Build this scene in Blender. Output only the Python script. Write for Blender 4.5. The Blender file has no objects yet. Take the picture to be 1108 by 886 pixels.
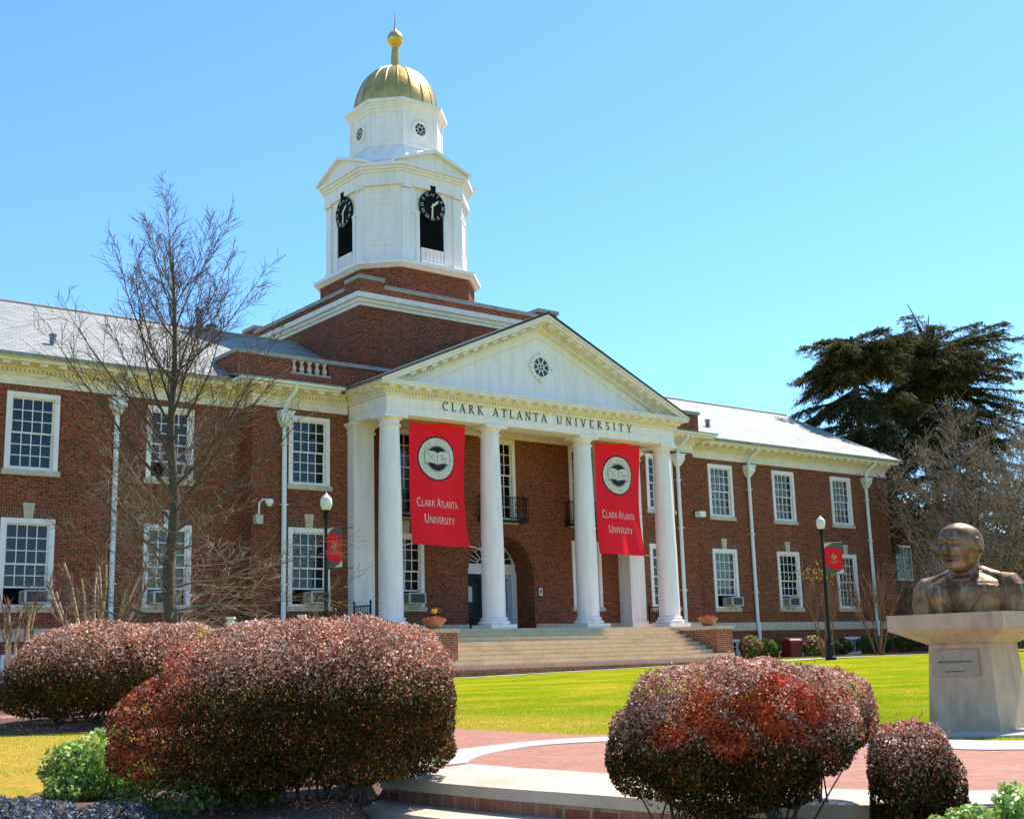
import bpy, bmesh, math, random
import numpy as np
from mathutils import Vector, Matrix
R = math.radians
rng = np.random.default_rng(7)
random.seed(7)
SC = bpy.context.scene
COL = SC.collection

# ------------------------------------------------------------------ camera, sky, sun, exposure
YAW, PIT, ROLL, FPX = 0.672, 0.196, 0.029, 1345.3
CAM = Vector((-29.751, -35.926, -0.985))
rt = Vector((math.cos(YAW), -math.sin(YAW), 0))
fw = Vector((math.sin(YAW) * math.cos(PIT), math.cos(YAW) * math.cos(PIT), math.sin(PIT)))
up = rt.cross(fw)
cr, sr = math.cos(ROLL), math.sin(ROLL)
rx = cr * rt - sr * up
uy = sr * rt + cr * up
cam_d = bpy.data.cameras.new('camera')
cam = bpy.data.objects.new('camera', cam_d)
COL.objects.link(cam)
M = Matrix((rx, uy, -fw)).transposed().to_4x4()
M.translation = CAM
cam.matrix_world = M
cam_d.sensor_width = 36
cam_d.lens = FPX / 1108 * 36
cam_d.clip_end = 4000
SC.camera = cam

SUN_EL, SUN_AZ = R(57), R(90 - 5.5)       # azimuth clockwise from +Y: almost along the facade, a little behind it
sd = Vector((math.sin(SUN_AZ) * math.cos(SUN_EL), math.cos(SUN_AZ) * math.cos(SUN_EL), math.sin(SUN_EL)))
world = bpy.data.worlds.new('World')
SC.world = world
world.use_nodes = True
wn, wl = world.node_tree.nodes, world.node_tree.links
sky = wn.new('ShaderNodeTexSky')
sky.sky_type = 'NISHITA'
sky.sun_disc = False
sky.sun_elevation = SUN_EL
sky.sun_rotation = SUN_AZ
sky.air_density = 1.0
sky.dust_density = 0.3
sky.ozone_density = 1.0
bg = wn['Background']
bg.inputs['Strength'].default_value = 0.14
tint = wn.new('ShaderNodeMix'); tint.data_type = 'RGBA'; tint.blend_type = 'MULTIPLY'
tint.inputs[0].default_value = 1.0
tint.inputs[7].default_value = (0.50, 0.785, 1.0, 1)      # colour balance of the camera's sky
wl.new(sky.outputs[0], tint.inputs[6])
wl.new(tint.outputs[2], bg.inputs['Color'])
sun_d = bpy.data.lights.new('sun', 'SUN')
sun_d.energy = 4.4
sun_d.angle = R(0.53)
sun_d.color = (1.0, 0.95, 0.86)
sun = bpy.data.objects.new('sun', sun_d)
COL.objects.link(sun)
sun.rotation_euler = sd.to_track_quat('Z', 'Y').to_euler()
sun.location = sd * 80
SC.view_settings.view_transform = 'Standard'
SC.view_settings.look = 'None'
SC.view_settings.gamma = 1
SC.view_settings.exposure = 0.92
SC.cycles.max_bounces = 8
SC.cycles.diffuse_bounces = 4
SC.cycles.transparent_max_bounces = 12

# ------------------------------------------------------------------ materials
def new_mat(name):
    m = bpy.data.materials.new(name)
    m.use_nodes = True
    return m, m.node_tree.nodes, m.node_tree.links, m.node_tree.nodes['Principled BSDF']

def noise(n, l, vec, scale, detail=4, rough=0.55):
    t = n.new('ShaderNodeTexNoise')
    t.inputs['Scale'].default_value = scale
    t.inputs['Detail'].default_value = detail
    t.inputs['Roughness'].default_value = rough
    if vec is not None:
        l.new(vec, t.inputs['Vector'])
    return t.outputs['Fac']

def ramp(n, l, fac, stops):
    r = n.new('ShaderNodeValToRGB')
    e = r.color_ramp.elements
    while len(e) < len(stops):
        e.new(0.5)
    for i, (p, c) in enumerate(stops):
        e[i].position = p
        e[i].color = (*c, 1)
    l.new(fac, r.inputs['Fac'])
    return r.outputs['Color']

def mix(n, l, fac, a, b, mode='MIX'):
    x = n.new('ShaderNodeMix')
    x.data_type = 'RGBA'
    x.blend_type = mode
    for s, v in ((x.inputs[0], fac), (x.inputs[6], a), (x.inputs[7], b)):
        if isinstance(v, (int, float)):
            s.default_value = v
        elif isinstance(v, tuple):
            s.default_value = (*v, 1)
        else:
            l.new(v, s)
    return x.outputs[2]

def bump(n, l, b, h, strength, dist):
    k = n.new('ShaderNodeBump')
    k.inputs['Strength'].default_value = strength
    k.inputs['Distance'].default_value = dist
    l.new(h, k.inputs['Height'])
    l.new(k.outputs[0], b.inputs['Normal'])

def mottled(name, c1, c2, scale=6, rough=0.6, bmp=0.15, metal=0.0, c3=None, bscale=40, bdist=0.01, spec=0.5):
    m, n, l, b = new_mat(name)
    tc = n.new('ShaderNodeTexCoord').outputs['Object']
    f = noise(n, l, tc, scale, 6, 0.62)
    col = ramp(n, l, f, [(0.32, c1), (0.68, c2)])
    if c3:
        f3 = noise(n, l, tc, scale * 0.23, 3)
        k = ramp(n, l, f3, [(0.46, (0, 0, 0)), (0.62, (1, 1, 1))])
        col = mix(n, l, k, col, c3)
    l.new(col, b.inputs['Base Color'])
    b.inputs['Roughness'].default_value = rough
    b.inputs['Metallic'].default_value = metal
    b.inputs['Specular IOR Level'].default_value = spec
    if bmp:
        bump(n, l, b, noise(n, l, tc, bscale, 4), bmp, bdist)
    return m

def wall_coords(n, l):
    """(along, up) coordinates for any upright face, from position and normal"""
    g = n.new('ShaderNodeNewGeometry')
    sp = n.new('ShaderNodeSeparateXYZ'); l.new(g.outputs['Position'], sp.inputs[0])
    sn = n.new('ShaderNodeSeparateXYZ'); l.new(g.outputs['True Normal'], sn.inputs[0])
    ab = n.new('ShaderNodeMath'); ab.operation = 'ABSOLUTE'; l.new(sn.outputs[0], ab.inputs[0])
    gt = n.new('ShaderNodeMath'); gt.operation = 'GREATER_THAN'; gt.inputs[1].default_value = 0.72; l.new(ab.outputs[0], gt.inputs[0])
    mx = n.new('ShaderNodeMix'); mx.data_type = 'FLOAT'
    l.new(gt.outputs[0], mx.inputs[0]); l.new(sp.outputs[0], mx.inputs[2]); l.new(sp.outputs[1], mx.inputs[3])
    cb = n.new('ShaderNodeCombineXYZ'); l.new(mx.outputs[0], cb.inputs[0]); l.new(sp.outputs[2], cb.inputs[1])
    return cb.outputs[0], g.outputs['Position']

def brick_mat(name, c1, c2, mortar, bw=0.215, rh=0.075, ms=0.011, soldier=False, stain=0.5):
    m, n, l, b = new_mat(name)
    v, pos = wall_coords(n, l)
    if soldier:
        mp = n.new('ShaderNodeMapping'); mp.inputs['Rotation'].default_value = (0, 0, R(90))
        l.new(v, mp.inputs['Vector']); v = mp.outputs[0]
    t = n.new('ShaderNodeTexBrick')
    t.inputs['Scale'].default_value = 1
    t.inputs['Brick Width'].default_value = bw
    t.inputs['Row Height'].default_value = rh
    t.inputs['Mortar Size'].default_value = ms
    t.inputs['Mortar Smooth'].default_value = 0.2
    t.inputs['Bias'].default_value = -0.15
    t.inputs['Color1'].default_value = (*c1, 1)
    t.inputs['Color2'].default_value = (*c2, 1)
    t.inputs['Mortar'].default_value = (*mortar, 1)
    l.new(v, t.inputs['Vector'])
    f = noise(n, l, pos, 0.6, 6, 0.65)
    g = ramp(n, l, f, [(0.3, (0.66, 0.66, 0.66)), (0.7, (1.2, 1.18, 1.15))])
    c = mix(n, l, stain, t.outputs['Color'], g, 'MULTIPLY')
    f2 = noise(n, l, v, 9, 2)
    g2 = ramp(n, l, f2, [(0.30, (0.42, 0.42, 0.44)), (0.48, (0.95, 0.95, 0.95)), (0.70, (1.35, 1.3, 1.28))])
    c = mix(n, l, 0.8, c, g2, 'MULTIPLY')
    l.new(c, b.inputs['Base Color'])
    b.inputs['Roughness'].default_value = 0.85
    b.inputs['Specular IOR Level'].default_value = 0.1
    inv = n.new('ShaderNodeMath'); inv.operation = 'SUBTRACT'; inv.inputs[0].default_value = 1; l.new(t.outputs['Fac'], inv.inputs[1])
    bump(n, l, b, inv.outputs[0], 0.5, 0.008)
    return m

def attr_leaf(name, rough=0.4, trans=0.25, spec=0.5):
    m, n, l, b = new_mat(name)
    a = n.new('ShaderNodeAttribute'); a.attribute_name = 'Col'
    l.new(a.outputs['Color'], b.inputs['Base Color'])
    b.inputs['Roughness'].default_value = rough
    b.inputs['Specular IOR Level'].default_value = spec
    t = n.new('ShaderNodeBsdfTranslucent')
    l.new(a.outputs['Color'], t.inputs['Color'])
    mx = n.new('ShaderNodeMixShader'); mx.inputs[0].default_value = trans
    l.new(b.outputs[0], mx.inputs[1]); l.new(t.outputs[0], mx.inputs[2])
    l.new(mx.outputs[0], n['Material Output'].inputs['Surface'])
    return m

MT = {}
MT['brick'] = brick_mat('brick', (0.285, 0.062, 0.029), (0.100, 0.030, 0.017), (0.29, 0.155, 0.10))
MT['shadebrick'] = brick_mat('shade_darkened_brick', (0.085, 0.030, 0.02), (0.05, 0.02, 0.015), (0.11, 0.075, 0.055))  # annex brick, its shade under the trees put into the colour
MT['brick_quoin'] = brick_mat('brick_quoin', (0.25, 0.052, 0.024), (0.16, 0.038, 0.019), (0.25, 0.13, 0.085))
MT['soldier'] = brick_mat('brick_soldier', (0.23, 0.066, 0.034), (0.14, 0.043, 0.025), (0.30, 0.19, 0.135), soldier=True)
MT['cheek'] = brick_mat('brick_steps', (0.36, 0.10, 0.05), (0.24, 0.07, 0.04), (0.40, 0.29, 0.2))
MT['white'] = mottled('white_paint', (0.88, 0.775, 0.775), (0.93, 0.83, 0.83), 3, 0.5, 0.05)
MT['trim'] = mottled('bounce_warmed_trim', (0.80, 0.70, 0.64), (0.88, 0.79, 0.73), 2.5, 0.6, 0.08)  # white paint, with the golden bounce light mixed into its colour
MT['stone'] = mottled('limestone', (0.52, 0.41, 0.31), (0.66, 0.54, 0.42), 5, 0.8, 0.15)
def paint_runs(m):
    n, l = m.node_tree.nodes, m.node_tree.links
    b = n['Principled BSDF']; src = b.inputs['Base Color'].links[0].from_socket
    tc = n.new('ShaderNodeTexCoord').outputs['Object']
    mp = n.new('ShaderNodeMapping'); mp.inputs['Scale'].default_value = (3.2, 3.2, 0.35); l.new(tc, mp.inputs['Vector'])
    f = ramp(n, l, noise(n, l, mp.outputs[0], 1.3, 7, 0.7), [(0.30, (0.86, 0.85, 0.83)), (0.55, (1, 1, 1))])
    l.new(mix(n, l, 1.0, src, f, 'MULTIPLY'), b.inputs['Base Color'])
paint_runs(MT['white']); paint_runs(MT['trim']); paint_runs(MT['stone'])
MT['gutter'] = mottled('white_gutter', (0.78, 0.78, 0.77), (0.84, 0.84, 0.83), 4, 0.35, 0.02)
MT['black'] = mottled('black_iron', (0.006, 0.006, 0.006), (0.012, 0.012, 0.012), 20, 0.5, 0.1, spec=0.25)
MT['dark'] = mottled('unlit_room_dark', (0.012, 0.011, 0.010), (0.03, 0.027, 0.024), 1.2, 0.9, 0)  # near-black colour stands for the lack of light indoors
MT['letter'] = mottled('letter_metal', (0.02, 0.02, 0.022), (0.035, 0.034, 0.034), 20, 0.45, 0)
MT['louvre'] = mottled('louvre_paint', (0.004, 0.004, 0.005), (0.008, 0.008, 0.009), 10, 0.7, 0, spec=0.12)
MT['copper'] = mottled('grey_coping', (0.25, 0.235, 0.22), (0.36, 0.34, 0.31), 3, 0.75, 0.1)
MT['curtain'] = mottled('curtain_cloth', (0.5, 0.48, 0.44), (0.62, 0.6, 0.55), 5, 0.9, 0.1)
MT['tanblind'] = mottled('tan_blind', (0.34, 0.29, 0.20), (0.42, 0.36, 0.25), 5, 0.9, 0.1)
MT['ac'] = mottled('ac_plastic', (0.46, 0.43, 0.37), (0.56, 0.53, 0.46), 8, 0.5, 0.05)
MT['acgrill'] = mottled('ac_grille', (0.045, 0.045, 0.045), (0.10, 0.10, 0.10), 30, 0.6, 0.1)
MT['terracotta'] = mottled('terracotta', (0.30, 0.12, 0.06), (0.40, 0.17, 0.09), 8, 0.8, 0.1)
MT['mulch'] = mottled('mulch', (0.05, 0.026, 0.018), (0.22, 0.11, 0.075), 34, 0.95, 0.9, bscale=60, bdist=0.03)
MT['bark'] = mottled('bark', (0.055, 0.040, 0.030), (0.13, 0.095, 0.07), 14, 0.9, 0.5, bscale=30, bdist=0.02)
MT['twig'] = mottled('pale_twig', (0.19, 0.125, 0.085), (0.36, 0.25, 0.17), 8, 0.85, 0.1)
MT['treetwig'] = mottled('tree_twig', (0.075, 0.042, 0.029), (0.17, 0.10, 0.07), 8, 0.85, 0.1)
MT['midtwig'] = mottled('mid_twig', (0.13, 0.085, 0.058), (0.25, 0.17, 0.115), 8, 0.85, 0.1)
MT['paletwig'] = mottled('pale_stem', (0.42, 0.27, 0.17), (0.58, 0.41, 0.28), 8, 0.8, 0.1)
MT['redtwig'] = mottled('red_twig', (0.14, 0.058, 0.034), (0.28, 0.14, 0.085), 8, 0.85, 0.1)
MT['stem'] = mottled('shrub_stem', (0.06, 0.042, 0.03), (0.13, 0.09, 0.06), 20, 0.9, 0.2)
MT['redbin'] = mottled('red_bin', (0.20, 0.016, 0.014), (0.27, 0.022, 0.02), 6, 0.5, 0.05)
MT['pipe'] = mottled('vent_metal', (0.16, 0.165, 0.18), (0.25, 0.25, 0.26), 6, 0.5, 0.05, metal=0.3)
MT['signwhite'] = mottled('sign_paint', (0.72, 0.71, 0.68), (0.8, 0.79, 0.76), 5, 0.5, 0.03)
MT['leaf'] = attr_leaf('shrub_leaf', 0.55, 0.16, 0.10)
MT['softleaf'] = attr_leaf('soft_leaf', 0.5, 0.35, 0.4)
MT['needle'] = attr_leaf('needle', 0.75, 0.3, 0.1)
MT['grass'] = attr_leaf('grass_blade', 0.7, 0.3, 0.05)
MT['red'] = mottled('banner_red', (0.86, 0.013, 0.028), (0.89, 0.016, 0.032), 3, 0.75, 0.04, spec=0.15)
MT['bannerwhite'] = mottled('print_white', (0.62, 0.6, 0.55), (0.68, 0.66, 0.61), 3, 0.7, 0, spec=0.2)
MT['bannergold'] = mottled('print_gold', (0.5, 0.40, 0.2), (0.56, 0.46, 0.24), 3, 0.7, 0, spec=0.2)
MT['bannerblack'] = mottled('print_black', (0.018, 0.018, 0.022), (0.026, 0.026, 0.03), 3, 0.7, 0, spec=0.2)
MT['bannergrey'] = mottled('print_grey', (0.12, 0.118, 0.115), (0.15, 0.147, 0.143), 3, 0.7, 0, spec=0.2)
MT['plaque'] = mottled('plaque_bronze', (0.33, 0.24, 0.165), (0.42, 0.31, 0.22), 12, 0.55, 0.1, metal=0.1)
MT['plaqueline'] = mottled('plaque_letter', (0.07, 0.05, 0.04), (0.11, 0.08, 0.06), 30, 0.6, 0)
MT['hand'] = mottled('clock_gold', (0.80, 0.68, 0.46), (0.86, 0.74, 0.5), 5, 0.4, 0)
MT['numeral'] = mottled('clock_white', (0.52, 0.49, 0.44), (0.6, 0.57, 0.52), 5, 0.5, 0)
MT['door'] = mottled('door_paint', (0.40, 0.45, 0.5), (0.46, 0.51, 0.56), 3, 0.4, 0.03)
MT['petal'] = attr_leaf('petal', 0.6, 0.3, 0.2)

def gold_mat():
    m, n, l, b = new_mat('gold_leaf')
    tc = n.new('ShaderNodeTexCoord').outputs['Object']
    f = noise(n, l, tc, 2.2, 5)
    l.new(ramp(n, l, f, [(0.28, (0.70, 0.37, 0.085)), (0.72, (0.96, 0.60, 0.20))]), b.inputs['Base Color'])
    b.inputs['Metallic'].default_value = 0.95
    f2 = noise(n, l, tc, 5, 4)
    r = n.new('ShaderNodeMapRange'); r.inputs[3].default_value = 0.26; r.inputs[4].default_value = 0.48
    l.new(f2, r.inputs[0]); l.new(r.outputs[0], b.inputs['Roughness'])
    bump(n, l, b, noise(n, l, tc, 3.2, 3), 0.35, 0.06)
    return m
MT['gold'] = gold_mat()

def bronze_mat():
    m, n, l, b = new_mat('bronze')
    tc = n.new('ShaderNodeTexCoord').outputs['Object']
    f = noise(n, l, tc, 5, 6, 0.65)
    c = ramp(n, l, f, [(0.32, (0.075, 0.035, 0.016)), (0.50, (0.20, 0.095, 0.038)), (0.70, (0.38, 0.25, 0.14))])
    mp = n.new('ShaderNodeMapping'); mp.inputs['Scale'].default_value = (9, 9, 1.2); l.new(tc, mp.inputs['Vector'])
    f2 = noise(n, l, mp.outputs[0], 1.4, 5)
    k = ramp(n, l, f2, [(0.5, (0, 0, 0)), (0.68, (1, 1, 1))])
    c = mix(n, l, k, c, (0.36, 0.26, 0.17))
    l.new(c, b.inputs['Base Color'])
    b.inputs['Metallic'].default_value = 0.6
    r = n.new('ShaderNodeMapRange'); r.inputs[3].default_value = 0.42; r.inputs[4].default_value = 0.64
    l.new(f, r.inputs[0]); l.new(r.outputs[0], b.inputs['Roughness'])
    bump(n, l, b, noise(n, l, tc, 28, 4), 0.25, 0.012)
    return m
MT['bronze'] = bronze_mat()

def slate_mat(name, c1, c2, c3):
    m, n, l, b = new_mat(name)
    g = n.new('ShaderNodeNewGeometry')
    sp = n.new('ShaderNodeSeparateXYZ'); l.new(g.outputs['Position'], sp.inputs[0])
    cb = n.new('ShaderNodeCombineXYZ'); l.new(sp.outputs[0], cb.inputs[0]); l.new(sp.outputs[1], cb.inputs[1])
    t = n.new('ShaderNodeTexBrick')
    for k, v in (('Scale', 1), ('Brick Width', 0.34), ('Row Height', 0.19), ('Mortar Size', 0.012), ('Bias', 0)):
        t.inputs[k].default_value = v
    t.inputs['Color1'].default_value = (*c1, 1); t.inputs['Color2'].default_value = (*c2, 1); t.inputs['Mortar'].default_value = (*c3, 1)
    l.new(cb.outputs[0], t.inputs['Vector'])
    f = noise(n, l, g.outputs['Position'], 1.6, 5, 0.65)
    c = mix(n, l, 0.7, t.outputs['Color'], ramp(n, l, f, [(0.3, (0.74, 0.74, 0.75)), (0.7, (1.12, 1.12, 1.1))]), 'MULTIPLY')
    l.new(c, b.inputs['Base Color'])
    b.inputs['Roughness'].default_value = 0.7
    inv = n.new('ShaderNodeMath'); inv.operation = 'SUBTRACT'; inv.inputs[0].default_value = 1; l.new(t.outputs['Fac'], inv.inputs[1])
    bump(n, l, b, inv.outputs[0], 0.7, 0.02)
    return m
MT['slate'] = slate_mat('slate', (0.25, 0.245, 0.225), (0.34, 0.33, 0.30), (0.13, 0.13, 0.125))

MT['shaderoof'] = mottled('shade_darkened_roofing', (0.03, 0.031, 0.035), (0.06, 0.06, 0.065), 3, 0.7, 0.1)  # darker copy of the slate, with the shade of the slope in its colour

def glass_mat(name, refl):
    m, n, l, b = new_mat(name)
    n.remove(b)
    gl = n.new('ShaderNodeBsdfGlossy'); gl.inputs['Roughness'].default_value = 0.03
    tc = n.new('ShaderNodeTexCoord').outputs['Object']
    k = n.new('ShaderNodeBump'); k.inputs['Strength'].default_value = 0.06; k.inputs['Distance'].default_value = 0.05
    l.new(noise(n, l, tc, 2.5, 2), k.inputs['Height']); l.new(k.outputs[0], gl.inputs['Normal'])
    tr = n.new('ShaderNodeBsdfTransparent'); tr.inputs['Color'].default_value = (0.75, 0.78, 0.8, 1)
    fr = n.new('ShaderNodeFresnel'); fr.inputs['IOR'].default_value = refl
    mx = n.new('ShaderNodeMixShader')
    l.new(fr.outputs[0], mx.inputs[0]); l.new(tr.outputs[0], mx.inputs[1]); l.new(gl.outputs[0], mx.inputs[2])
    l.new(mx.outputs[0], n['Material Output'].inputs['Surface'])
    return m
MT['glass'] = glass_mat('window_glass', 1.6)

def globe_mat():
    m, n, l, b = new_mat('lamp_globe')
    tc = n.new('ShaderNodeTexCoord').outputs['Object']
    l.new(ramp(n, l, noise(n, l, tc, 9, 3), [(0.3, (0.72, 0.68, 0.58)), (0.7, (0.86, 0.82, 0.74))]), b.inputs['Base Color'])
    b.inputs['Roughness'].default_value = 0.25
    b.inputs['Subsurface Weight'].default_value = 0.3
    b.inputs['Subsurface Scale'].default_value = 0.1
    return m
MT['globe'] = globe_mat()

def concrete(name, c1, c2, stain, scale=3.0, streak=False):
    m, n, l, b = new_mat(name)
    tc = n.new('ShaderNodeTexCoord').outputs['Object']
    c = ramp(n, l, noise(n, l, tc, scale, 8, 0.65), [(0.3, c1), (0.7, c2)])
    if streak:
        mp = n.new('ShaderNodeMapping'); mp.inputs['Scale'].default_value = (4, 4, 0.9); l.new(tc, mp.inputs['Vector'])
        f = noise(n, l, mp.outputs[0], 1.6, 6, 0.6)
    else:
        f = noise(n, l, tc, scale * 0.4, 5, 0.6)
    k = ramp(n, l, f, [(0.50, (0, 0, 0)), (0.78, (0.8, 0.8, 0.8))])
    c = mix(n, l, k, c, stain)
    l.new(c, b.inputs['Base Color'])
    b.inputs['Roughness'].default_value = 0.85
    bump(n, l, b, noise(n, l, tc, 60, 5), 0.25, 0.006)
    return m
MT['concrete'] = concrete('pale_concrete', (0.40, 0.37, 0.31), (0.50, 0.465, 0.40), (0.33, 0.28, 0.22))
MT['nosing'] = concrete('step_stone', (0.47, 0.375, 0.28), (0.57, 0.47, 0.36), (0.38, 0.26, 0.17), 4)
MT['stepstone'] = concrete('granite_step', (0.60, 0.43, 0.25), (0.70, 0.52, 0.32), (0.46, 0.33, 0.19), 4)
MT['pedestal'] = concrete('pedestal_concrete', (0.46, 0.31, 0.20), (0.60, 0.42, 0.275), (0.28, 0.185, 0.12), 5, True)

def paver_mat():
    m, n, l, b = new_mat('brick_paver')
    g = n.new('ShaderNodeNewGeometry')
    mp = n.new('ShaderNodeMapping'); mp.inputs['Rotation'].default_value = (0, 0, R(28)); l.new(g.outputs['Position'], mp.inputs['Vector'])
    t = n.new('ShaderNodeTexBrick')
    for k, v in (('Scale', 1), ('Brick Width', 0.21), ('Row Height', 0.105), ('Mortar Size', 0.006), ('Bias', 0)):
        t.inputs[k].default_value = v
    t.inputs['Color1'].default_value = (0.30, 0.10, 0.055, 1); t.inputs['Color2'].default_value = (0.37, 0.14, 0.08, 1); t.inputs['Mortar'].default_value = (0.34, 0.20, 0.135, 1)
    l.new(mp.outputs[0], t.inputs['Vector'])
    f = noise(n, l, g.outputs['Position'], 1.8, 6, 0.7)
    k = ramp(n, l, f, [(0.55, (0, 0, 0)), (0.78, (0.7, 0.7, 0.7))])
    c = mix(n, l, k, t.outputs['Color'], (0.42, 0.265, 0.18))
    f2 = noise(n, l, g.outputs['Position'], 14, 4)
    c = mix(n, l, 0.6, c, ramp(n, l, f2, [(0.3, (0.8, 0.78, 0.77)), (0.7, (1.15, 1.15, 1.15))]), 'MULTIPLY')
    l.new(c, b.inputs['Base Color'])
    b.inputs['Roughness'].default_value = 0.8
    inv = n.new('ShaderNodeMath'); inv.operation = 'SUBTRACT'; inv.inputs[0].default_value = 1; l.new(t.outputs['Fac'], inv.inputs[1])
    bump(n, l, b, inv.outputs[0], 0.4, 0.006)
    return m
MT['paver'] = paver_mat()

def lawn_mat():
    m, n, l, b = new_mat('lawn_turf')
    p = n.new('ShaderNodeNewGeometry').outputs['Position']
    mp = n.new('ShaderNodeMapping'); mp.inputs['Rotation'].default_value = (0, 0, R(38)); mp.inputs['Scale'].default_value = (0.7, 1.3, 1); l.new(p, mp.inputs['Vector'])
    f = noise(n, l, mp.outputs[0], 0.55, 9, 0.72)
    c = ramp(n, l, f, [(0.34, (0.150, 0.235, 0.006)), (0.48, (0.215, 0.262, 0.008)), (0.63, (0.43, 0.31, 0.028))])
    vd = n.new('ShaderNodeVectorMath'); vd.operation = 'DISTANCE'; vd.inputs[1].default_value = (-26.0, -24.0, -1.8); l.new(p, vd.inputs[0])
    mr = n.new('ShaderNodeMapRange'); mr.inputs[1].default_value = 3.0; mr.inputs[2].default_value = 9.0; mr.inputs[3].default_value = 1.0; mr.inputs[4].default_value = 0.0; l.new(vd.outputs['Value'], mr.inputs[0])
    mm = n.new('ShaderNodeMath'); mm.operation = 'MULTIPLY'; l.new(mr.outputs[0], mm.inputs[0]); l.new(ramp(n, l, noise(n, l, p, 0.9, 6, 0.7), [(0.25, (0.2, 0.2, 0.2)), (0.5, (1, 1, 1))]), mm.inputs[1])
    c = mix(n, l, mm.outputs[0], c, (0.50, 0.33, 0.065))
    f2 = noise(n, l, p, 11, 6, 0.75)
    c = mix(n, l, 0.75, c, ramp(n, l, f2, [(0.28, (0.52, 0.58, 0.42)), (0.7, (1.38, 1.32, 1.3))]), 'MULTIPLY')
    l.new(c, b.inputs['Base Color'])
    b.inputs['Roughness'].default_value = 0.9
    b.inputs['Specular IOR Level'].default_value = 0.0
    bump(n, l, b, noise(n, l, p, 40, 6, 0.8), 0.9, 0.03)
    return m
MT['lawn'] = lawn_mat()

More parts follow.
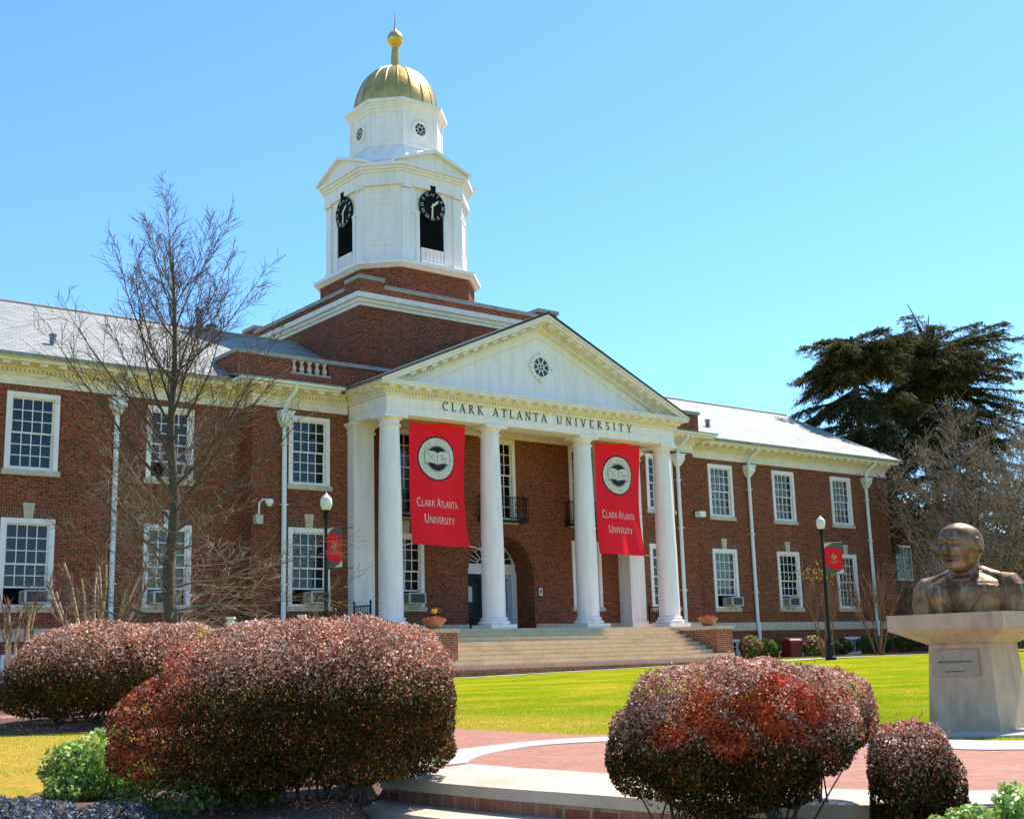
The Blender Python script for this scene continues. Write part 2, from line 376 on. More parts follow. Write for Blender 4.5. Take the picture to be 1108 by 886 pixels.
# ------------------------------------------------------------------ mesh helpers
ORG = {}
class MB:
    def __init__(s, xf=None):
        s.v, s.f, s.xf, s.mi, s.cur = [], [], xf, [], 0
    def add(s, vs, fs):
        o = len(s.v)
        if s.xf is not None:
            vs = [s.xf @ Vector(p) for p in vs]
        s.v.extend([tuple(p) for p in vs])
        for f in fs:
            s.f.append([o + i for i in f]); s.mi.append(s.cur)
        return s
    def box(s, x0, x1, y0, y1, z0, z1):
        return s.add([(x0, y0, z0), (x1, y0, z0), (x1, y1, z0), (x0, y1, z0), (x0, y0, z1), (x1, y0, z1), (x1, y1, z1), (x0, y1, z1)],
                     [(0, 3, 2, 1), (4, 5, 6, 7), (0, 1, 5, 4), (1, 2, 6, 5), (2, 3, 7, 6), (3, 0, 4, 7)])
    def frustum(s, a, b):
        """closed loft between two rings of the same length"""
        n = len(a)
        fs = [(i, (i + 1) % n, n + (i + 1) % n, n + i) for i in range(n)]
        fs += [tuple(range(n))[::-1], tuple(range(n, 2 * n))]
        return s.add(list(a) + list(b), fs)
    def prism_z(s, poly, z0, z1):
        return s.frustum([(x, y, z0) for x, y in poly], [(x, y, z1) for x, y in poly])
    def prism_y(s, poly, y0, y1):
        return s.frustum([(x, y0, z) for x, z in poly], [(x, y1, z) for x, z in poly])
    def prism_x(s, poly, x0, x1):
        return s.frustum([(x0, y, z) for y, z in poly], [(x1, y, z) for y, z in poly])
    def lathe(s, prof, c=(0, 0, 0), n=24, caps=True):
        k = len(prof); vs = []
        for r, z in prof:
            for i in range(n):
                a = 2 * math.pi * i / n
                vs.append((c[0] + r * math.cos(a), c[1] + r * math.sin(a), c[2] + z))
        fs = []
        for j in range(k - 1):
            for i in range(n):
                fs.append((j * n + i, j * n + (i + 1) % n, (j + 1) * n + (i + 1) % n, (j + 1) * n + i))
        if caps:
            fs.append(tuple(range(n))[::-1]); fs.append(tuple((k - 1) * n + i for i in range(n)))
        return s.add(vs, fs)
    def tube(s, pts, rad, n=6):
        pts = [Vector(p) for p in pts]
        if not hasattr(rad, '__len__'):
            rad = [rad] * len(pts)
        vs, fs = [], []
        for i, p in enumerate(pts):
            d = (pts[min(i + 1, len(pts) - 1)] - pts[max(i - 1, 0)])
            if d.length < 1e-9: d = Vector((0, 0, 1))
            d.normalize()
            if i == 0:
                u = d.cross(Vector((0.31, 0.17, 0.93)) if abs(d.z) < 0.9 else Vector((1, 0.05, 0))).normalized()
            else:
                u = u - d * u.dot(d)
                u = u.normalized() if u.length > 1e-6 else d.cross(Vector((0.5, 0.3, 0.8))).normalized()
            w = d.cross(u)
            for k in range(n):
                a = 2 * math.pi * k / n
                vs.append(p + rad[i] * (math.cos(a) * u + math.sin(a) * w))
        for i in range(len(pts) - 1):
            for k in range(n):
                fs.append((i * n + k, i * n + (k + 1) % n, (i + 1) * n + (k + 1) % n, (i + 1) * n + k))
        fs.append(tuple(range(n))[::-1]); fs.append(tuple((len(pts) - 1) * n + k for k in range(n)))
        return s.add(vs, fs)
    def sphere(s, c, r, nu=16, nv=10):
        if not hasattr(r, '__len__'): r = (r, r, r)
        vs = [(c[0], c[1], c[2] - r[2])]
        for j in range(1, nv):
            t = math.pi * j / nv
            for i in range(nu):
                a = 2 * math.pi * i / nu
                vs.append((c[0] + r[0] * math.sin(t) * math.cos(a), c[1] + r[1] * math.sin(t) * math.sin(a), c[2] - r[2] * math.cos(t)))
        vs.append((c[0], c[1], c[2] + r[2]))
        fs = [(0, 1 + (i + 1) % nu, 1 + i) for i in range(nu)]
        for j in range(nv - 2):
            for i in range(nu):
                a, b = 1 + j * nu, 1 + (j + 1) * nu
                fs.append((a + i, a + (i + 1) % nu, b + (i + 1) % nu, b + i))
        L = len(vs) - 1; a = 1 + (nv - 2) * nu
        fs += [(a + i, a + (i + 1) % nu, L) for i in range(nu)]
        return s.add(vs, fs)
    def comb(s, x0, x1, pitch, w, y0, y1, z0, z1, along='x'):
        """one connected row of hanging blocks under a thin strip"""
        zt = z1 - 0.006; p = [(x0, z1), (x0, zt)]; x = x0 + 0.02
        while x + w < x1 - 0.01:
            p += [(x, zt), (x, z0), (x + w, z0), (x + w, zt)]; x += pitch
        p += [(x1, zt), (x1, z1)]
        return s.prism_y(p, y0, y1) if along == 'x' else s.prism_x(p, y0, y1)
    def sheet(s, poly, z):
        return s.add([(x, y, z) for x, y in poly], [tuple(range(len(poly)))])
    def build(s, name, mat, parent=None, loc=None, smooth=False, recalc=True):
        if parent is not None:
            org = ORG[parent.name]
        elif loc is not None:
            org = Vector(loc)
        else:
            a = np.array(s.v); org = Vector(((a[:, 0].min() + a[:, 0].max()) / 2, (a[:, 1].min() + a[:, 1].max()) / 2, a[:, 2].min()))
        me = bpy.data.meshes.new(name)
        me.from_pydata([(x - org.x, y - org.y, z - org.z) for x, y, z in s.v], [], s.f)
        mats = mat if isinstance(mat, (list, tuple)) else [mat]
        for m in mats: me.materials.append(m)
        if len(mats) > 1:
            me.polygons.foreach_set('material_index', s.mi)
        if recalc:
            bm = bmesh.new(); bm.from_mesh(me)
            bmesh.ops.recalc_face_normals(bm, faces=bm.faces)
            bm.to_mesh(me); bm.free()
        if smooth:
            me.polygons.foreach_set('use_smooth', [True] * len(me.polygons))
            if smooth != 'all':
                try: me.set_sharp_from_angle(angle=R(40))
                except Exception: pass
        ob = bpy.data.objects.new(name, me)
        COL.objects.link(ob)
        if parent is not None:
            ob.parent = parent
        else:
            ob.location = org
        ORG[ob.name] = org
        return ob

def tag(o, label=None, cat=None, group=None, kind=None):
    for k, v in (('label', label), ('category', cat), ('group', group), ('kind', kind)):
        if v: o[k] = v
    return o

def thing(name, loc, label, cat, group=None):
    o = bpy.data.objects.new(name, None)
    o.empty_display_size = 0.3
    COL.objects.link(o); o.location = loc
    ORG[o.name] = Vector(loc)
    return tag(o, label, cat, group)

def copy_tree(o, parent=None):
    c = o.copy(); COL.objects.link(c)
    if parent is not None: c.parent = parent
    for ch in list(o.children): copy_tree(ch, c)
    return c

def quad_cloud(name, mat, C, N, T, Ln, Wd, colors, parent=None, loc=(0, 0, 0), fold=0.12, droop=0.0):
    """one folded leaf-shaped quad per row of C"""
    n = len(C)
    B = np.cross(N, T)
    Ln = Ln[:, None]; Wd = Wd[:, None]
    V = np.empty((n, 4, 3))
    V[:, 0] = C - T * Ln * 0.5
    V[:, 1] = C + B * Wd * 0.5 + N * fold * Wd
    V[:, 2] = C + T * Ln * 0.5 - np.array([0, 0, 1]) * droop * Ln
    V[:, 3] = C - B * Wd * 0.5 + N * fold * Wd
    org = ORG[parent.name] if parent is not None else Vector(loc)
    V -= np.array(org)
    me = bpy.data.meshes.new(name)
    me.vertices.add(n * 4); me.loops.add(n * 4); me.polygons.add(n)
    me.vertices.foreach_set('co', V.reshape(-1).astype(np.float32))
    me.loops.foreach_set('vertex_index', np.arange(n * 4, dtype=np.int32))
    me.polygons.foreach_set('loop_start', np.arange(0, n * 4, 4, dtype=np.int32))
    me.polygons.foreach_set('loop_total', np.full(n, 4, dtype=np.int32))
    me.update(calc_edges=True)
    a = me.color_attributes.new('Col', 'FLOAT_COLOR', 'POINT')
    cc = np.ones((n, 4, 4), np.float32); cc[:, :, :3] = colors[:, None, :]
    a.data.foreach_set('color', cc.reshape(-1))
    me.materials.append(mat)
    ob = bpy.data.objects.new(name, me); COL.objects.link(ob)
    if parent is not None: ob.parent = parent
    else: ob.location = org
    ORG[ob.name] = org
    return ob

def unit(a):
    return a / np.maximum(np.linalg.norm(a, axis=1, keepdims=True), 1e-9)
def rand_dirs(n):
    return unit(rng.normal(size=(n, 3)))
def tangents(N):
    return unit(np.cross(N, rand_dirs(len(N))))

# ground frame of the photographer: u to the right, s straight ahead
def W(u, s, z=0.0):
    return Vector((CAM.x + u * math.cos(YAW) + s * math.sin(YAW), CAM.y - u * math.sin(YAW) + s * math.cos(YAW), z))
def US(x, y):
    dx, dy = x - CAM.x, y - CAM.y
    return dx * math.cos(YAW) - dy * math.sin(YAW), dx * math.sin(YAW) + dy * math.cos(YAW)
def gz(x, y):
    u, s = US(x, y)
    t = min(1, max(0, (s - 14) / 26))
    far = -1.49 + 0.012 * min(8, max(-6, x))
    return -1.81 + t * (far + 1.81)

# ------------------------------------------------------------------ lettering (own stroke letters)
def glyph(ch, serif=True):
    """polygons of a capital letter, height 1; returns (polys, width)"""
    T, t = (0.135, 0.06) if serif else (0.14, 0.10)
    P = []
    def vs(x0, y0, x1, y1, w): P.append([(x0 - w / 2, y0), (x0 + w / 2, y0), (x1 + w / 2, y1), (x1 - w / 2, y1)])
    def hs(x0, x1, y, w): P.append([(x0, y - w / 2), (x1, y - w / 2), (x1, y + w / 2), (x0, y + w / 2)])
    def sf(x, y, w=0.28):
        if serif:
            yy = y + (0.02 if y < 0.5 else -0.02); hs(x - w / 2, x + w / 2, yy, 0.04)
    def arc(cx, cy, rx_, ry_, a0, a1, thick_at=180, k=18):
        pr = None
        for i in range(k + 1):
            a = a0 + (a1 - a0) * i / k
            c_, s_ = math.cos(R(a)), math.sin(R(a))
            w = t + (T - t) * abs(math.cos(R(a - thick_at)))
            o = (cx + rx_ * c_, cy + ry_ * s_); q = (cx + (rx_ - w) * c_, cy + (ry_ - w) * s_)
            if pr: P.append([pr[0], o, q, pr[1]])
            pr = (o, q)
    w = 0.7
    if ch == 'C': arc(0.46, 0.5, 0.44, 0.51, 48, 312); w = 0.82; vs(0.75, 0.72, 0.77, 0.95, 0.05) if serif else None
    elif ch == 'L': vs(0.16, 0, 0.16, 1, T); hs(0.1, 0.62, t / 2, t); vs(0.60, 0, 0.63, 0.22, 0.05); sf(0.16, 1); sf(0.14, 0, 0.2); w = 0.66
    elif ch == 'A': vs(0.08, 0, 0.42, 1, t); vs(0.76, 0, 0.42, 1, T); hs(0.22, 0.62, 0.34, t); sf(0.08, 0); sf(0.76, 0); w = 0.86
    elif ch == 'R': vs(0.16, 0, 0.16, 1, T); arc(0.30, 0.745, 0.30, 0.255, -90, 90, 0); hs(0.1, 0.31, 1 - t / 2, t); hs(0.1, 0.31, 0.49 + t / 2, t); vs(0.72, 0, 0.36, 0.5, T); sf(0.14, 0); sf(0.74, 0, 0.22); sf(0.14, 1, 0.2); w = 0.82
    elif ch == 'K': vs(0.16, 0, 0.16, 1, T); vs(0.18, 0.42, 0.64, 1, t); vs(0.74, 0, 0.34, 0.58, T); sf(0.16, 0); sf(0.16, 1); sf(0.66, 1); sf(0.74, 0); w = 0.84
    elif ch == 'T': vs(0.4, 0, 0.4, 1, T); hs(0.04, 0.76, 1 - t / 2, t); sf(0.4, 0); vs(0.05, 0.8, 0.05, 1, 0.05); vs(0.75, 0.8, 0.75, 1, 0.05); w = 0.8
    elif ch == 'N': vs(0.12, 0, 0.12, 1, t); vs(0.72, 0, 0.14, 1, T); vs(0.74, 0, 0.74, 1, t); sf(0.12, 0); sf(0.12, 1, 0.2); sf(0.74, 1); w = 0.86
    elif ch == 'U': vs(0.14, 0.34, 0.14, 1, T); vs(0.72, 0.34, 0.72, 1, t); arc(0.415, 0.35, 0.345, 0.36, 180, 360, 200); sf(0.14, 1); sf(0.72, 1); w = 0.86
    elif ch == 'I': vs(0.18, 0, 0.18, 1, T); sf(0.18, 0); sf(0.18, 1); w = 0.36
    elif ch == 'V': vs(0.40, 0, 0.08, 1, T); vs(0.40, 0, 0.74, 1, t); sf(0.08, 1); sf(0.74, 1); w = 0.82
    elif ch == 'E': vs(0.16, 0, 0.16, 1, T); hs(0.1, 0.6, t / 2, t); hs(0.1, 0.58, 1 - t / 2, t); hs(0.1, 0.5, 0.52, t); vs(0.6, 0, 0.62, 0.2, 0.05); vs(0.58, 0.82, 0.58, 1, 0.05); w = 0.68
    elif ch == 'S': arc(0.33, 0.745, 0.27, 0.265, 40, 262, 90); arc(0.33, 0.265, 0.29, 0.275, -140, 92, 90); w = 0.66
    elif ch == 'Y': vs(0.40, 0, 0.40, 0.46, T); vs(0.40, 0.42, 0.08, 1, T); vs(0.40, 0.42, 0.74, 1, t); sf(0.40, 0); sf(0.08, 1); sf(0.74, 1); w = 0.8
    elif ch == 'X': vs(0.66, 0, 0.1, 1, T); vs(0.1, 0, 0.66, 1, t); sf(0.1, 0); sf(0.66, 0); sf(0.1, 1); sf(0.66, 1); w = 0.78
    elif ch == 'D': vs(0.16, 0, 0.16, 1, T); arc(0.3, 0.5, 0.46, 0.5, -90, 90, 0); hs(0.1, 0.32, 1 - t / 2, t); hs(0.1, 0.32, t / 2, t); w = 0.84
    elif ch == 'O': arc(0.46, 0.5, 0.44, 0.51, 0, 360, 0, 26); w = 0.92
    elif ch == 'B': vs(0.16, 0, 0.16, 1, T); arc(0.3, 0.75, 0.28, 0.25, -90, 90, 0); arc(0.3, 0.26, 0.34, 0.26, -90, 90, 0); hs(0.1, 0.32, 1 - t / 2, t); hs(0.1, 0.32, t / 2, t); hs(0.1, 0.32, 0.5, t); w = 0.74
    elif ch == 'W': vs(0.30, 0, 0.06, 1, T); vs(0.30, 0, 0.52, 1, t); vs(0.76, 0, 0.52, 1, T); vs(0.76, 0, 1.0, 1, t); w = 1.06
    elif ch == 'M': vs(0.08, 0, 0.12, 1, t); vs(0.48, 0, 0.14, 1, T); vs(0.48, 0, 0.84, 1, t); vs(0.9, 0, 0.84, 1, T); w = 1.0
    elif ch == 'H': vs(0.14, 0, 0.14, 1, T); vs(0.72, 0, 0.72, 1, T); hs(0.14, 0.72, 0.52, t); w = 0.86
    elif ch == 'G': arc(0.46, 0.5, 0.44, 0.51, 48, 330); vs(0.80, 0.1, 0.80, 0.45, T); w = 0.9
    elif ch == 'P': vs(0.16, 0, 0.16, 1, T); arc(0.30, 0.73, 0.3, 0.27, -90, 90, 0); hs(0.1, 0.31, 1 - t / 2, t); hs(0.1, 0.31, 0.49, t); w = 0.7
    elif ch == '.': P.append([(0.05, 0), (0.2, 0), (0.2, 0.14), (0.05, 0.14)]); w = 0.3
    else: w = 0.35
    return P, w

def put_text(mb, text, size, place, serif=True, gap=0.12, big=None, depth=0.004):
    """place(x, z, d) -> 3D point; text starts at x=0. big: size of first letters of words. returns width"""
    x = 0; k = 0; first = True
    for ch in text:
        sz = (big if (big and first) else size); first = (ch == ' ')
        P, w = glyph(ch, serif)
        for poly in P:
            k += 1
            d = depth + (k % 9) * 0.0004
            a = [place(x + px * sz, pz * sz, d) for px, pz in poly]
            b = [place(x + px * sz, pz * sz, 0.0002) for px, pz in poly]
            mb.frustum(b, a)
        x += (w + gap) * sz
    return x - gap * size
def text_width(text, size, serif=True, gap=0.12, big=None):
    x = 0; first = True
    for ch in text:
        sz = (big if (big and first) else size); first = (ch == ' ')
        x += (glyph(ch, serif)[1] + gap) * sz
    return x - gap * size

# ------------------------------------------------------------------ ground and paving
def grid_sheet(name, us, ss, zf, mat, kind='structure'):
    vs, fs = [], []
    for s in ss:
        for u in us:
            p = W(u, s)
            vs.append((p.x, p.y, zf(u, s, p.x, p.y)))
    n = len(us)
    for j in range(len(ss) - 1):
        for i in range(n - 1):
            fs.append((j * n + i, j * n + i + 1, (j + 1) * n + i + 1, (j + 1) * n + i))
    mb = MB(); mb.add(vs, fs)
    o = mb.build(name, mat, loc=(0, 0, 0), smooth='all')
    return tag(o, kind=kind)

EDGE = [(-0.98, 9.08), (-0.6, 8.64), (-0.27, 8.27), (0.05, 7.95), (0.4, 7.62), (0.84, 7.18), (1.25, 6.93), (1.7, 6.76), (2.29, 6.66), (3.0, 6.62), (4.2, 6.75), (6.5, 7.2)]
def edge_s(u):
    if u <= EDGE[0][0]: return EDGE[0][1]
    for (a, b), (c, d) in zip(EDGE, EDGE[1:]):
        if u <= c: return b + (d - b) * (u - a) / (c - a)
    return EDGE[-1][1]
def low_zone(u, s):
    """1 where the ground drops to the lower walk in front of the steps"""
    if u < -3.6: return 0
    lim = 11.2 if u < -1.2 else edge_s(u) + 0.9
    if u > 4.2: lim = 7.6
    k = min(1, max(0, (lim - s) / 0.5)) * min(1, max(0, (u + 3.6) / 0.4))
    return k
def ground_z(u, s, x, y):
    k = low_zone(u, s)
    r = math.hypot(x, y)
    return gz(x, y) * (1 - k) + (-2.5) * k - (0.0 if s > -3 else 0.7)
us = [-900, -400, -200, -120, -80, -60, -45, -35, -28, -22, -18, -15, -13, -11, -9.5, -8, -7, -6] + [round(-5 + 0.2 * i, 2) for i in range(66)] + [8.6, 9.5, 11, 13, 15, 18, 22, 27, 33, 40, 50, 65, 90, 130, 200, 400, 900]
ss = [-900, -300, -100, -40, -15, -6, -2, 0, 2, 3.5, 4.5] + [round(5 + 0.2 * i, 2) for i in range(46)] + [14.6, 15.5, 17, 19, 22, 26, 30, 35, 40, 45, 50, 56, 62, 70, 80, 100, 140, 220, 400, 900]
grid_sheet('lawn', us, ss, ground_z, MT['lawn'])

def catmull(pts, k=6):
    out = []
    P = [pts[0]] + list(pts) + [pts[-1]]
    for i in range(1, len(P) - 2):
        for j in range(k):
            t = j / k
            out.append(tuple(0.5 * (2 * P[i][d] + (P[i + 1][d] - P[i - 1][d]) * t + (2 * P[i - 1][d] - 5 * P[i][d] + 4 * P[i + 1][d] - P[i + 2][d]) * t * t + (3 * P[i][d] - P[i - 1][d] - 3 * P[i + 1][d] + P[i + 2][d]) * t ** 3) for d in (0, 1)))
    out.append(tuple(pts[-1]))
    return out
def wpoly(p): return [tuple(W(u, s)[:2]) for u, s in p]
E0 = catmull(EDGE, 4)
OUT = catmull([(-0.98, 9.6), (-0.98, 10.15), (-0.84, 11.1), (-0.41, 11.85), (0.19, 12.5), (0.9, 12.78), (1.9, 12.55), (3.0, 11.75), (3.75, 11.0), (4.4, 10.7), (6.5, 10.6)], 6)
INN = catmull([(-0.44, 10.12), (-0.40, 10.55), (-0.22, 11.2), (0.18, 11.85), (0.85, 12.12), (1.7, 11.9), (2.6, 11.1), (3.3, 10.25), (3.9, 9.85), (6.5, 9.7)], 6)
FRN = catmull([(6.5, 7.75), (4.2, 7.3), (3.0, 7.18), (2.5, 7.24), (1.9, 7.45), (1.2, 8.05), (0.56, 8.88), (-0.1, 9.6), (-0.40, 9.98)], 5)
# plaza body (red brick pavers) and the pale concrete bands laid on it
mb = MB(); mb.prism_z(wpoly(E0 + OUT[::-1]), -2.5, -1.798)
tag(mb.build('plaza', MT['paver'], loc=(0, 0, 0)), kind='structure')
mb = MB()
ring = OUT[3:]
def strip(mb, a, b, z0, z1):
    """closed slab between two polylines with the same number of points"""
    n = len(a); va = [tuple(W(*p)[:2]) for p in a]; vb = [tuple(W(*p)[:2]) for p in b]
    vs = [(x, y, z1) for x, y in va] + [(x, y, z1) for x, y in vb] + [(x, y, z0) for x, y in va] + [(x, y, z0) for x, y in vb]
    fs = []
    for i in range(n - 1):
        fs += [(i, i + 1, n + i + 1, n + i), (2 * n + i, 3 * n + i, 3 * n + i + 1, 2 * n + i + 1), (i, 2 * n + i, 2 * n + i + 1, i + 1), (n + i, n + i + 1, 3 * n + i + 1, 3 * n + i)]
    fs += [(0, n, 3 * n, 2 * n), (n - 1, 3 * n - 1, 4 * n - 1, 2 * n - 1)]
    mb.add(vs, fs)
def resample(p, n):
    d = [0]
    for a, b in zip(p, p[1:]): d.append(d[-1] + math.dist(a, b))
    out = []
    for i in range(n):
        t = d[-1] * i / (n - 1); j = 0
        while j < len(d) - 2 and d[j + 1] < t: j += 1
        k = (t - d[j]) / max(1e-9, d[j + 1] - d[j])
        out.append((p[j][0] + (p[j + 1][0] - p[j][0]) * k, p[j][1] + (p[j + 1][1] - p[j][1]) * k))
    return out
strip(mb, resample(OUT, 60), resample(INN, 60), -1.802, -1.790)
tag(mb.build('plaza_kerb', MT['concrete'], loc=(0, 0, 0)), kind='structure')
# garden steps: stone treads over brick risers
def off(p, d):
    out = []
    for i, (u, s) in enumerate(p):
        a = p[max(0, i - 1)]; b = p[min(len(p) - 1, i + 1)]
        tu, ts = b[0] - a[0], b[1] - a[1]; L = math.hypot(tu, ts)
        out.append((u - ts / L * d, s + tu / L * d))
    return out
mb = MB()
er = resample(E0, 50)
inner = resample(FRN[::-1], 50)
strip(mb, off(er, -0.028), inner, -1.86, -1.789)
for k in (1, 2, 3):
    strip(mb, off(er, -0.36 * k - 0.028), off(er, -0.36 * (k - 1) + 0.02), -1.86 - 0.155 * k, -1.789 - 0.155 * k)
tag(mb.build('garden_steps', MT['nosing'], loc=(0, 0, 0)), kind='structure')
mb = MB()
for k in (0, 1, 2, 3):
    strip(mb, off(er, -0.36 * k), off(er, -0.36 * k + 0.3), -2.5, -1.862 - 0.155 * k)
tag(mb.build('step_risers', MT['cheek'], loc=(0, 0, 0)), kind='structure')
# red path leading away to the left, walk by the right wing, concrete under the pedestal
def draped(name, poly_a, poly_b, dz, mat, n=40):
    a = resample(poly_a, n); b = resample(poly_b, n)
    vs, fs = [], []
    m = 5
    for i in range(n):
        for j in range(m + 1):
            u = a[i][0] + (b[i][0] - a[i][0]) * j / m; s = a[i][1] + (b[i][1] - a[i][1]) * j / m
            p = W(u, s); vs.append((p.x, p.y, gz(p.x, p.y) + dz))
    for i in range(n - 1):
        for j in range(m):
            q = i * (m + 1) + j; fs.append((q, q + 1, q + m + 2, q + m + 1))
    mb = MB(); mb.add(vs, fs)
    return tag(mb.build(name, mat, loc=(0, 0, 0), smooth='all'), kind='structure')
draped('red_path', catmull([(0.9, 12.6), (0.2, 12.3), (-0.5, 11.7), (-1.05, 11.2), (-2.2, 12.2), (-4.5, 15.2), (-7.4, 19.2), (-9.2, 22), (-13, 28), (-22, 42)]),
       catmull([(0.95, 13.05), (0.5, 13.5), (0, 14.0), (-0.6, 14.75), (-2.5, 17.2), (-5.2, 20.5), (-8.5, 24.5), (-11.2, 28.5), (-15, 33), (-22, 47)]), 0.012, MT['paver'])
def wxy(x, y): return US(x, y)
draped('walk', [wxy(0, -9.6), wxy(5, -7.0), wxy(14, -5.2), wxy(40, -4.6)], [wxy(0.5, -8.6), wxy(5.2, -6.0), wxy(14, -4.2), wxy(40, -3.6)], 0.02, MT['concrete'])
draped('kerb_walk', [wxy(-14, -5.0), wxy(7.5, -5.0)], [wxy(-14, -4.5), wxy(7.5, -4.5)], 0.015, MT['concrete'])
draped('planting_bed', [wxy(6.9, 0.2), wxy(27.5, -0.6)], [wxy(6.9, 2.9), wxy(27.5, 2.9)], 0.03, MT['mulch'])
draped('planting_bed', [wxy(-30, -2.2), wxy(-7.2, -2.2)], [wxy(-30, 2.9), wxy(-7.2, 2.1)], 0.03, MT['mulch'])

def bed(name, us, ss, top):
    def zf(u, s, x, y):
        return top(u, s) + 0.022 * math.sin(5.1 * u + 1.3 * s) * math.sin(4.3 * s - u) + rng.uniform(-0.012, 0.016)
    return grid_sheet(name, us, ss, zf, MT['mulch'])
def left_top(u, s):
    e = edge_s(max(u, -0.98))
    z = -1.80 - 0.035 * max(0, 10.5 - s)
    far = 1 if s < 12.5 - 0.25 * u * 0 else 0
    z = z if s < 12.2 else z - (s - 12.2) * 0.12
    if u > -1.12: z -= (u + 1.12) * 1.2
    if u < -3.2: z -= (-3.2 - u) * 0.10
    return z
bed('mulch_bed', [round(-4.1 + 0.1 * i, 2) for i in range(34)], [round(4 + 0.12 * i, 2) for i in range(72)], left_top)
bed('mulch_bed', [round(0.9 + 0.1 * i, 2) for i in range(52)], [round(4.2 + 0.08 * i, 2) for i in range(30)], lambda u, s: -1.835 - 0.05 * max(0, 6.3 - s) if s < edge_s(u) - 0.05 or u > 1.75 else -2.3)
def back_top(u, s):
    d = math.hypot((u + 6.6) / 2.6, (s - 18.2) / 1.9)
    p = W(u, s); return gz(p.x, p.y) + 0.09 - 0.11 * max(0, d) ** 4
bed('mulch_bed', [round(-9.6 + 0.15 * i, 2) for i in range(41)], [round(16 + 0.15 * i, 2) for i in range(30)], back_top)

# ------------------------------------------------------------------ the building
BLD = thing('university_building', (0, 8, -1.5), 'long red brick hall with white columned portico and gold domed clock tower', 'building')
YW, YP, YA = 2.95, 2.15, 2.42         # wing wall, pavilion wall, wall behind the columns
XP, XE = 10.75, 26.2                   # pavilion half-width, end of the wings
ZT, ZB, LT, LB = 7.48, 5.06, 3.575, 0.90

def wall_holes(mb, x0, x1, z0, z1, y, holes, depth=0.2, bare=()):
    xs = sorted({x0, x1, *[h[0] for h in holes], *[h[1] for h in holes]})
    zs = sorted({z0, z1, *[h[2] for h in holes], *[h[3] for h in holes]})
    for xa, xb in zip(xs, xs[1:]):
        for za, zb in zip(zs, zs[1:]):
            cx, cz = (xa + xb) / 2, (za + zb) / 2
            if any(h[0] < cx < h[1] and h[2] < cz < h[3] for h in holes): continue
            mb.add([(xa, y, za), (xb, y, za), (xb, y, zb), (xa, y, zb)], [(0, 1, 2, 3)])
    for a, b, c, d in holes:
        if (a, b, c, d) in bare: continue
        y2 = y + depth
        mb.add([(a, y, c), (a, y2, c), (a, y2, d), (a, y, d)], [(0, 1, 2, 3)])
        mb.add([(b, y, c), (b, y, d), (b, y2, d), (b, y2, c)], [(0, 1, 2, 3)])
        mb.add([(a, y, d), (a, y2, d), (b, y2, d), (b, y, d)], [(0, 1, 2, 3)])
        mb.add([(a, y, c), (b, y, c), (b, y2, c), (a, y2, c)], [(0, 1, 2, 3)])

WINX = [(12.55, 14.18), (17.03, 18.65), (21.5, 23.13)]
PAVX = (7.79, 9.41)
holes_of = {'wl': [], 'wr': [], 'pl': [], 'pr': [], 'pc': []}
WINS = []
def add_win(wall, x0, x1, y, zb, zt, **kw):
    holes_of[wall].append((x0 + 0.02, x1 - 0.02, zb + 0.02, zt - 0.02))
    WINS.append((x0, x1, y, zb, zt, kw))
for i, (a, b) in enumerate(WINX):
    add_win('wl', -b, -a, YW, ZB, ZT, ac='right' if i == 0 else None, key=('L', i, 'up'))
    add_win('wr', a, b, YW, ZB, ZT, curtain='full', key=('R', i, 'up'))
    add_win('wl', -b, -a, YW, LB, LT, ac='left' if i == 0 else ('right' if i == 1 else None), stone=True, curtain='tan' if i == 0 else None, key=('L', i, 'low'))
    add_win('wr', a, b, YW, LB, LT, ac='right' if i == 0 else ('left' if i == 1 else None), stone=True, curtain='half' if i == 0 else ('tan' if i == 2 else None), key=('R', i, 'low'))
    add_win('wl', -b + 0.2, -a - 0.2, YW, -1.35, -0.5, small=True, key=('L', i, 'base'))
    add_win('wr', a + 0.2, b - 0.2, YW, -1.35, -0.5, small=True, key=('R', i, 'base'))
add_win('pl', -PAVX[1], -PAVX[0], YP, ZB, ZT, key=('P', 0, 'up'))
add_win('pl', -PAVX[1], -PAVX[0], YP, LB, LT, ac='right', stone=True, key=('P', 0, 'low'))
add_win('pr', PAVX[0], PAVX[1], YP, ZB, ZT, key=('P', 1, 'up'))
add_win('pr', PAVX[0], PAVX[1], YP, LB, LT, stone=True, key=('P', 1, 'low'))
for i, xc in enumerate((-4.43, 0.0, 4.43)):
    add_win('pc', xc - 0.79, xc + 0.79, YA, 4.28, ZT, curtain=None, key=('C', i, 'up'))
    if i != 1: add_win('pc', xc - 0.79, xc + 0.79, YA, LB, LT, stone=True, ac='right' if i == 0 else None, key=('C', i, 'low'))

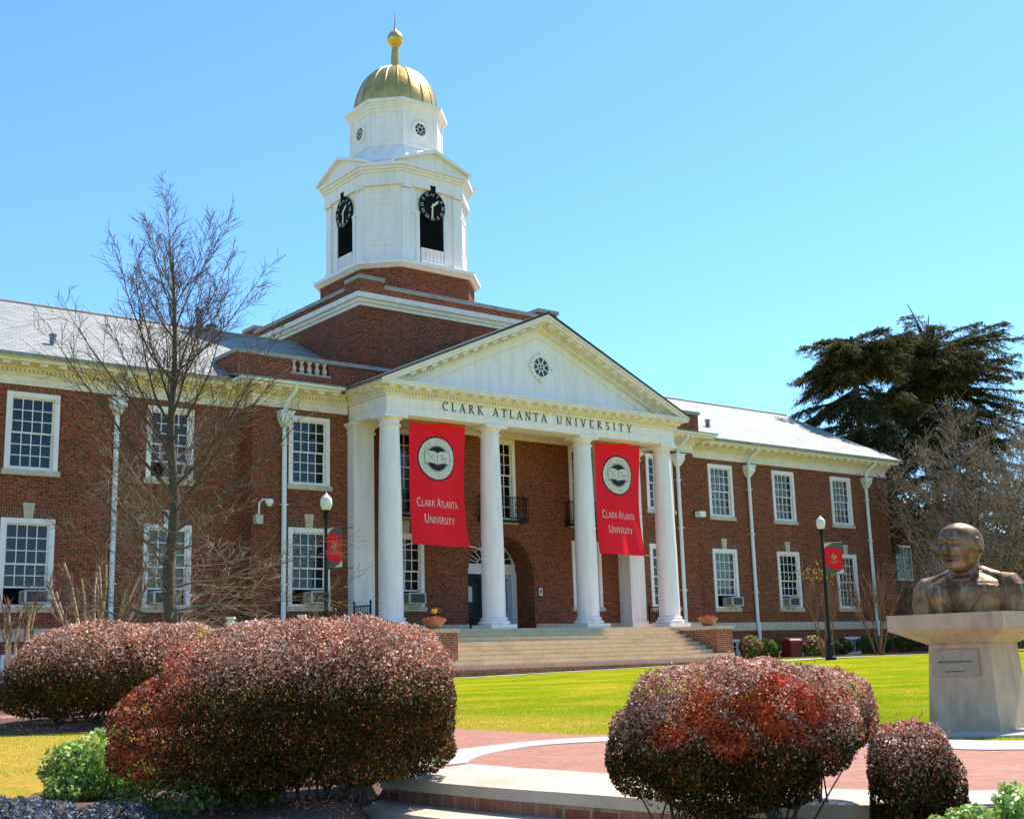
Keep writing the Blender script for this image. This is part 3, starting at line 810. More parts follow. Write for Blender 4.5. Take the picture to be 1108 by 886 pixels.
for sgn, key in ((-1, 'wl'), (1, 'wr')):
    mb = MB()
    a, b = sorted((sgn * XP, sgn * XE)); wall_holes(mb, a, b, -2.0, 7.72, YW, holes_of[key])
    q = sgn * XE
    mb.add([(q, YW, -2), (q, 16, -2), (q, 16, 8.45), (q, 9.5, 12.1), (q, YW, 8.9), (q, YW, 7.72)], [(0, 1, 2, 3, 4, 5) if sgn > 0 else (0, 5, 4, 3, 2, 1)])
    x0, x1 = sorted((q, 0)); mb.add([(x0, 16, -2), (x1, 16, -2), (x1, 16, 8.45), (x0, 16, 8.45)], [(0, 1, 2, 3)])
    mb.build('wing_wall', MT['brick'], BLD, recalc=False)
for sgn, key in ((-1, 'pl'), (1, 'pr')):
    mb = MB()
    a, b = sorted((sgn * 6.3, sgn * XP)); wall_holes(mb, a, b, -2.0, 7.72, YP, holes_of[key])
    mb.add([(sgn * XP, YP, -2), (sgn * XP, YW, -2), (sgn * XP, YW, 7.72), (sgn * XP, YP, 7.72)], [(0, 1, 2, 3)])
    mb.add([(sgn * 6.3, YP, -2), (sgn * 6.3, YA, -2), (sgn * 6.3, YA, 7.72), (sgn * 6.3, YP, 7.72)], [(0, 1, 2, 3)])
    mb.build('pavilion_wall', MT['brick'], BLD, recalc=False)
# wall behind the columns, with the arched entrance
mb = MB()
AR, AS, DY = 1.62, 2.06, 3.55
arch_pts = [(AR * math.cos(R(a)), AS + AR * math.sin(R(a))) for a in range(0, 181, 9)]
wall_holes(mb, -6.3, 6.3, 0.0, 7.72, YA, [h for h in holes_of['pc']] + [(-AR, AR, 0.0, AS + AR)], 0.2, [(-AR, AR, 0.0, AS + AR)])
mb.add([(x, YA, z) for x, z in arch_pts[:11]] + [(AR, YA, AS + AR)], [tuple(range(12))])
mb.add([(x, YA, z) for x, z in arch_pts[10:]] + [(-AR, YA, AS + AR)], [tuple(range(12))])
bar = [(AR, 0.0)] + arch_pts + [(-AR, 0.0)]
for (xa, za), (xb, zb) in zip(bar, bar[1:]):
    mb.add([(xa, YA, za), (xb, YA, zb), (xb, DY + 0.1, zb), (xa, DY + 0.1, za)], [(0, 1, 2, 3)])
mb.build('portico_wall', MT['brick'], BLD, recalc=False)
mb = MB()   # rowlock ring round the arch, a little proud
for k in range(24):
    a0, a1 = R(180 * k / 24 + 0.6), R(180 * (k + 1) / 24 - 0.6)
    q = [(r_ * math.cos(a), AS + r_ * math.sin(a)) for r_, a in ((AR + 0.012, a0), (AR + 0.23, a0), (AR + 0.23, a1), (AR + 0.012, a1))]
    mb.prism_y(q, YA - 0.006, YA + 0.02)
mb.build('arch_ring', MT['brick_quoin'], BLD)
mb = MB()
mb.box(-XE + 0.3, XE - 0.3, 4.6, 4.7, -1.9, 8.2)  # dark sheet set inside, stands for unlit rooms behind the panes
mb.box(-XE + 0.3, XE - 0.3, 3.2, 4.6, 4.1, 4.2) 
mb.build('unlit_backing', MT['dark'], BLD)

def make_window(x0, x1, y, zb, zt, kw):
    f = MB(); j = 0.16 if not kw.get('small') else 0.09
    f.box(x0, x0 + j, y - 0.05, y + 0.14, zb, zt); f.box(x1 - j, x1, y - 0.05, y + 0.14, zb, zt)
    f.box(x0 + j, x1 - j, y - 0.047, y + 0.14, zt - j, zt); f.box(x0 + j, x1 - j, y - 0.03, y + 0.14, zb, zb + 0.07)
    win = f.build('window', MT['white'], BLD)
    xa, xb, za, ze = x0 + j, x1 - j, zb + 0.07, zt - j
    mid = (za + ze) / 2
    tall = (zt - zb) > 3
    rows_u = 3; rows_l = 3
    if kw.get('small'):
        mid = za
    raise_ = 0.50 if kw.get('ac') else 0.0
    if raise_: rows_l = 2
    if tall: rows_u, rows_l = 3, 4; mid = ze - (ze - za) * 3 / 7
    s = MB(); g = MB()
    def sash(z0, z1, yy, rows, cols=4):
        fr = 0.05
        s.box(xa, xa + fr, yy, yy + 0.04, z0, z1); s.box(xb - fr, xb, yy, yy + 0.04, z0, z1)
        s.box(xa + fr, xb - fr, yy + 0.001, yy + 0.039, z0, z0 + fr); s.box(xa + fr, xb - fr, yy + 0.001, yy + 0.039, z1 - fr, z1)
        for c in range(1, cols):
            xm = xa + fr + (xb - xa - 2 * fr) * c / cols
            s.box(xm - 0.014, xm + 0.014, yy + 0.004, yy + 0.034, z0 + fr, z1 - fr)
        for r_ in range(1, rows):
            zm = z0 + fr + (z1 - z0 - 2 * fr) * r_ / rows
            s.box(xa + fr, xb - fr, yy + 0.006, yy + 0.032, zm - 0.014, zm + 0.014)
        g.add([(xa + fr, yy + 0.02, z0 + fr), (xb - fr, yy + 0.02, z0 + fr), (xb - fr, yy + 0.02, z1 - fr), (xa + fr, yy + 0.02, z1 - fr)], [(0, 1, 2, 3)])
    if kw.get('small'):
        sash(za, ze, y + 0.05, 3, 5)
    else:
        sash(mid - 0.03, ze, y + 0.03, rows_u)
        sash(za + raise_, mid + 0.03, y + 0.075, rows_l)
    s.build('sash', MT['white'], win); g.build('pane', MT['glass'], win, recalc=False)
    if not kw.get('small'):
        sl = MB(); sl.box(x0 - 0.07, x1 + 0.07, y - 0.10, y + 0.14, zb - 0.17, zb - 0.003)
        sl.build('sill', MT['stone'], win)
    c = kw.get('curtain')
    if c:
        b = MB(); z0 = za if c in ('full', 'tan') else za + (ze - za) * 0.33
        n = 24
        for i in range(n):
            if c == 'full' and i in (5, 6, 12, 17, 18): continue
            a = xa + (xb - xa) * i / n; d = 0.012 * math.sin(i * 2.1)
            b.add([(a, y + 0.24 + d, z0), (xa + (xb - xa) * (i + 1) / n, y + 0.24 - d, z0), (xa + (xb - xa) * (i + 1) / n, y + 0.24 - d, ze), (a, y + 0.24 + d, ze)], [(0, 1, 2, 3)])
        b.build('curtain', MT['tanblind'] if c == 'tan' else MT['curtain'], win, recalc=False)
    if kw.get('stone'):
        xc = (x0 + x1) / 2; k = MB()
        k.prism_y([(xc - 0.13, zt + 0.004), (xc + 0.13, zt + 0.004), (xc + 0.18, zt + 0.48), (xc - 0.18, zt + 0.48)], y - 0.045, y + 0.05)
        k.build('keystone', MT['stone'], win)
    if not kw.get('small') and not tall:
        xc = (x0 + x1) / 2; k = MB(); w = (x1 - x0) / 2
        h = 0.30 if kw.get('stone') else 0.2
        if kw.get('stone'):
            for sg in (-1, 1):
                q = [(xc + sg * 0.135, zt + 0.004), (xc + sg * (w - 0.02), zt + 0.004), (xc + sg * (w + 0.12), zt + h), (xc + sg * 0.165, zt + h)]
                k.prism_y(q, y - 0.006, y + 0.02)
        else:
            k.prism_y([(xc - w + 0.02, zt + 0.004), (xc + w - 0.02, zt + 0.004), (xc + w + 0.08, zt + h), (xc - w - 0.08, zt + h)], y - 0.006, y + 0.02)
        k.build('jack_arch', MT['soldier'], win)
    return win
for wdef in WINS: make_window(*wdef)

# water table, quoins
for sg in (-1, 1):
    mb = MB(); a, b = sorted((sg * (XP + 0.07), sg * (XE + 0.05))); mb.box(a, b, YW - 0.07, YW + 0.1, -0.12, 0.25)
    a, b = sorted((sg * 7.55, sg * (XP + 0.07))); mb.box(a, b, YP - 0.07, YP + 0.1, -0.12, 0.25); mb.box(min(sg * (XP - 0.06), sg * (XP + 0.07)), max(sg * (XP - 0.06), sg * (XP + 0.07)), YP + 0.1, YW - 0.07, -0.12, 0.25)
    mb.build('water_table', MT['stone'], BLD)
    mb = MB(); a, b = sorted((sg * 1.64, sg * 6.1)); mb.box(a, b, YA - 0.06, YA + 0.1, 0.004, 0.25); mb.build('plinth_course', MT['stone'], BLD)
for sg in (-1, 1):
    for xa, xb, yy, dp in ((XP - 0.95, XP + 0.018, YP, 0.35), (XE - 0.85, XE + 0.018, YW, 0.7)):
        mb = MB()
        for k in range(11):
            z0 = 0.3 + 0.68 * k
            if z0 + 0.55 > 7.7: continue
            a, b = sorted((sg * xa, sg * xb)); mb.box(a, b, yy - 0.018, yy + dp, z0, z0 + 0.53)
        mb.build('quoin', MT['brick_quoin'], BLD)

# cornices of the wings and pavilions
WPROF = [(7.70, 7.78, 0.06), (7.78, 8.00, 0.03), (8.00, 8.07, 0.10), (8.07, 8.165, 0.12), (8.165, 8.20, 0.23), (8.20, 8.30, 0.25), (8.30, 8.40, 0.72)]
for sg in (-1, 1):
    for which, xin, xout, yy in (('wing', XP, XE, YW), ('pavilion', 7.0, XP, YP)):
        frieze, corona, gut, dent = MB(), MB(), MB(), MB()
        for z0, z1, pr in WPROF:
            m_ = frieze if z1 <= 8.07 else corona
            if which == 'wing': a, b = sorted((sg * (XP + pr), sg * (XE + (pr if pr < 0.3 else 0.25))))
            else: a, b = sorted((sg * (7.0 + pr), sg * (XP + pr)))
            m_.box(a, b, yy - pr, yy + (0.6 if which == 'wing' else 0.8), z0, z1)
        if which == 'wing': a, b = sorted((sg * (XP + 0.84), sg * (XE + 0.25)))
        else: a, b = sorted((sg * 7.6, sg * (XP + 0.84)))
        gut.box(a, b, yy - 0.86, yy + (0.6 if which == 'wing' else 0.8), 8.405, 8.50)
        x0, x1 = (7.25, XP + 0.1) if which == 'pavilion' else (XP + 0.25, XE + 0.1)
        a, b = sorted((sg * x0, sg * x1)); dent.comb(a, b, 0.135, 0.075, yy - 0.2, yy - 0.12, 8.075, 8.16)
        modl = MB(); modl.comb(a, b, 0.56, 0.24, yy - 0.64, yy - 0.25, 8.212, 8.297)
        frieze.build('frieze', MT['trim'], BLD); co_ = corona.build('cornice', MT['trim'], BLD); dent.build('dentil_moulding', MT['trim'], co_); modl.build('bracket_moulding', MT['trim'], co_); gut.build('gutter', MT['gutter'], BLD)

# roofs
mb = MB()
ze, zr = 8.5, 12.2
def slab(mb, q, t):
    mb.frustum([(x, y, z - t) for x, y, z in q], q)
RX = XE + 0.35
roof = MB(); slab(roof, [(-RX, 2.06, ze + 0.03), (RX, 2.06, ze + 0.03), (RX, 9.5, zr), (-RX, 9.5, zr)], 0.12)
slab(roof, [(-RX, 9.5, zr), (RX, 9.5, zr), (RX, 17.0, ze + 0.03), (-RX, 17.0, ze + 0.03)], 0.12)
for sg in (-1, 1):
    a, b = sorted((sg * 7.4, sg * (XP + 0.86)))
    slab(roof, [(a, 1.27, 8.525), (b, 1.27, 8.525), (b, 2.6, 8.80), (a, 2.6, 8.80)], 0.05)
ROOF = roof.build('roof', MT['slate'], BLD)
mb = MB(); mb.tube([(-RX, 9.5, zr + 0.02), (RX, 9.5, zr + 0.02)], 0.07, 8); mb.build('ridge_cap', MT['copper'], ROOF)
for x, y, z, h, r_ in ((-17.16, 3.5, 9.2, 0.42, 0.1), (13.92, 4.0, 9.45, 0.42, 0.11), (-9.6, 9.3, 12.0, 1.05, 0.14), (-9.08, 9.3, 12.0, 0.42, 0.18)):
    mb = MB(); mb.lathe([(r_ * 1.3, 0), (r_, 0.05), (r_, h * 0.8), (r_ * 1.25, h * 0.82), (r_ * 1.25, h * 0.94), (r_ * 0.5, h)], (x, y, z), 12)
    mb.build('roof_vent', MT['pipe'], ROOF, smooth=True)

# brick parapets with balusters above the pavilions
for sg in (-1, 1):
    def bx(mb, a, b, *r): a, b = sorted((sg * a, sg * b)); mb.box(a, b, *r)
    p = MB(); bx(p, 5.0, 7.75, 2.22, 2.5, 8.55, 9.50); bx(p, 9.28, 11.35, 2.22, 2.5, 8.55, 9.50); bx(p, 7.75, 9.28, 2.22, 2.5, 8.55, 8.98); bx(p, 7.75, 9.28, 2.42, 2.5, 8.98, 9.50)
    bx(p, 11.07, 11.35, 2.5, 4.0, 8.55, 9.496)
    par = p.build('parapet', MT['brick'], BLD)
    c = MB(); bx(c, 5.0, 11.42, 2.15, 2.57, 9.502, 9.64); bx(c, 11.0, 11.42, 2.57, 4.0, 9.502, 9.638); bx(c, 7.7, 9.33, 2.17, 2.4, 8.984, 9.05); c.build('coping', MT['copper'], par)
    for k in range(5):
        x = sg * (7.9 + 0.308 * k)
        q = MB(); q.lathe([(0.10, 0), (0.10, 0.05), (0.06, 0.07), (0.095, 0.14), (0.10, 0.18), (0.055, 0.3), (0.05, 0.36), (0.08, 0.39), (0.1, 0.41), (0.1, 0.45)], (x, 2.31, 9.05), 12)
        q.build('baluster', MT['stone'], par, smooth=True)

# downspouts
for x, y in ((-9.62, YP), (9.66, YP), (-15.22, YW), (15.24, YW), (-24.3, YW), (24.32, YW)):
    d = MB(); s0 = 0.085
    d.tube([(x, y - 0.12, 7.05), (x, y - 0.12, 0.32), (x, y - 0.17, 0.2), (x, y - 0.17, -1.45)], s0, 8)
    dsp = d.build('downspout', MT['gutter'], BLD, smooth=True)
    h = MB()
    h.frustum([(x - 0.1, y - 0.2, 7.02), (x + 0.1, y - 0.2, 7.02), (x + 0.1, y - 0.02, 7.02), (x - 0.1, y - 0.02, 7.02)], [(x - 0.24, y - 0.36, 7.3), (x + 0.24, y - 0.36, 7.3), (x + 0.24, y - 0.012, 7.3), (x - 0.24, y - 0.012, 7.3)])
    h.box(x - 0.24, x + 0.24, y - 0.36, y - 0.012, 7.302, 7.5); h.box(x - 0.28, x + 0.28, y - 0.4, y - 0.008, 7.502, 7.56)
    h.build('leader_head', MT['gutter'], dsp)
    h = MB(); h.tube([(x, y - 0.19, 7.55), (x, y - 0.19, 7.75), (x + 0.02, y - 0.30, 7.9), (x + 0.1, y - 0.72, 8.2), (x + 0.1, y - 0.8, 8.41)], 0.075, 8)
    h.build('spout', MT['gutter'], dsp, smooth=True)
    h = MB()
    for z in (1.6, 4.3, 6.4): h.box(x - 0.12, x + 0.12, y - 0.21, y - 0.005, z, z + 0.04)
    h.build('bracket', MT['gutter'], dsp)

# ------------------------------------------------------------------ portico
mb = MB(); mb.box(-7.5, 7.5, -0.75, 2.44, -1.9, 0.0)
mb.build('portico_floor', MT['stepstone'], BLD)
CX = (-6.64, -2.266, 2.266, 6.64)
for x in CX:
    prof = [(0.425, 0.0), (0.428, 0.35), (0.424, 1.6), (0.412, 2.8), (0.395, 4.0), (0.372, 5.2), (0.35, 6.2), (0.342, 6.55)]
    c = MB(); c.lathe([(r_, z + 0.42) for r_, z in prof], (x, 0, 0), 40)
    col_ = c.build('column', MT['white'], BLD, smooth=True)
    b = MB(); b.box(x - 0.58, x + 0.58, -0.58, 0.58, 0.003, 0.15)
    b.lathe([(0.54, 0.15), (0.575, 0.19), (0.575, 0.25), (0.53, 0.285), (0.485, 0.29), (0.47, 0.33), (0.49, 0.345), (0.505, 0.37), (0.49, 0.40), (0.45, 0.405), (0.43, 0.425)], (x, 0, 0), 40)
    b.build('base', MT['white'], col_, smooth=True)
    k = MB(); k.lathe([(0.342, 6.96), (0.40, 6.975), (0.41, 7.0), (0.40, 7.025), (0.345, 7.04), (0.345, 7.15), (0.37, 7.16), (0.40, 7.2), (0.45, 7.245)], (x, 0, 0), 40)
    k.box(x - 0.475, x + 0.475, -0.475, 0.475, 7.246, 7.363)
    k.build('capital', MT['white'], col_, smooth=True)
for sg in (-1, 1):
    x = sg * 6.62
    p = MB(); p.box(x - 0.42, x + 0.42, 1.72, 2.43, 0.004, 6.98)
    pil = p.build('pilaster', MT['white'], BLD)
    b = MB(); b.box(x - 0.5, x + 0.5, 1.62, 2.425, 0.002, 0.2); b.box(x - 0.47, x + 0.47, 1.65, 2.427, 0.202, 0.3); b.build('base', MT['white'], pil)
    k = MB(); k.box(x - 0.46, x + 0.46, 1.66, 2.428, 6.98, 7.05); k.box(x - 0.43, x + 0.43, 1.70, 2.429, 7.052, 7.16)
    k.frustum([(x - 0.43, 1.70, 7.162), (x + 0.43, 1.70, 7.162), (x + 0.43, 2.42, 7.162), (x - 0.43, 2.42, 7.162)], [(x - 0.56, 1.56, 7.28), (x + 0.56, 1.56, 7.28), (x + 0.56, 2.42, 7.28), (x - 0.56, 2.42, 7.28)])
    k.box(x - 0.57, x + 0.57, 1.55, 2.426, 7.282, 7.362); k.build('capital', MT['white'], pil)

ent = MB()
EX, EY = 7.0, -0.4
ent.box(-EX, EX, EY, 0.42, 7.366, 8.0)
for sg in (-1, 1):
    a, b = sorted((sg * EX, sg * 6.2)); ent.box(a, b, 0.42, 2.14, 7.366, 8.0)
ent.box(-EX - 0.025, EX + 0.025, EY - 0.025, 2.1, 7.62, 7.655)
ENT = ent.build('entablature', MT['white'], BLD)
ceil = MB(); ceil.box(-6.2, 6.2, 0.42, 2.41, 7.66, 7.75); ceil.box(-6.2, 6.2, 0.42, 0.56, 7.5, 7.655); ceil.box(-6.2, 6.2, 2.28, 2.412, 7.5, 7.655)
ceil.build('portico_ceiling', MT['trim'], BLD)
PPROF = [(8.002, 8.07, 0.08), (8.07, 8.165, 0.10), (8.165, 8.20, 0.17), (8.20, 8.30, 0.18), (8.30, 8.40, 0.46), (8.40, 8.47, 0.5)]
pc = MB()
for z0, z1, pr in PPROF: pc.box(-EX - pr, EX + pr, EY - pr, YP + 0.3, z0, z1)
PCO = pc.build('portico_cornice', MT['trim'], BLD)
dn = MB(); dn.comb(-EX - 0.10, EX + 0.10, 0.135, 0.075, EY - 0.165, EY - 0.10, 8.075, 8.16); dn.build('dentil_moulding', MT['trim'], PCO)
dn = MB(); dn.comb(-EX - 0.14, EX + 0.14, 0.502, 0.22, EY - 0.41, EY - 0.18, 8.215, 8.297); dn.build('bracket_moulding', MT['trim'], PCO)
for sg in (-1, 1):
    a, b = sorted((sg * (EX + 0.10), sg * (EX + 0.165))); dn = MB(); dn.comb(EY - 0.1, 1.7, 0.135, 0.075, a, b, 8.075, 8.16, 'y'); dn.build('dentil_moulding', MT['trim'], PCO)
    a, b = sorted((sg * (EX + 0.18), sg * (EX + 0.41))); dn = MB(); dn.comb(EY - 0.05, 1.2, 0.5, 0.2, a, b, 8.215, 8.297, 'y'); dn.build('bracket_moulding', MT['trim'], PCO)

SLP = (11.80 - 8.47) / 7.5
def chev(mb, top, thick, y0, y1, zlow=8.472):
    """gable-shaped band: its top edge starts at TOP on the axis and it is THICK high"""
    xo = (top - zlow) / SLP; xi = (top - thick - zlow) / SLP
    mb.prism_y([(-xo, zlow), (0, top), (0, top - thick), (-xi, zlow)], y0, y1)
    mb.prism_y([(xo, zlow), (xi, zlow), (0, top - thick), (0, top)], y0, y1)
tp = MB(); xt = (11.3 - 8.472) / SLP
tp.prism_y([(-xt, 8.472), (xt, 8.472), (0, 11.3)], -0.28, 0.1)
TYM = tp.build('tympanum', MT['white'], BLD)
rk = MB(); chev(rk, 11.80, 0.10, -0.92, 0.1); chev(rk, 11.698, 0.13, -0.86, 0.1); chev(rk, 11.566, 0.10, -0.58, 0.1); chev(rk, 11.464, 0.10, -0.50, 0.1); chev(rk, 11.362, 0.08, -0.46, 0.1)
chev(rk, 11.02, 0.05, -0.30, -0.27)
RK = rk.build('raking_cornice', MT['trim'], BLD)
th = math.atan(SLP)
for sg in (-1, 1):
    L = 7.4 / math.cos(th)
    a, b = sorted((sg * 0.2, sg * (L - 1.2)))
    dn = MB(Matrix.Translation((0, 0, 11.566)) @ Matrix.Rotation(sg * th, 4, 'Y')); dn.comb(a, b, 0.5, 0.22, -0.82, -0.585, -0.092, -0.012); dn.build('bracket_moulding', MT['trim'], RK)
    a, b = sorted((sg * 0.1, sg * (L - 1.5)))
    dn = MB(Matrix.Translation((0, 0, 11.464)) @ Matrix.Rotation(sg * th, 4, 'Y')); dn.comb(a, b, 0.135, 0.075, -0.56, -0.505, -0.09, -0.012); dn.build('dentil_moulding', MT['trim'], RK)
pr_ = MB()
slab(pr_, [(-7.62, -0.95, 8.42), (0, -0.95, 11.84), (0, 9.2, 11.84), (-7.62, 2.6, 8.42)], -0.06)
slab(pr_, [(0, -0.95, 11.84), (7.62, -0.95, 8.42), (7.62, 2.6, 8.42), (0, 9.2, 11.84)], -0.06)
pr_.build('portico_roof', MT['shaderoof'], BLD)
# round window in the pediment
def oculus(parent, c, n_dir, r_, mat_ring, ring_w=0.13, keys=True):
    """round window; n_dir: outward direction in the plan"""
    nx, ny = n_dir; tx, ty = -ny, nx
    def P(a, rad, d): return (c[0] + tx * rad * math.cos(a) + nx * d, c[1] + ty * rad * math.cos(a) + ny * d, c[2] + rad * math.sin(a))
    m_ = MB(); n = 32
    prof = [(r_, 0.01), (r_, 0.06), (r_ + ring_w * 0.4, 0.09), (r_ + ring_w, 0.06), (r_ + ring_w, 0.0)]
    for i in range(n):
        a0, a1 = 2 * math.pi * i / n, 2 * math.pi * (i + 1) / n
        for (ra, da), (rb, db) in zip(prof, prof[1:]):
            m_.add([P(a0, ra, da), P(a1, ra, da), P(a1, rb, db), P(a0, rb, db)], [(0, 1, 2, 3)])
    if keys:
        for k in range(4):
            a = k * math.pi / 2; q = []
            for da, rr in ((-0.16, r_ + ring_w * 0.2), (0.16, r_ + ring_w * 0.2), (0.17, r_ + ring_w * 1.7), (-0.17, r_ + ring_w * 1.7)):
                q.append((a + da * 0.75, rr))
            m_.frustum([P(a_, rr, 0.0) for a_, rr in q], [P(a_, rr, 0.11) for a_, rr in q])
    w = m_.build('round_window', mat_ring, parent)
    g = MB(); g.add([P(2 * math.pi * i / n, r_, 0.012) for i in range(n)], [tuple(range(n))]); g.build('pane', MT['louvreglass'], w, recalc=False) if w.parent is BLD else None
    return w, P
def glass_dark():
    m, n, l, b = new_mat('dark_glass')
    tc = n.new('ShaderNodeTexCoord').outputs['Object']
    l.new(ramp(n, l, noise(n, l, tc, 3, 2), [(0.3, (0.012, 0.016, 0.024)), (0.7, (0.03, 0.038, 0.05))]), b.inputs['Base Color'])
    b.inputs['Roughness'].default_value = 0.06
    return m
MT['louvreglass'] = glass_dark()
def oculus_bars(parent, P, r_):
    m_ = MB()
    def bar_(p, q, w):
        (a, ra), (b, rb) = p, q
        A, B = Vector(P(a, ra, 0.03)), Vector(P(b, rb, 0.03))
        m_.tube([A, B], w, 5)
    for k in range(8):
        a = k * math.pi / 4 + math.pi / 8
        bar_((a, r_ * 0.42), (a, r_), 0.016 + r_ * 0.02)
    for k in range(16):
        bar_((k * math.pi / 8, r_ * 0.42), ((k + 1) * math.pi / 8, r_ * 0.42), 0.014 + r_ * 0.02)
    bar_((0, r_ * 0.42), (math.pi, r_ * 0.42), 0.012 + r_ * 0.012); bar_((math.pi / 2, r_ * 0.42), (-math.pi / 2, r_ * 0.42), 0.012 + r_ * 0.012)
    m_.build('glazing_bar', MT['white'], parent)
w_, P_ = oculus(BLD, (0.05, -0.285, 9.84), (0, -1), 0.37, MT['white'])
oculus_bars(w_, P_, 0.37)

# the name on the frieze
for text, xa, xb in (('CLARK', -4.66, -2.84), ('ATLANTA', -2.40, 0.17), ('UNIVERSITY', 0.68, 4.60)):
    size = 0.305
    w0 = text_width(text, size, True, 0.0); gap = ((xb - xa) - w0) / (len(text) - 1) / size
    x_ = xa
    for ch in text:
        m_ = MB(); put_text(m_, ch, size, lambda x, z, d: (x_ + x, EY - 0.002 - d, 7.685 + z), True, gap, None, 0.018)
        m_.build('frieze_letter', MT['letter'], BLD); x_ += (glyph(ch, True)[1] + gap) * size

# entrance doors under the arch
d = MB()
d.box(-1.615, 1.615, DY, DY + 0.12, 2.26, 2.60); d.box(-1.617, 1.617, DY - 0.06, DY + 0.1, 2.56, 2.64); d.box(-1.617, 1.617, DY - 0.03, DY + 0.1, 2.24, 2.30)
d.box(-1.613, -1.36, DY - 0.02, DY + 0.12, 0.005, 2.238); d.box(1.36, 1.613, DY - 0.02, DY + 0.12, 0.005, 2.238)
d.box(-0.05, 0.05, DY, DY + 0.1, 0.005, 2.237)
ring = [(r_ * math.cos(R(a)), 2.64 + r_ * math.sin(R(a)) * 0.66) for r_ in (1.61, 1.40) for a in (range(0, 181, 10) if r_ > 1.5 else range(180, -1, -10))]
n_ = 19
for k in range(n_ - 1):
    q = [ring[k], ring[k + 1], ring[2 * n_ - 2 - k], ring[2 * n_ - 1 - k]]; d.prism_y(q, DY - 0.03, DY + 0.1)
DF = d.build('door_frame', MT['white'], BLD)
fan = MB()
for a in range(15, 180, 21):
    fan.tube([(0.28 * math.cos(R(a)), DY + 0.03, 2.645 + 0.2 * math.sin(R(a))), (1.42 * math.cos(R(a)), DY + 0.03, 2.645 + 0.95 * math.sin(R(a)))], 0.02, 5)
for rr in (0.3, 0.86):
    fan.tube([(rr * math.cos(R(a)), DY + 0.03, 2.645 + rr * 0.67 * math.sin(R(a))) for a in range(0, 181, 12)], 0.02, 5)
fan.build('fanlight', MT['white'], DF)
g = MB(); g.add([(1.45 * math.cos(R(a)), DY + 0.05, 2.64 + 0.97 * math.sin(R(a))) for a in range(0, 181, 10)], [tuple(range(19))]); g.build('pane', MT['louvreglass'], DF, recalc=False)
def leaf_door(x0, x1, mat, name, white):
    m_ = MB(); y = DY + 0.05; st = 0.17
    m_.box(x0, x0 + st, y, y + 0.06, 0.02, 2.235); m_.box(x1 - st, x1, y, y + 0.06, 0.02, 2.235)
    m_.box(x0 + st, x1 - st, y + 0.001, y + 0.059, 0.02, 0.72); m_.box(x0 + st, x1 - st, y + 0.001, y + 0.059, 2.05, 2.235); m_.box(x0 + st + 0.08, x1 - st - 0.08, y - 0.015, y, 0.18, 0.6)
    dr = m_.build(name, mat, BLD)
    g_ = MB(); g_.box(x0 + st, x1 - st, y + 0.025, y + 0.035, 0.72, 2.05); g_.build('pane', MT['louvreglass'], dr)
    if white:
        b_ = MB(); xc, hw = (x0 + x1) / 2, (x1 - x0) / 2 - st
        for k in range(4):
            z = 0.72 + 0.3325 * k
            for s_ in (-1, 1):
                b_.tube([(xc + s_ * hw * math.cos(R(a)) * (1 if True else 0), y + 0.015, z + 0.166 + 0.166 * math.sin(R(a))) for a in range(-90, 91, 15)], 0.014, 5)
            b_.tube([(xc - hw, y + 0.015, z), (xc + hw, y + 0.015, z)], 0.014, 5)
        b_.tube([(xc, y + 0.015, 0.72), (xc, y + 0.015, 2.05)], 0.014, 5)
        b_.build('door_grille', MT['white'], dr)
    else:
        n_ = MB(); n_.box(x0 + 0.42, x0 + 0.78, y - 0.012, y - 0.004, 1.15, 1.75)
        n_.build('notice', MT['bannerwhite'], dr)
    h = MB(); hx = x1 - 0.08 if x0 < 0 else x0 + 0.08
    h.tube([(hx, y - 0.06, 0.95), (hx, y - 0.06, 1.25)], 0.015, 6); h.tube([(hx, y - 0.06, 0.96), (hx, y, 0.96)], 0.01, 6); h.tube([(hx, y - 0.06, 1.24), (hx, y, 1.24)], 0.01, 6)
    h.build('handle', MT['pipe'], dr)
leaf_door(-1.355, -0.055, MT['black'], 'door', False)
leaf_door(0.055, 1.355, MT['door'], 'door', True)
m_ = MB(); m_.box(1.85, 2.02, YA - 0.02, YA - 0.002, 1.35, 1.65); ws = m_.build('wall_sign', MT['signwhite'], BLD)
m_ = MB(); m_.box(1.89, 1.98, YA - 0.024, YA - 0.0205, 1.42, 1.58); m_.build('printed_panel', MT['bannergrey'], ws)

# balconies of the three tall windows
for xc in (-4.43, 0.0, 4.43):
    m_ = MB(); x0, x1, y0, y1 = xc - 1.1, xc + 1.1, YA - 0.42, YA - 0.004
    m_.box(x0, x1, y0, y1, 4.17, 4.23)
    bal = m_.build('balcony', MT['black'], BLD)
    m_ = MB()
    for z in (4.32, 5.12): m_.tube([(x0, y1, z), (x0, y0, z), (x1, y0, z), (x1, y1, z)], 0.022, 6)
    k = 0; x = x0
    while x <= x1 + 0.01:
        if abs(x - xc) > 0.12: m_.box(x - 0.009, x + 0.009, y0 - 0.009, y0 + 0.009, 4.23, 5.12)
        x += 0.11
    for y in (y0 + 0.1, y0 + 0.2, y0 + 0.3):
        m_.box(x0 - 0.009, x0 + 0.009, y - 0.009, y + 0.009, 4.23, 5.12); m_.box(x1 - 0.009, x1 + 0.009, y - 0.009, y + 0.009, 4.23, 5.12)
    for ox in (-0.55, 0, 0.55):
        for rr, zc in ((0.1, 4.6), (0.1, 4.84)):
            m_.tube([(xc + ox + rr * math.cos(R(a)), y0 - 0.012, zc + rr * math.sin(R(a))) for a in range(0, 361, 30)], 0.012, 5)
        m_.tube([(xc + ox, y0 - 0.012, 4.32), (xc + ox, y0 - 0.012, 5.12)], 0.012, 5)
    m_.build('balustrade', MT['black'], bal)

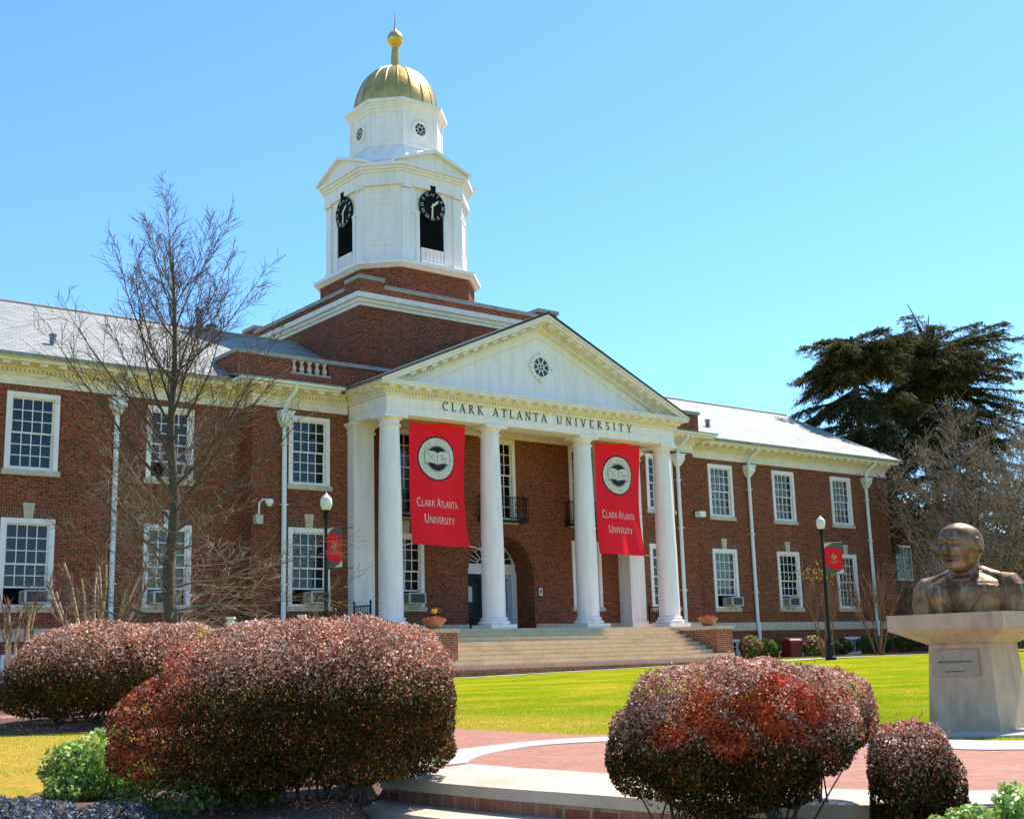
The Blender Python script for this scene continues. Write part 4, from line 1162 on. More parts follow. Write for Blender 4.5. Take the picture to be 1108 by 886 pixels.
# wall camera and floodlight
m_ = MB(); m_.tube([(-10.6, YP - 0.02, 3.95), (-10.6, YP - 0.2, 3.95), (-10.6, YP - 0.22, 4.32), (-10.5, YP - 0.27, 4.44), (-10.32, YP - 0.32, 4.44)], 0.032, 8)
wc = m_.build('wall_camera', MT['gutter'], BLD, smooth=True)
m_ = MB(); m_.box(-10.72, -10.46, YP - 0.24, YP - 0.02, 3.62, 3.92); m_.build('camera_box', MT['ac'], wc)
m_ = MB(); m_.lathe([(0.035, 0.13), (0.13, 0.10), (0.145, 0.0), (0.13, -0.03), (0.07, -0.12), (0.015, -0.14)], (-10.28, YP - 0.32, 4.34), 14); m_.build('camera_dome', MT['gutter'], wc, smooth=True)
m_ = MB(); m_.box(10.62, 10.98, YP - 0.42, YP - 0.1, 4.82, 5.06); fl = m_.build('floodlight', MT['gutter'], BLD)
m_ = MB(); m_.tube([(10.72, YP - 0.0, 4.95), (10.72, YP - 0.2, 4.95)], 0.05, 8); m_.box(10.64, 10.78, YP - 0.07, YP - 0.001, 4.85, 5.1); m_.build('bracket', MT['black'], fl)

# ------------------------------------------------------------------ tower
TY = 9.5
def octa(a, o): return [(o, -a), (a, -o), (a, o), (o, a), (-o, a), (-a, o), (-a, -o), (-o, -a)]
def ring8(a, o, z): return [(x, TY + y, z) for x, y in octa(a, o)]
BX, BY0, BY1 = 5.07, 4.47, 14.53
mb = MB(); mb.box(-BX, BX, BY0, BY1, 8.2, 13.50)
for sx in (-1, 1):
    for sy in (-1, 1):
        a, b = sorted((sx * (BX + 0.004), sx * 4.05)); c, d_ = sorted((TY + sy * (BX - 0.036), TY + sy * 4.0)); mb.box(a, b, c, d_, 13.2, 13.78)
TB = mb.build('tower_base', MT['brick'], BLD)
mb = MB()
t = 0.075
for (x0, x1, y0, y1) in ((-3.95, 3.95, BY0 - t, BY0 + 0.5), (-3.95, 3.95, BY1 - 0.5, BY1 + t), (-BX - t, -BX + 0.5, 5.55, 13.45), (BX - 0.5, BX + t, 5.55, 13.45)):
    mb.box(x0, x1, y0, y1, 13.502, 13.66)
for sx in (-1, 1):
    for sy in (-1, 1):
        a, b = sorted((sx * (BX + t + 0.002), sx * 3.96)); c, d_ = sorted((TY + sy * 5.107, TY + sy * 3.96)); mb.box(a, b, c, d_, 13.782, 13.94)
mb.build('coping', MT['copper'], TB)
mb = MB()
for z0, z1, pr in ((12.69, 12.82, 0.06), (12.822, 12.96, 0.14), (12.962, 13.17, 0.26)):
    mb.box(-BX - pr, BX + pr, BY0 - pr, BY1 + pr, z0, z1)
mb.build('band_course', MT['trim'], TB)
for sx in (-1, 1):
    for sy in (-1, 1):
        mb = MB()
        for k in range(7):
            z0 = 8.6 + 0.6 * k
            a, b = sorted((sx * (BX + 0.03), sx * (BX - 1.0))); c, d_ = sorted((TY + sy * 5.06, TY + sy * 4.03)); mb.box(a, b, c, d_, z0, min(12.68, z0 + 0.42))
        mb.build('quoin', MT['brick_quoin'], TB)
mb = MB(); mb.frustum(ring8(3.0, 1.75, 13.3), ring8(3.0, 1.75, 15.4)); BB = mb.build('belfry_base', MT['brick'], BLD)
mb = MB(); mb.frustum(ring8(3.08, 1.80, 15.38), ring8(3.22, 1.88, 15.52)); mb.frustum(ring8(3.25, 1.90, 15.522), ring8(3.25, 1.90, 15.68)); mb.build('cornice', MT['white'], BB)
A0, O0 = 2.72, 1.58
mb = MB(); mb.frustum(ring8(A0, O0, 15.682), ring8(A0, O0, 19.3))
BEL = mb.build('belfry', MT['white'], BLD)
en = MB()
for z0, z1, pr in ((19.20, 19.42, 0.17), (19.42, 19.78, 0.14), (19.78, 19.9, 0.2), (19.9, 20.02, 0.28), (20.022, 20.16, 0.38)):
    a = A0 + pr; o = O0 + pr * 0.42; en.frustum(ring8(a, o, z0 + 0.001), ring8(a, o, z1 - 0.001))
en.frustum(ring8(A0 + 0.2, O0 + 0.08, 20.16), ring8(2.3, 0.98, 20.75))
en.build('entablature', MT['white'], BEL)
en = MB(); en.frustum(ring8(A0 + 0.1, O0 + 0.042, 15.685), ring8(A0 + 0.1, O0 + 0.042, 15.858)); en.build('plinth', MT['white'], BEL)
for k in range(4):
    xf = Matrix.Translation((0, TY, 0)) @ Matrix.Rotation(k * math.pi / 2, 4, 'Z')
    ya = -A0
    for s_ in (-1, 1):
        p = MB(xf)
        a, b = sorted((s_ * 1.56, s_ * 1.14)); p.box(a, b, ya - 0.09, ya + 0.05, 15.86, 19.0)
        a, b = sorted((s_ * 1.60, s_ * 1.10)); p.box(a, b, ya - 0.13, ya + 0.05, 15.862, 16.02); p.box(a, b, ya - 0.13, ya + 0.05, 19.0, 19.06); p.box(a, b, ya - 0.16, ya + 0.05, 19.10, 19.199)
        a, b = sorted((s_ * 1.12, s_ * 0.64)); p.box(a, b, ya - 0.07, ya + 0.05, 18.02, 18.14); 
        a, b = sorted((s_ * 0.84, s_ * 0.645)); p.box(a, b, ya - 0.045, ya + 0.05, 15.86, 18.018)
        p.build('pilaster', MT['white'], BEL)
    p = MB(xf); ap = -A0 - 0.4
    hw = 1.86; z0 = 20.162
    p.prism_y([(-hw, z0), (hw, z0), (hw, z0 + 0.1), (0, 20.95), (-hw, z0 + 0.1)], ap + 0.16, -1.4)
    for s_ in (-1, 1):
        p.prism_y([(s_ * (hw + 0.09), z0 + 0.02), (s_ * (hw + 0.09), z0 + 0.14), (0, 21.06), (0, 20.9)], ap - 0.04, -1.3)
    p.build('pediment', MT['white'], BEL)
    # arched opening: black recess, louvres, balusters
    q = [(0.62 * math.cos(R(a)), 18.5 + 0.62 * math.sin(R(a))) for a in range(0, 181, 12)]
    p = MB(xf); p.prism_y([(0.62, 15.88)] + q + [(-0.62, 15.88)], ya - 0.012, ya + 0.02); OP = p.build('arch_opening', MT['louvre'], BEL)
    p = MB(xf)
    z = 16.56
    while z < 18.0:
        p.add([(-0.6, ya - 0.07, z), (0.6, ya - 0.07, z), (0.6, ya - 0.013, z + 0.09), (-0.6, ya - 0.013, z + 0.09)], [(0, 1, 2, 3)]); z += 0.11
    p.build('louvre', MT['louvre'], OP, recalc=False)
    p = MB(xf); p.prism_y([(-0.11, 19.1), (0.11, 19.1), (0.14, 19.42), (-0.14, 19.42)], ya - 0.19, ya - 0.1); p.build('keystone', MT['louvre'], OP)
    p = MB(xf); p.box(-0.6, 0.6, ya - 0.09, ya - 0.013, 16.44, 16.52); p.box(-0.6, 0.6, ya - 0.09, ya - 0.013, 15.87, 15.95)
    for i in range(6):
        p.lathe([(0.05, 0), (0.035, 0.05), (0.06, 0.16), (0.03, 0.34), (0.05, 0.45), (0.05, 0.49)], (-0.5 + 0.2 * i, ya - 0.05, 15.95), 8)
    p.box(-0.6, 0.6, ya - 0.03, ya - 0.014, 15.95, 16.44)
    p.build('balustrade', MT['white'], OP)
    p = MB(xf); p.prism_y([(0.69 * math.cos(2 * math.pi * i / 40), 18.5 + 0.69 * math.sin(2 * math.pi * i / 40)) for i in range(40)], ya - 0.11, ya - 0.075); CF = p.build('clock_face', MT['louvre'], BEL)
    p = MB(xf)
    for h in range(1, 13):
        txt = ['I', 'II', 'III', 'IV', 'V', 'VI', 'VII', 'VIII', 'IX', 'X', 'XI', 'XII'][h - 1]
        a = R(90 - 30 * h); sz = 0.17; w_t = text_width(txt, sz, False, 0.05)
        def plc(x, z_, d_, a=a, w_t=w_t, sz=sz):
            rr = 0.48 + z_; t_ = (x - w_t / 2) * min(1, 0.2 / w_t)
            return (math.cos(a) * rr + math.sin(a) * t_, ya - 0.112 - d_, 18.5 + math.sin(a) * rr - math.cos(a) * t_)
        put_text(p, txt, sz, plc, False, 0.05, None, 0.006)
    p.build('numerals', MT['numeral'], CF)
    p = MB(xf)
    def handp(ang, L, w):
        d_ = Vector((math.sin(R(ang)), 0, math.cos(R(ang)))); s_ = Vector((d_.z, 0, -d_.x)); c_ = Vector((0, ya - 0.125, 18.5))
        pts = [c_ - d_ * 0.12 + s_ * w, c_ + d_ * L * 0.7 + s_ * w * 1.5, c_ + d_ * L, c_ + d_ * L * 0.7 - s_ * w * 1.5, c_ - d_ * 0.12 - s_ * w]
        p.frustum([tuple(v) for v in pts], [tuple(v + Vector((0, -0.012, 0))) for v in pts])
    handp(184, 0.60, 0.028); p.build('clock_hand', MT['hand'], CF)
    p = MB(xf); ya -= 0.016; handp(47, 0.44, 0.034); p.build('clock_hand', MT['hand'], CF)
# recessed panels on the chamfered faces
p = MB()
for k in range(4):
    xf = Matrix.Translation((0, TY, 0)) @ Matrix.Rotation(R(45) + k * math.pi / 2, 4, 'Z')
    p.xf = xf; d0 = -(A0 + O0) / math.sqrt(2)
    for z0, z1 in ((16.15, 16.55), (16.75, 18.4), (18.6, 18.95)):
        for x0, x1, a, b in ((-0.52, 0.52, z0, z0 + 0.05), (-0.52, 0.52, z1 - 0.05, z1), (-0.52, -0.47, z0 + 0.05, z1 - 0.05), (0.47, 0.52, z0 + 0.05, z1 - 0.05)):
            p.box(x0, x1, d0 - 0.03, d0 + 0.02, a, b)
p.build('panel_moulding', MT['white'], BEL)
# drum, dome, finial
A1, O1 = 1.93, 0.93
mb = MB(); mb.frustum(ring8(A1, O1, 20.4), ring8(A1, O1, 23.3))
DR = mb.build('drum', MT['white'], BLD)
mb = MB(); mb.frustum(ring8(2.55, 1.1, 20.6), ring8(A1 + 0.03, O1 + 0.02, 21.5)); mb.frustum(ring8(A1 + 0.06, O1 + 0.03, 21.5), ring8(A1 + 0.06, O1 + 0.03, 21.62))
for z0, z1, pr in ((23.1, 23.28, 0.05), (23.28, 23.42, 0.10), (23.42, 23.52, 0.16), (23.522, 23.68, 0.24)):
    a = A1 + pr; mb.frustum(ring8(a, O1 + pr * 0.45, z0 + 0.001), ring8(a, O1 + pr * 0.45, z1))
mb.build('cornice', MT['white'], DR)
mb = MB()
for k in range(8):
    xf = Matrix.Translation((0, TY, 0)) @ Matrix.Rotation(R(45) * k, 4, 'Z'); mb.xf = xf
    d0 = -A1 if k % 2 == 0 else -(A1 + O1) / math.sqrt(2); hw = O1 if k % 2 == 0 else (A1 - O1) / math.sqrt(2)
    for s_ in (-1, 1):
        a, b = sorted((s_ * (hw - 0.01), s_ * (hw - 0.17))); mb.box(a, b, d0 - 0.03, d0 + 0.02, 21.62, 23.1)
mb.build('corner_strip', MT['white'], DR)
for k in range(4):
    a = k * math.pi / 2
    nd = (math.sin(a), -math.cos(a))
    w_, P_ = oculus(DR, (nd[0] * A1, TY + nd[1] * A1, 22.42), nd, 0.29, MT['white'], 0.15, False)
    g = MB(); g.add([P_(2 * math.pi * i / 28, 0.29, 0.012) for i in range(28)], [tuple(range(28))]); 
    # glass lies on the drum beside its ring
    g.build('round_pane', MT['louvreglass'], DR, recalc=False)
    m_ = MB()
    for kk in range(8):
        aa = kk * math.pi / 4; m_.tube([P_(aa, 0.12, 0.03), P_(aa, 0.29, 0.03)], 0.014, 5)
    m_.tube([P_(i * math.pi / 8, 0.12, 0.03) for i in range(17)], 0.014, 5)
    m_.build('glazing_bar', MT['white'], DR)
prof = [(2.0, 0.0), (2.0, 0.08)] + [(1.96 * math.cos(R(a)) ** 0.92, 0.08 + 2.37 * math.sin(R(a))) for a in range(0, 86, 5)] + [(0.2, 2.46)]
mb = MB(); mb.lathe(prof, (0, TY, 23.68), 48)
DM = mb.build('dome', MT['gold'], BLD, smooth=True)
mb = MB()
for k in range(20):
    a = 2 * math.pi * k / 20 + 0.1
    mb.tube([(r_ * 1.004 * math.cos(a), TY + r_ * 1.004 * math.sin(a), 23.68 + z) for r_, z in prof[1:-1]], 0.026, 5)
mb.build('seam', MT['gold'], DM, smooth=True)
mb = MB(); mb.lathe([(0.33, 0), (0.33, 0.06), (0.26, 0.09), (0.30, 0.14), (0.22, 0.2), (0.205, 0.7), (0.17, 1.15), (0.22, 1.2), (0.2, 1.26), (0.30, 1.32), (0.37, 1.46), (0.385, 1.58), (0.35, 1.75), (0.24, 1.9), (0.10, 1.98), (0.055, 2.1), (0.03, 2.5), (0.012, 2.95), (0.0, 3.0)], (0, TY, 26.1), 24)
mb.build('finial', MT['gold'], DM, smooth=True)

# ------------------------------------------------------------------ entrance steps
STP = thing('entrance_steps', (0, -2.2, -1.55), 'wide pale stone steps between brick cheek walls under the portico', 'steps')
RISE, RUN = 0.153, 0.345
for k in range(1, 10):
    m_ = MB(); y0, y1 = -0.75 - RUN * k, -0.75 - RUN * (k - 1) + 0.02
    hw = 6.03 if y0 > -3.05 else 6.85
    if k == 9: hw = 7.0
    x = -hw; first = 0.9 + 0.55 * (k * 7 % 3)
    while x < hw - 0.01:
        x2 = min(hw, x + first); first = 1.95
        if hw - x2 < 0.3: x2 = hw
        m_.box(x + 0.004, x2 - 0.004, y0 + (0.004 * (k % 2)), y1, -RISE * k - 0.14, -RISE * k)
        x = x2
    m_.box(-hw + 0.05, hw - 0.05, y0 + 0.03, y1 - 0.02, -1.9, -RISE * k - 0.012)
    m_.build('step', MT['stepstone'] if k < 9 else MT['cheek'], STP)
for sg in (-1, 1):
    a, b = sorted((sg * 6.05, sg * 6.95))
    m_ = MB(); m_.box(a, b, -3.0, -0.76, -1.9, -0.18); cw = m_.build('cheek_wall', MT['cheek'], STP)
    a, b = sorted((sg * 5.99, sg * 7.01)); m_ = MB(); m_.box(a, b, -3.07, -0.755, -0.178, -0.05); m_.build('coping', MT['stone'], cw)
#@@OBJECTS
# ------------------------------------------------------------------ things on and about the building
def make_ac(x, y, z, flip):
    """window air conditioner; the louvred flank is on the -X side"""
    t = thing('air_conditioner', (x, y, z), 'x', 'air conditioner', 'window air conditioners')
    m_ = MB(); w, h, d = 0.36, 0.40, 0.42
    m_.box(x - w, x + w, y - d + 0.03, y + 0.16, z, z + h)
    m_.box(x - w - 0.012, x + w + 0.012, y - d - 0.02, y - d + 0.03, z - 0.006, z + 0.04); m_.box(x - w - 0.012, x + w + 0.012, y - d - 0.02, y - d + 0.03, z + h - 0.035, z + h + 0.008)
    m_.box(x - w - 0.012, x - w + 0.05, y - d - 0.019, y - d + 0.03, z + 0.041, z + h - 0.036); m_.box(x + w - 0.05, x + w + 0.012, y - d - 0.019, y - d + 0.03, z + 0.041, z + h - 0.036)
    m_.build('case', MT['ac'], t)
    m_ = MB()
    m_.box(x - w + 0.05, x + w - 0.05, y - d + 0.005, y - d + 0.029, z + 0.04, z + h - 0.036)
    for k in range(9):
        zz = z + 0.06 + 0.033 * k; m_.box(x - w + 0.052, x + w - 0.052, y - d - 0.008, y - d + 0.004, zz, zz + 0.01)
    m_.build('front_grille', MT['acgrill'], t)
    m_ = MB()
    for k in range(7):
        zz = z + 0.07 + 0.042 * k; m_.box(x - w - 0.008, x - w + 0.002, y - d + 0.08, y - 0.08, zz, zz + 0.022)
    m_.build('side_louvre', MT['acgrill'], t)
    m_ = MB(); m_.tube([(x - 0.25, y - d + 0.1, z - 0.002), (x - 0.16, y - 0.1, z - 0.16)], 0.012, 5); m_.tube([(x + 0.25, y - d + 0.1, z - 0.002), (x + 0.16, y - 0.1, z - 0.16)], 0.012, 5)
    m_.build('support_arm', MT['pipe'], t)
    return t
AC_LABEL = {('L', 0, 'up'): 'window air conditioner in the upper window behind the bare tree', ('L', 0, 'low'): 'window air conditioner in the tan-blinded ground floor window behind the bare tree trunk',
            ('L', 1, 'low'): 'window air conditioner in the far left ground floor window', ('P', 0, 'up'): 'window air conditioner in the upper window above the left street lamp',
            ('P', 0, 'low'): 'window air conditioner in the ground floor window behind the left street lamp', ('C', 0, 'low'): 'window air conditioner below the left red banner, beside the leftmost column',
            ('R', 0, 'low'): 'window air conditioner in the half-curtained window right of the portico', ('R', 1, 'low'): 'window air conditioner in the right wing window between downspout and street lamp'}
ac0 = None
for x0, x1, y, zb, zt, kw in WINS:
    if not kw.get('ac'): continue
    xa, xb = x0 + 0.17, x1 - 0.17
    xc = xb - 0.40 if kw['ac'] == 'right' else xa + 0.42
    if kw['key'] == ('L', 1, 'low'): xc = xb - 0.40
    loc = Vector((xc, y, zb + 0.085))
    if ac0 is None: ac0 = o = make_ac(*loc, False)
    else: o = copy_tree(ac0); o.location = loc
    o['label'] = AC_LABEL[kw['key']]

# red banners between the columns
def cloth_pt(x0, x1, z0, z1, y):
    def f(x, z, d):
        t = (x - x0) / (x1 - x0); v = (z1 - z) / (z1 - z0)
        yy = y + 0.09 * math.sin(2.3 * v + 0.4) * v - 0.10 * math.sin(math.pi * t) * (0.2 + v) * 0.8 + 0.05 * math.sin(7 * t + 3 * v) * (0.25 + v) + 0.022 * math.sin(17 * t - 5 * v + 1) * (0.4 + 0.6 * v) - 0.06 * math.sin(5 * v + 2 * t) * t
        return (x + 0.12 * v * (1 if y < 0.25 else 0.55) - 0.10 * math.sin(math.pi * v) * 0.3, yy - d, z - 0.04 * v * t)
    return f
def banner(x0, x1, z0, z1, y, label):
    t = thing('banner', ((x0 + x1) / 2, y, z0), label, 'banner', 'red banners between the columns')
    f = cloth_pt(x0, x1, z0, z1, y)
    m_ = MB(); nx, nz = 20, 34; vs = []; fs = []
    for d in (0.0, -0.006):
        for j in range(nz + 1):
            for i in range(nx + 1):
                vs.append(f(x0 + (x1 - x0) * i / nx, z0 + (z1 - z0) * j / nz, d))
    K = (nx + 1) * (nz + 1)
    for j in range(nz):
        for i in range(nx):
            a = j * (nx + 1) + i; fs += [(a, a + 1, a + nx + 2, a + nx + 1), (K + a, K + a + nx + 1, K + a + nx + 2, K + a + 1)]
    for j in range(nz):
        for i in (0, nx):
            a = j * (nx + 1) + i; fs.append((a, a + nx + 1, K + a + nx + 1, K + a))
    for i in range(nx):
        for j in (0, nz):
            a = j * (nx + 1) + i; fs.append((a, a + 1, K + a + 1, K + a))
    m_.add(vs, fs); m_.build('cloth', MT['red'], t, smooth=True)
    cx, cz = (x0 + x1) / 2 - 0.07, z1 - 1.30
    def disc(mb, r_, d, n=64, scal=0, amp=0):
        ring_ = [(cx + (r_ + amp * math.cos(scal * 2 * math.pi * i / n)) * math.cos(2 * math.pi * i / n), cz + (r_ + amp * math.cos(scal * 2 * math.pi * i / n)) * 1.0 * math.sin(2 * math.pi * i / n)) for i in range(n)]
        c_ = len(mb.v); mb.add([f(cx, cz, d)] + [f(x, z, d) for x, z in ring_], [(0, 1 + i, 1 + (i + 1) % n) for i in range(n)])
        for q in (0.33, 0.66):
            pass
    def annulus(mb, ra, rb, d, n=64, scal=0, amp=0):
        vs = []; fs = []
        steps = 5
        for j in range(steps + 1):
            for i in range(n):
                a = 2 * math.pi * i / n; r_ = ra + (rb - ra) * j / steps + (amp * math.cos(scal * a) if j == steps else 0)
                vs.append(f(cx + r_ * math.cos(a), cz + r_ * math.sin(a), d))
        for j in range(steps):
            for i in range(n):
                fs.append((j * n + i, j * n + (i + 1) % n, (j + 1) * n + (i + 1) % n, (j + 1) * n + i))
        mb.add(vs, fs)
    S_ = MB(); annulus(S_, 0.0, 0.80, 0.008, 72, 24, 0.022); seal = S_.build('seal', MT['bannerblack'], t)
    S_ = MB(); annulus(S_, 0.0, 0.745, 0.012); S_.build('seal_disc', MT['bannerwhite'], seal)
    S_ = MB(); annulus(S_, 0.475, 0.492, 0.016); annulus(S_, 0.44, 0.45, 0.016); S_.build('seal_ring', MT['bannergrey'], seal)
    S_ = MB(); annulus(S_, 0.0, 0.435, 0.020); S_.build('seal_centre', MT['bannerblack'], seal)
    # open book across the centre
    S_ = MB()
    for sg in (-1, 1):
        n = 8; vs = []; fs = []
        for i in range(n + 1):
            x = sg * 0.52 * i / n; zt_ = 0.20 + 0.05 * math.sin(math.pi * i / n) + 0.03 * (i / n); zb_ = -0.22 + 0.05 * math.sin(math.pi * i / n) + 0.03 * i / n
            vs += [f(cx + x, cz + zb_, 0.026), f(cx + x, cz + zt_, 0.026)]
        fs = [(2 * i, 2 * i + 2, 2 * i + 3, 2 * i + 1) for i in range(n)]
        S_.add(vs, fs)
    S_.build('seal_book', MT['bannerwhite'], seal)
    S_ = MB()
    def ln(p, q, w=0.014):
        (xa, za), (xb, zb_) = p, q; L = math.hypot(xb - xa, zb_ - za); ox, oz = -(zb_ - za) / L * w / 2, (xb - xa) / L * w / 2
        S_.add([f(cx + xa + ox, cz + za + oz, 0.03), f(cx + xb + ox, cz + zb_ + oz, 0.03), f(cx + xb - ox, cz + zb_ - oz, 0.03), f(cx + xa - ox, cz + za - oz, 0.03)], [(0, 1, 2, 3)])
    ln((0, -0.22), (0, 0.2), 0.02)
    for sg in (-1, 1):
        for k in range(6):
            xa, xb = sg * 0.52 * k / 6, sg * 0.52 * (k + 1) / 6
            e = lambda k_: 0.05 * math.sin(math.pi * k_ / 6) + 0.03 * k_ / 6
            ln((xa, -0.25 + e(k)), (xb, -0.25 + e(k + 1)), 0.016); ln((xa, 0.205 + e(k)), (xb, 0.205 + e(k + 1)), 0.012)
        ln((sg * 0.52, -0.2), (sg * 0.52, 0.24), 0.014)
    ln((-0.40, -0.10), (-0.14, 0.16), 0.022); ln((-0.40, 0.16), (-0.14, -0.10), 0.022); ln((-0.43, 0.13), (-0.37, 0.19), 0.016)
    ln((0.10, 0.1), (0.22, 0.13), 0.02); ln((0.12, 0.02), (0.34, -0.03), 0.024); ln((0.22, 0.13), (0.24, -0.02), 0.018); ln((0.30, 0.06), (0.42, 0.0), 0.02); ln((0.14, -0.07), (0.4, -0.1), 0.014)
    S_.build('seal_drawing', MT['bannergrey'], seal)
    S_ = MB()
    def around(text, a_mid, rr, size, flip=False):
        span = len(text) * 15.2
        for i, ch in enumerate(text):
            a = R(a_mid + (1 if flip else -1) * (-span / 2 + (i + 0.5) * 15.2))
            P, w = glyph(ch, True)
            for k, poly in enumerate(P):
                q = []
                for px, pz in poly:
                    tx_ = (px - w / 2) * size; rz_ = (pz - 0.5) * size
                    if flip: tx_, rz_ = -tx_, -rz_
                    r2 = rr + rz_
                    q.append(f(cx + r2 * math.cos(a) + tx_ * math.sin(a), cz + r2 * math.sin(a) - tx_ * math.cos(a), 0.018 + 0.0004 * (k % 9)))
                S_.add(q, [tuple(range(len(q)))])
    around('CLARK ATLANTA', 90, 0.62, 0.135); around('UNIVERSITY', -90, 0.62, 0.135, True)
    S_.build('seal_lettering', MT['bannergold'], seal)
    S_ = MB()
    for text, z, off_ in (('CLARK ATLANTA', 4.30, 0.02), ('UNIVERSITY', 3.72, 0.06)):
        sz, bg_ = 0.235, 0.315
        w0 = text_width(text, sz, False, 0.07, bg_); sc = (1.80 if 'ATL' in text else 1.36) / w0
        k = [0]
        x = 0; first = True
        for ch in text:
            s_ = (bg_ if first else sz); first = ch == ' '
            P, w = glyph(ch, False)
            for poly in P:
                k[0] += 1
                S_.add([f(cx + off_ - w0 * sc / 2 + (x + px * s_) * sc, z + pz * s_, 0.010 + 0.0004 * (k[0] % 9)) for px, pz in poly], [tuple(range(len(poly)))])
            x += (w + 0.07) * s_
    S_.build('lettering', MT['bannerwhite'], t)
    S_ = MB()
    S_.tube([f(x0 - 0.03, z1 - 0.02, 0), f(x1 + 0.03, z1 - 0.02, 0)], 0.03, 8)
    S_.build('hanging_pole', MT['pipe'], t)
    S_ = MB()
    for xx, xe in ((x0, x0 - 0.62), (x1, x1 + 0.62)):
        S_.tube([f(xx, z0 + 0.04, 0), (xe, 0.0, z0 - 0.12)], 0.014, 5)
    S_.build('tie_rope', MT['signwhite'], t)
    return t
banner(-5.68, -3.28, 2.95, 7.33, 0.2, 'red university banner hung between the two leftmost columns')
banner(3.22, 5.62, 2.88, 7.33, 0.28, 'red university banner hung between the two rightmost columns')

# street lamps with pennants
def lamp_parts(x, y, z0, H, label):
    t = thing('street_lamp', (x, y, z0), label, 'street lamp', 'black street lamps with pennants')
    m_ = MB(); m_.lathe([(0.19, 0), (0.19, 0.1), (0.15, 0.14), (0.13, 0.5), (0.15, 0.54), (0.10, 0.6), (0.075, 0.75), (0.065, 1.0), (0.05, H - 0.66), (0.08, H - 0.63), (0.08, H - 0.59), (0.06, H - 0.53), (0.11, H - 0.49), (0.12, H - 0.45)], (x, y, z0), 16)
    m_.build('pole', MT['black'], t, smooth=True)
    m_ = MB(); m_.lathe([(0.10, H - 0.45), (0.12, H - 0.42), (0.155, H - 0.32), (0.165, H - 0.22), (0.15, H - 0.13), (0.10, H - 0.06), (0.05, H - 0.03), (0.035, H), (0.0, H + 0.06)], (x, y, z0), 16)
    m_.build('lamp_globe', MT['globe'], t, smooth=True)
    m_ = MB()
    dx, dy = rt.x, rt.y
    for zz in (z0 + H - 0.93, z0 + H - 2.03):
        m_.tube([(x, y, zz), (x + 0.72 * dx, y + 0.72 * dy, zz)], 0.014, 6)
    m_.build('banner_arm', MT['black'], t)
    return t
def pennant(x, y, z1, label, tilt):
    t = thing('pennant', (x, y, z1 - 1.3), label, 'pennant', 'pennants on the street lamps')
    dx, dy = rt.x * math.cos(tilt) - rt.y * math.sin(tilt), rt.x * math.sin(tilt) + rt.y * math.cos(tilt)
    nx, ny = dy, -dx
    def f(a, b, d):
        a, b = a * 0.88, b * 0.83
        w_ = d + 0.03 * math.sin(3 * a + b)
        return (x + dx * (0.06 + a) + nx * w_, y + dy * (0.06 + a) + ny * w_, z1 - b)
    def patch(mb, poly, d0, d1): mb.frustum([f(a, b, d0) for a, b in poly], [f(a, b, d1) for a, b in poly])
    w, h = 0.70, 1.28
    m_ = MB(); patch(m_, [(0, 0), (w, -0.02), (w, h), (0, h + 0.02)], -0.004, 0.0); m_.build('cloth', MT['pennantgrey'], t)
    m_ = MB(); patch(m_, [(0.0, 0.20), (0.12, 0.15), (0.4, 0.19), (w, 0.36), (w, 1.06), (0.6, 1.13), (0.3, 1.09), (0.0, 0.93)], 0.001, 0.006); m_.build('red_shield', MT['red'], t)
    m_ = MB(); patch(m_, [(0, 0.0), (0.34, -0.005), (0.12, 0.10), (0.0, 0.2)], 0.001, 0.005); m_.build('pale_corner', MT['bannerwhite'], t); m_ = MB(); patch(m_, [(w, h), (w - 0.34, h + 0.005), (w - 0.14, h - 0.08), (w, h - 0.2)], 0.001, 0.005); m_.build('pale_corner', MT['bannerwhite'], t)
    m_ = MB()
    for p in ([(0.31, 0.46), (0.35, 0.46), (0.35, 0.52), (0.31, 0.52)], [(0.27, 0.54), (0.31, 0.50), (0.31, 0.56), (0.29, 0.6), (0.33, 0.64), (0.31, 0.68), (0.25, 0.62)], [(0.36, 0.5), (0.39, 0.5), (0.39, 0.72), (0.36, 0.72)], [(0.40, 0.54), (0.46, 0.56), (0.45, 0.64), (0.40, 0.63)]):
        patch(m_, p, 0.008, 0.012)
    m_.build('emblem', MT['bannergold'], t)
    m_ = MB()
    for text, b, sz, wid in (('CLARK ATLANTA', 0.80, 0.05, 0.36), ('UNIVERSITY', 0.87, 0.05, 0.26)):
        w0 = text_width(text, sz, False, 0.08); put_text(m_, text, sz, lambda xx, zz, d: f(0.35 - wid / 2 + xx * wid / w0, b - zz, 0.008 + d), False, 0.08, None, 0.002)
    m_.build('lettering', MT['bannergold'], t)
    return t
MT['pennantgrey'] = mottled('pennant_grey', (0.10, 0.098, 0.095), (0.13, 0.127, 0.12), 4, 0.75, 0.03, spec=0.2)
LL, LRt = W(-5.12, 33.6), W(10.85, 44.2)
lamp_parts(LL.x, LL.y, gz(LL.x, LL.y), 5.12, 'black street lamp in front of the left pavilion window')
lamp_parts(LRt.x, LRt.y, gz(LRt.x, LRt.y), 5.0, 'black street lamp on the lawn before the right wing')
pennant(LL.x, LL.y, gz(LL.x, LL.y) + 5.12 - 0.95, 'red and grey pennant on the street lamp left of the portico', R(-42))
pennant(LRt.x, LRt.y, gz(LRt.x, LRt.y) + 5.0 - 0.95, 'red and grey pennant on the street lamp right of the portico', 0)

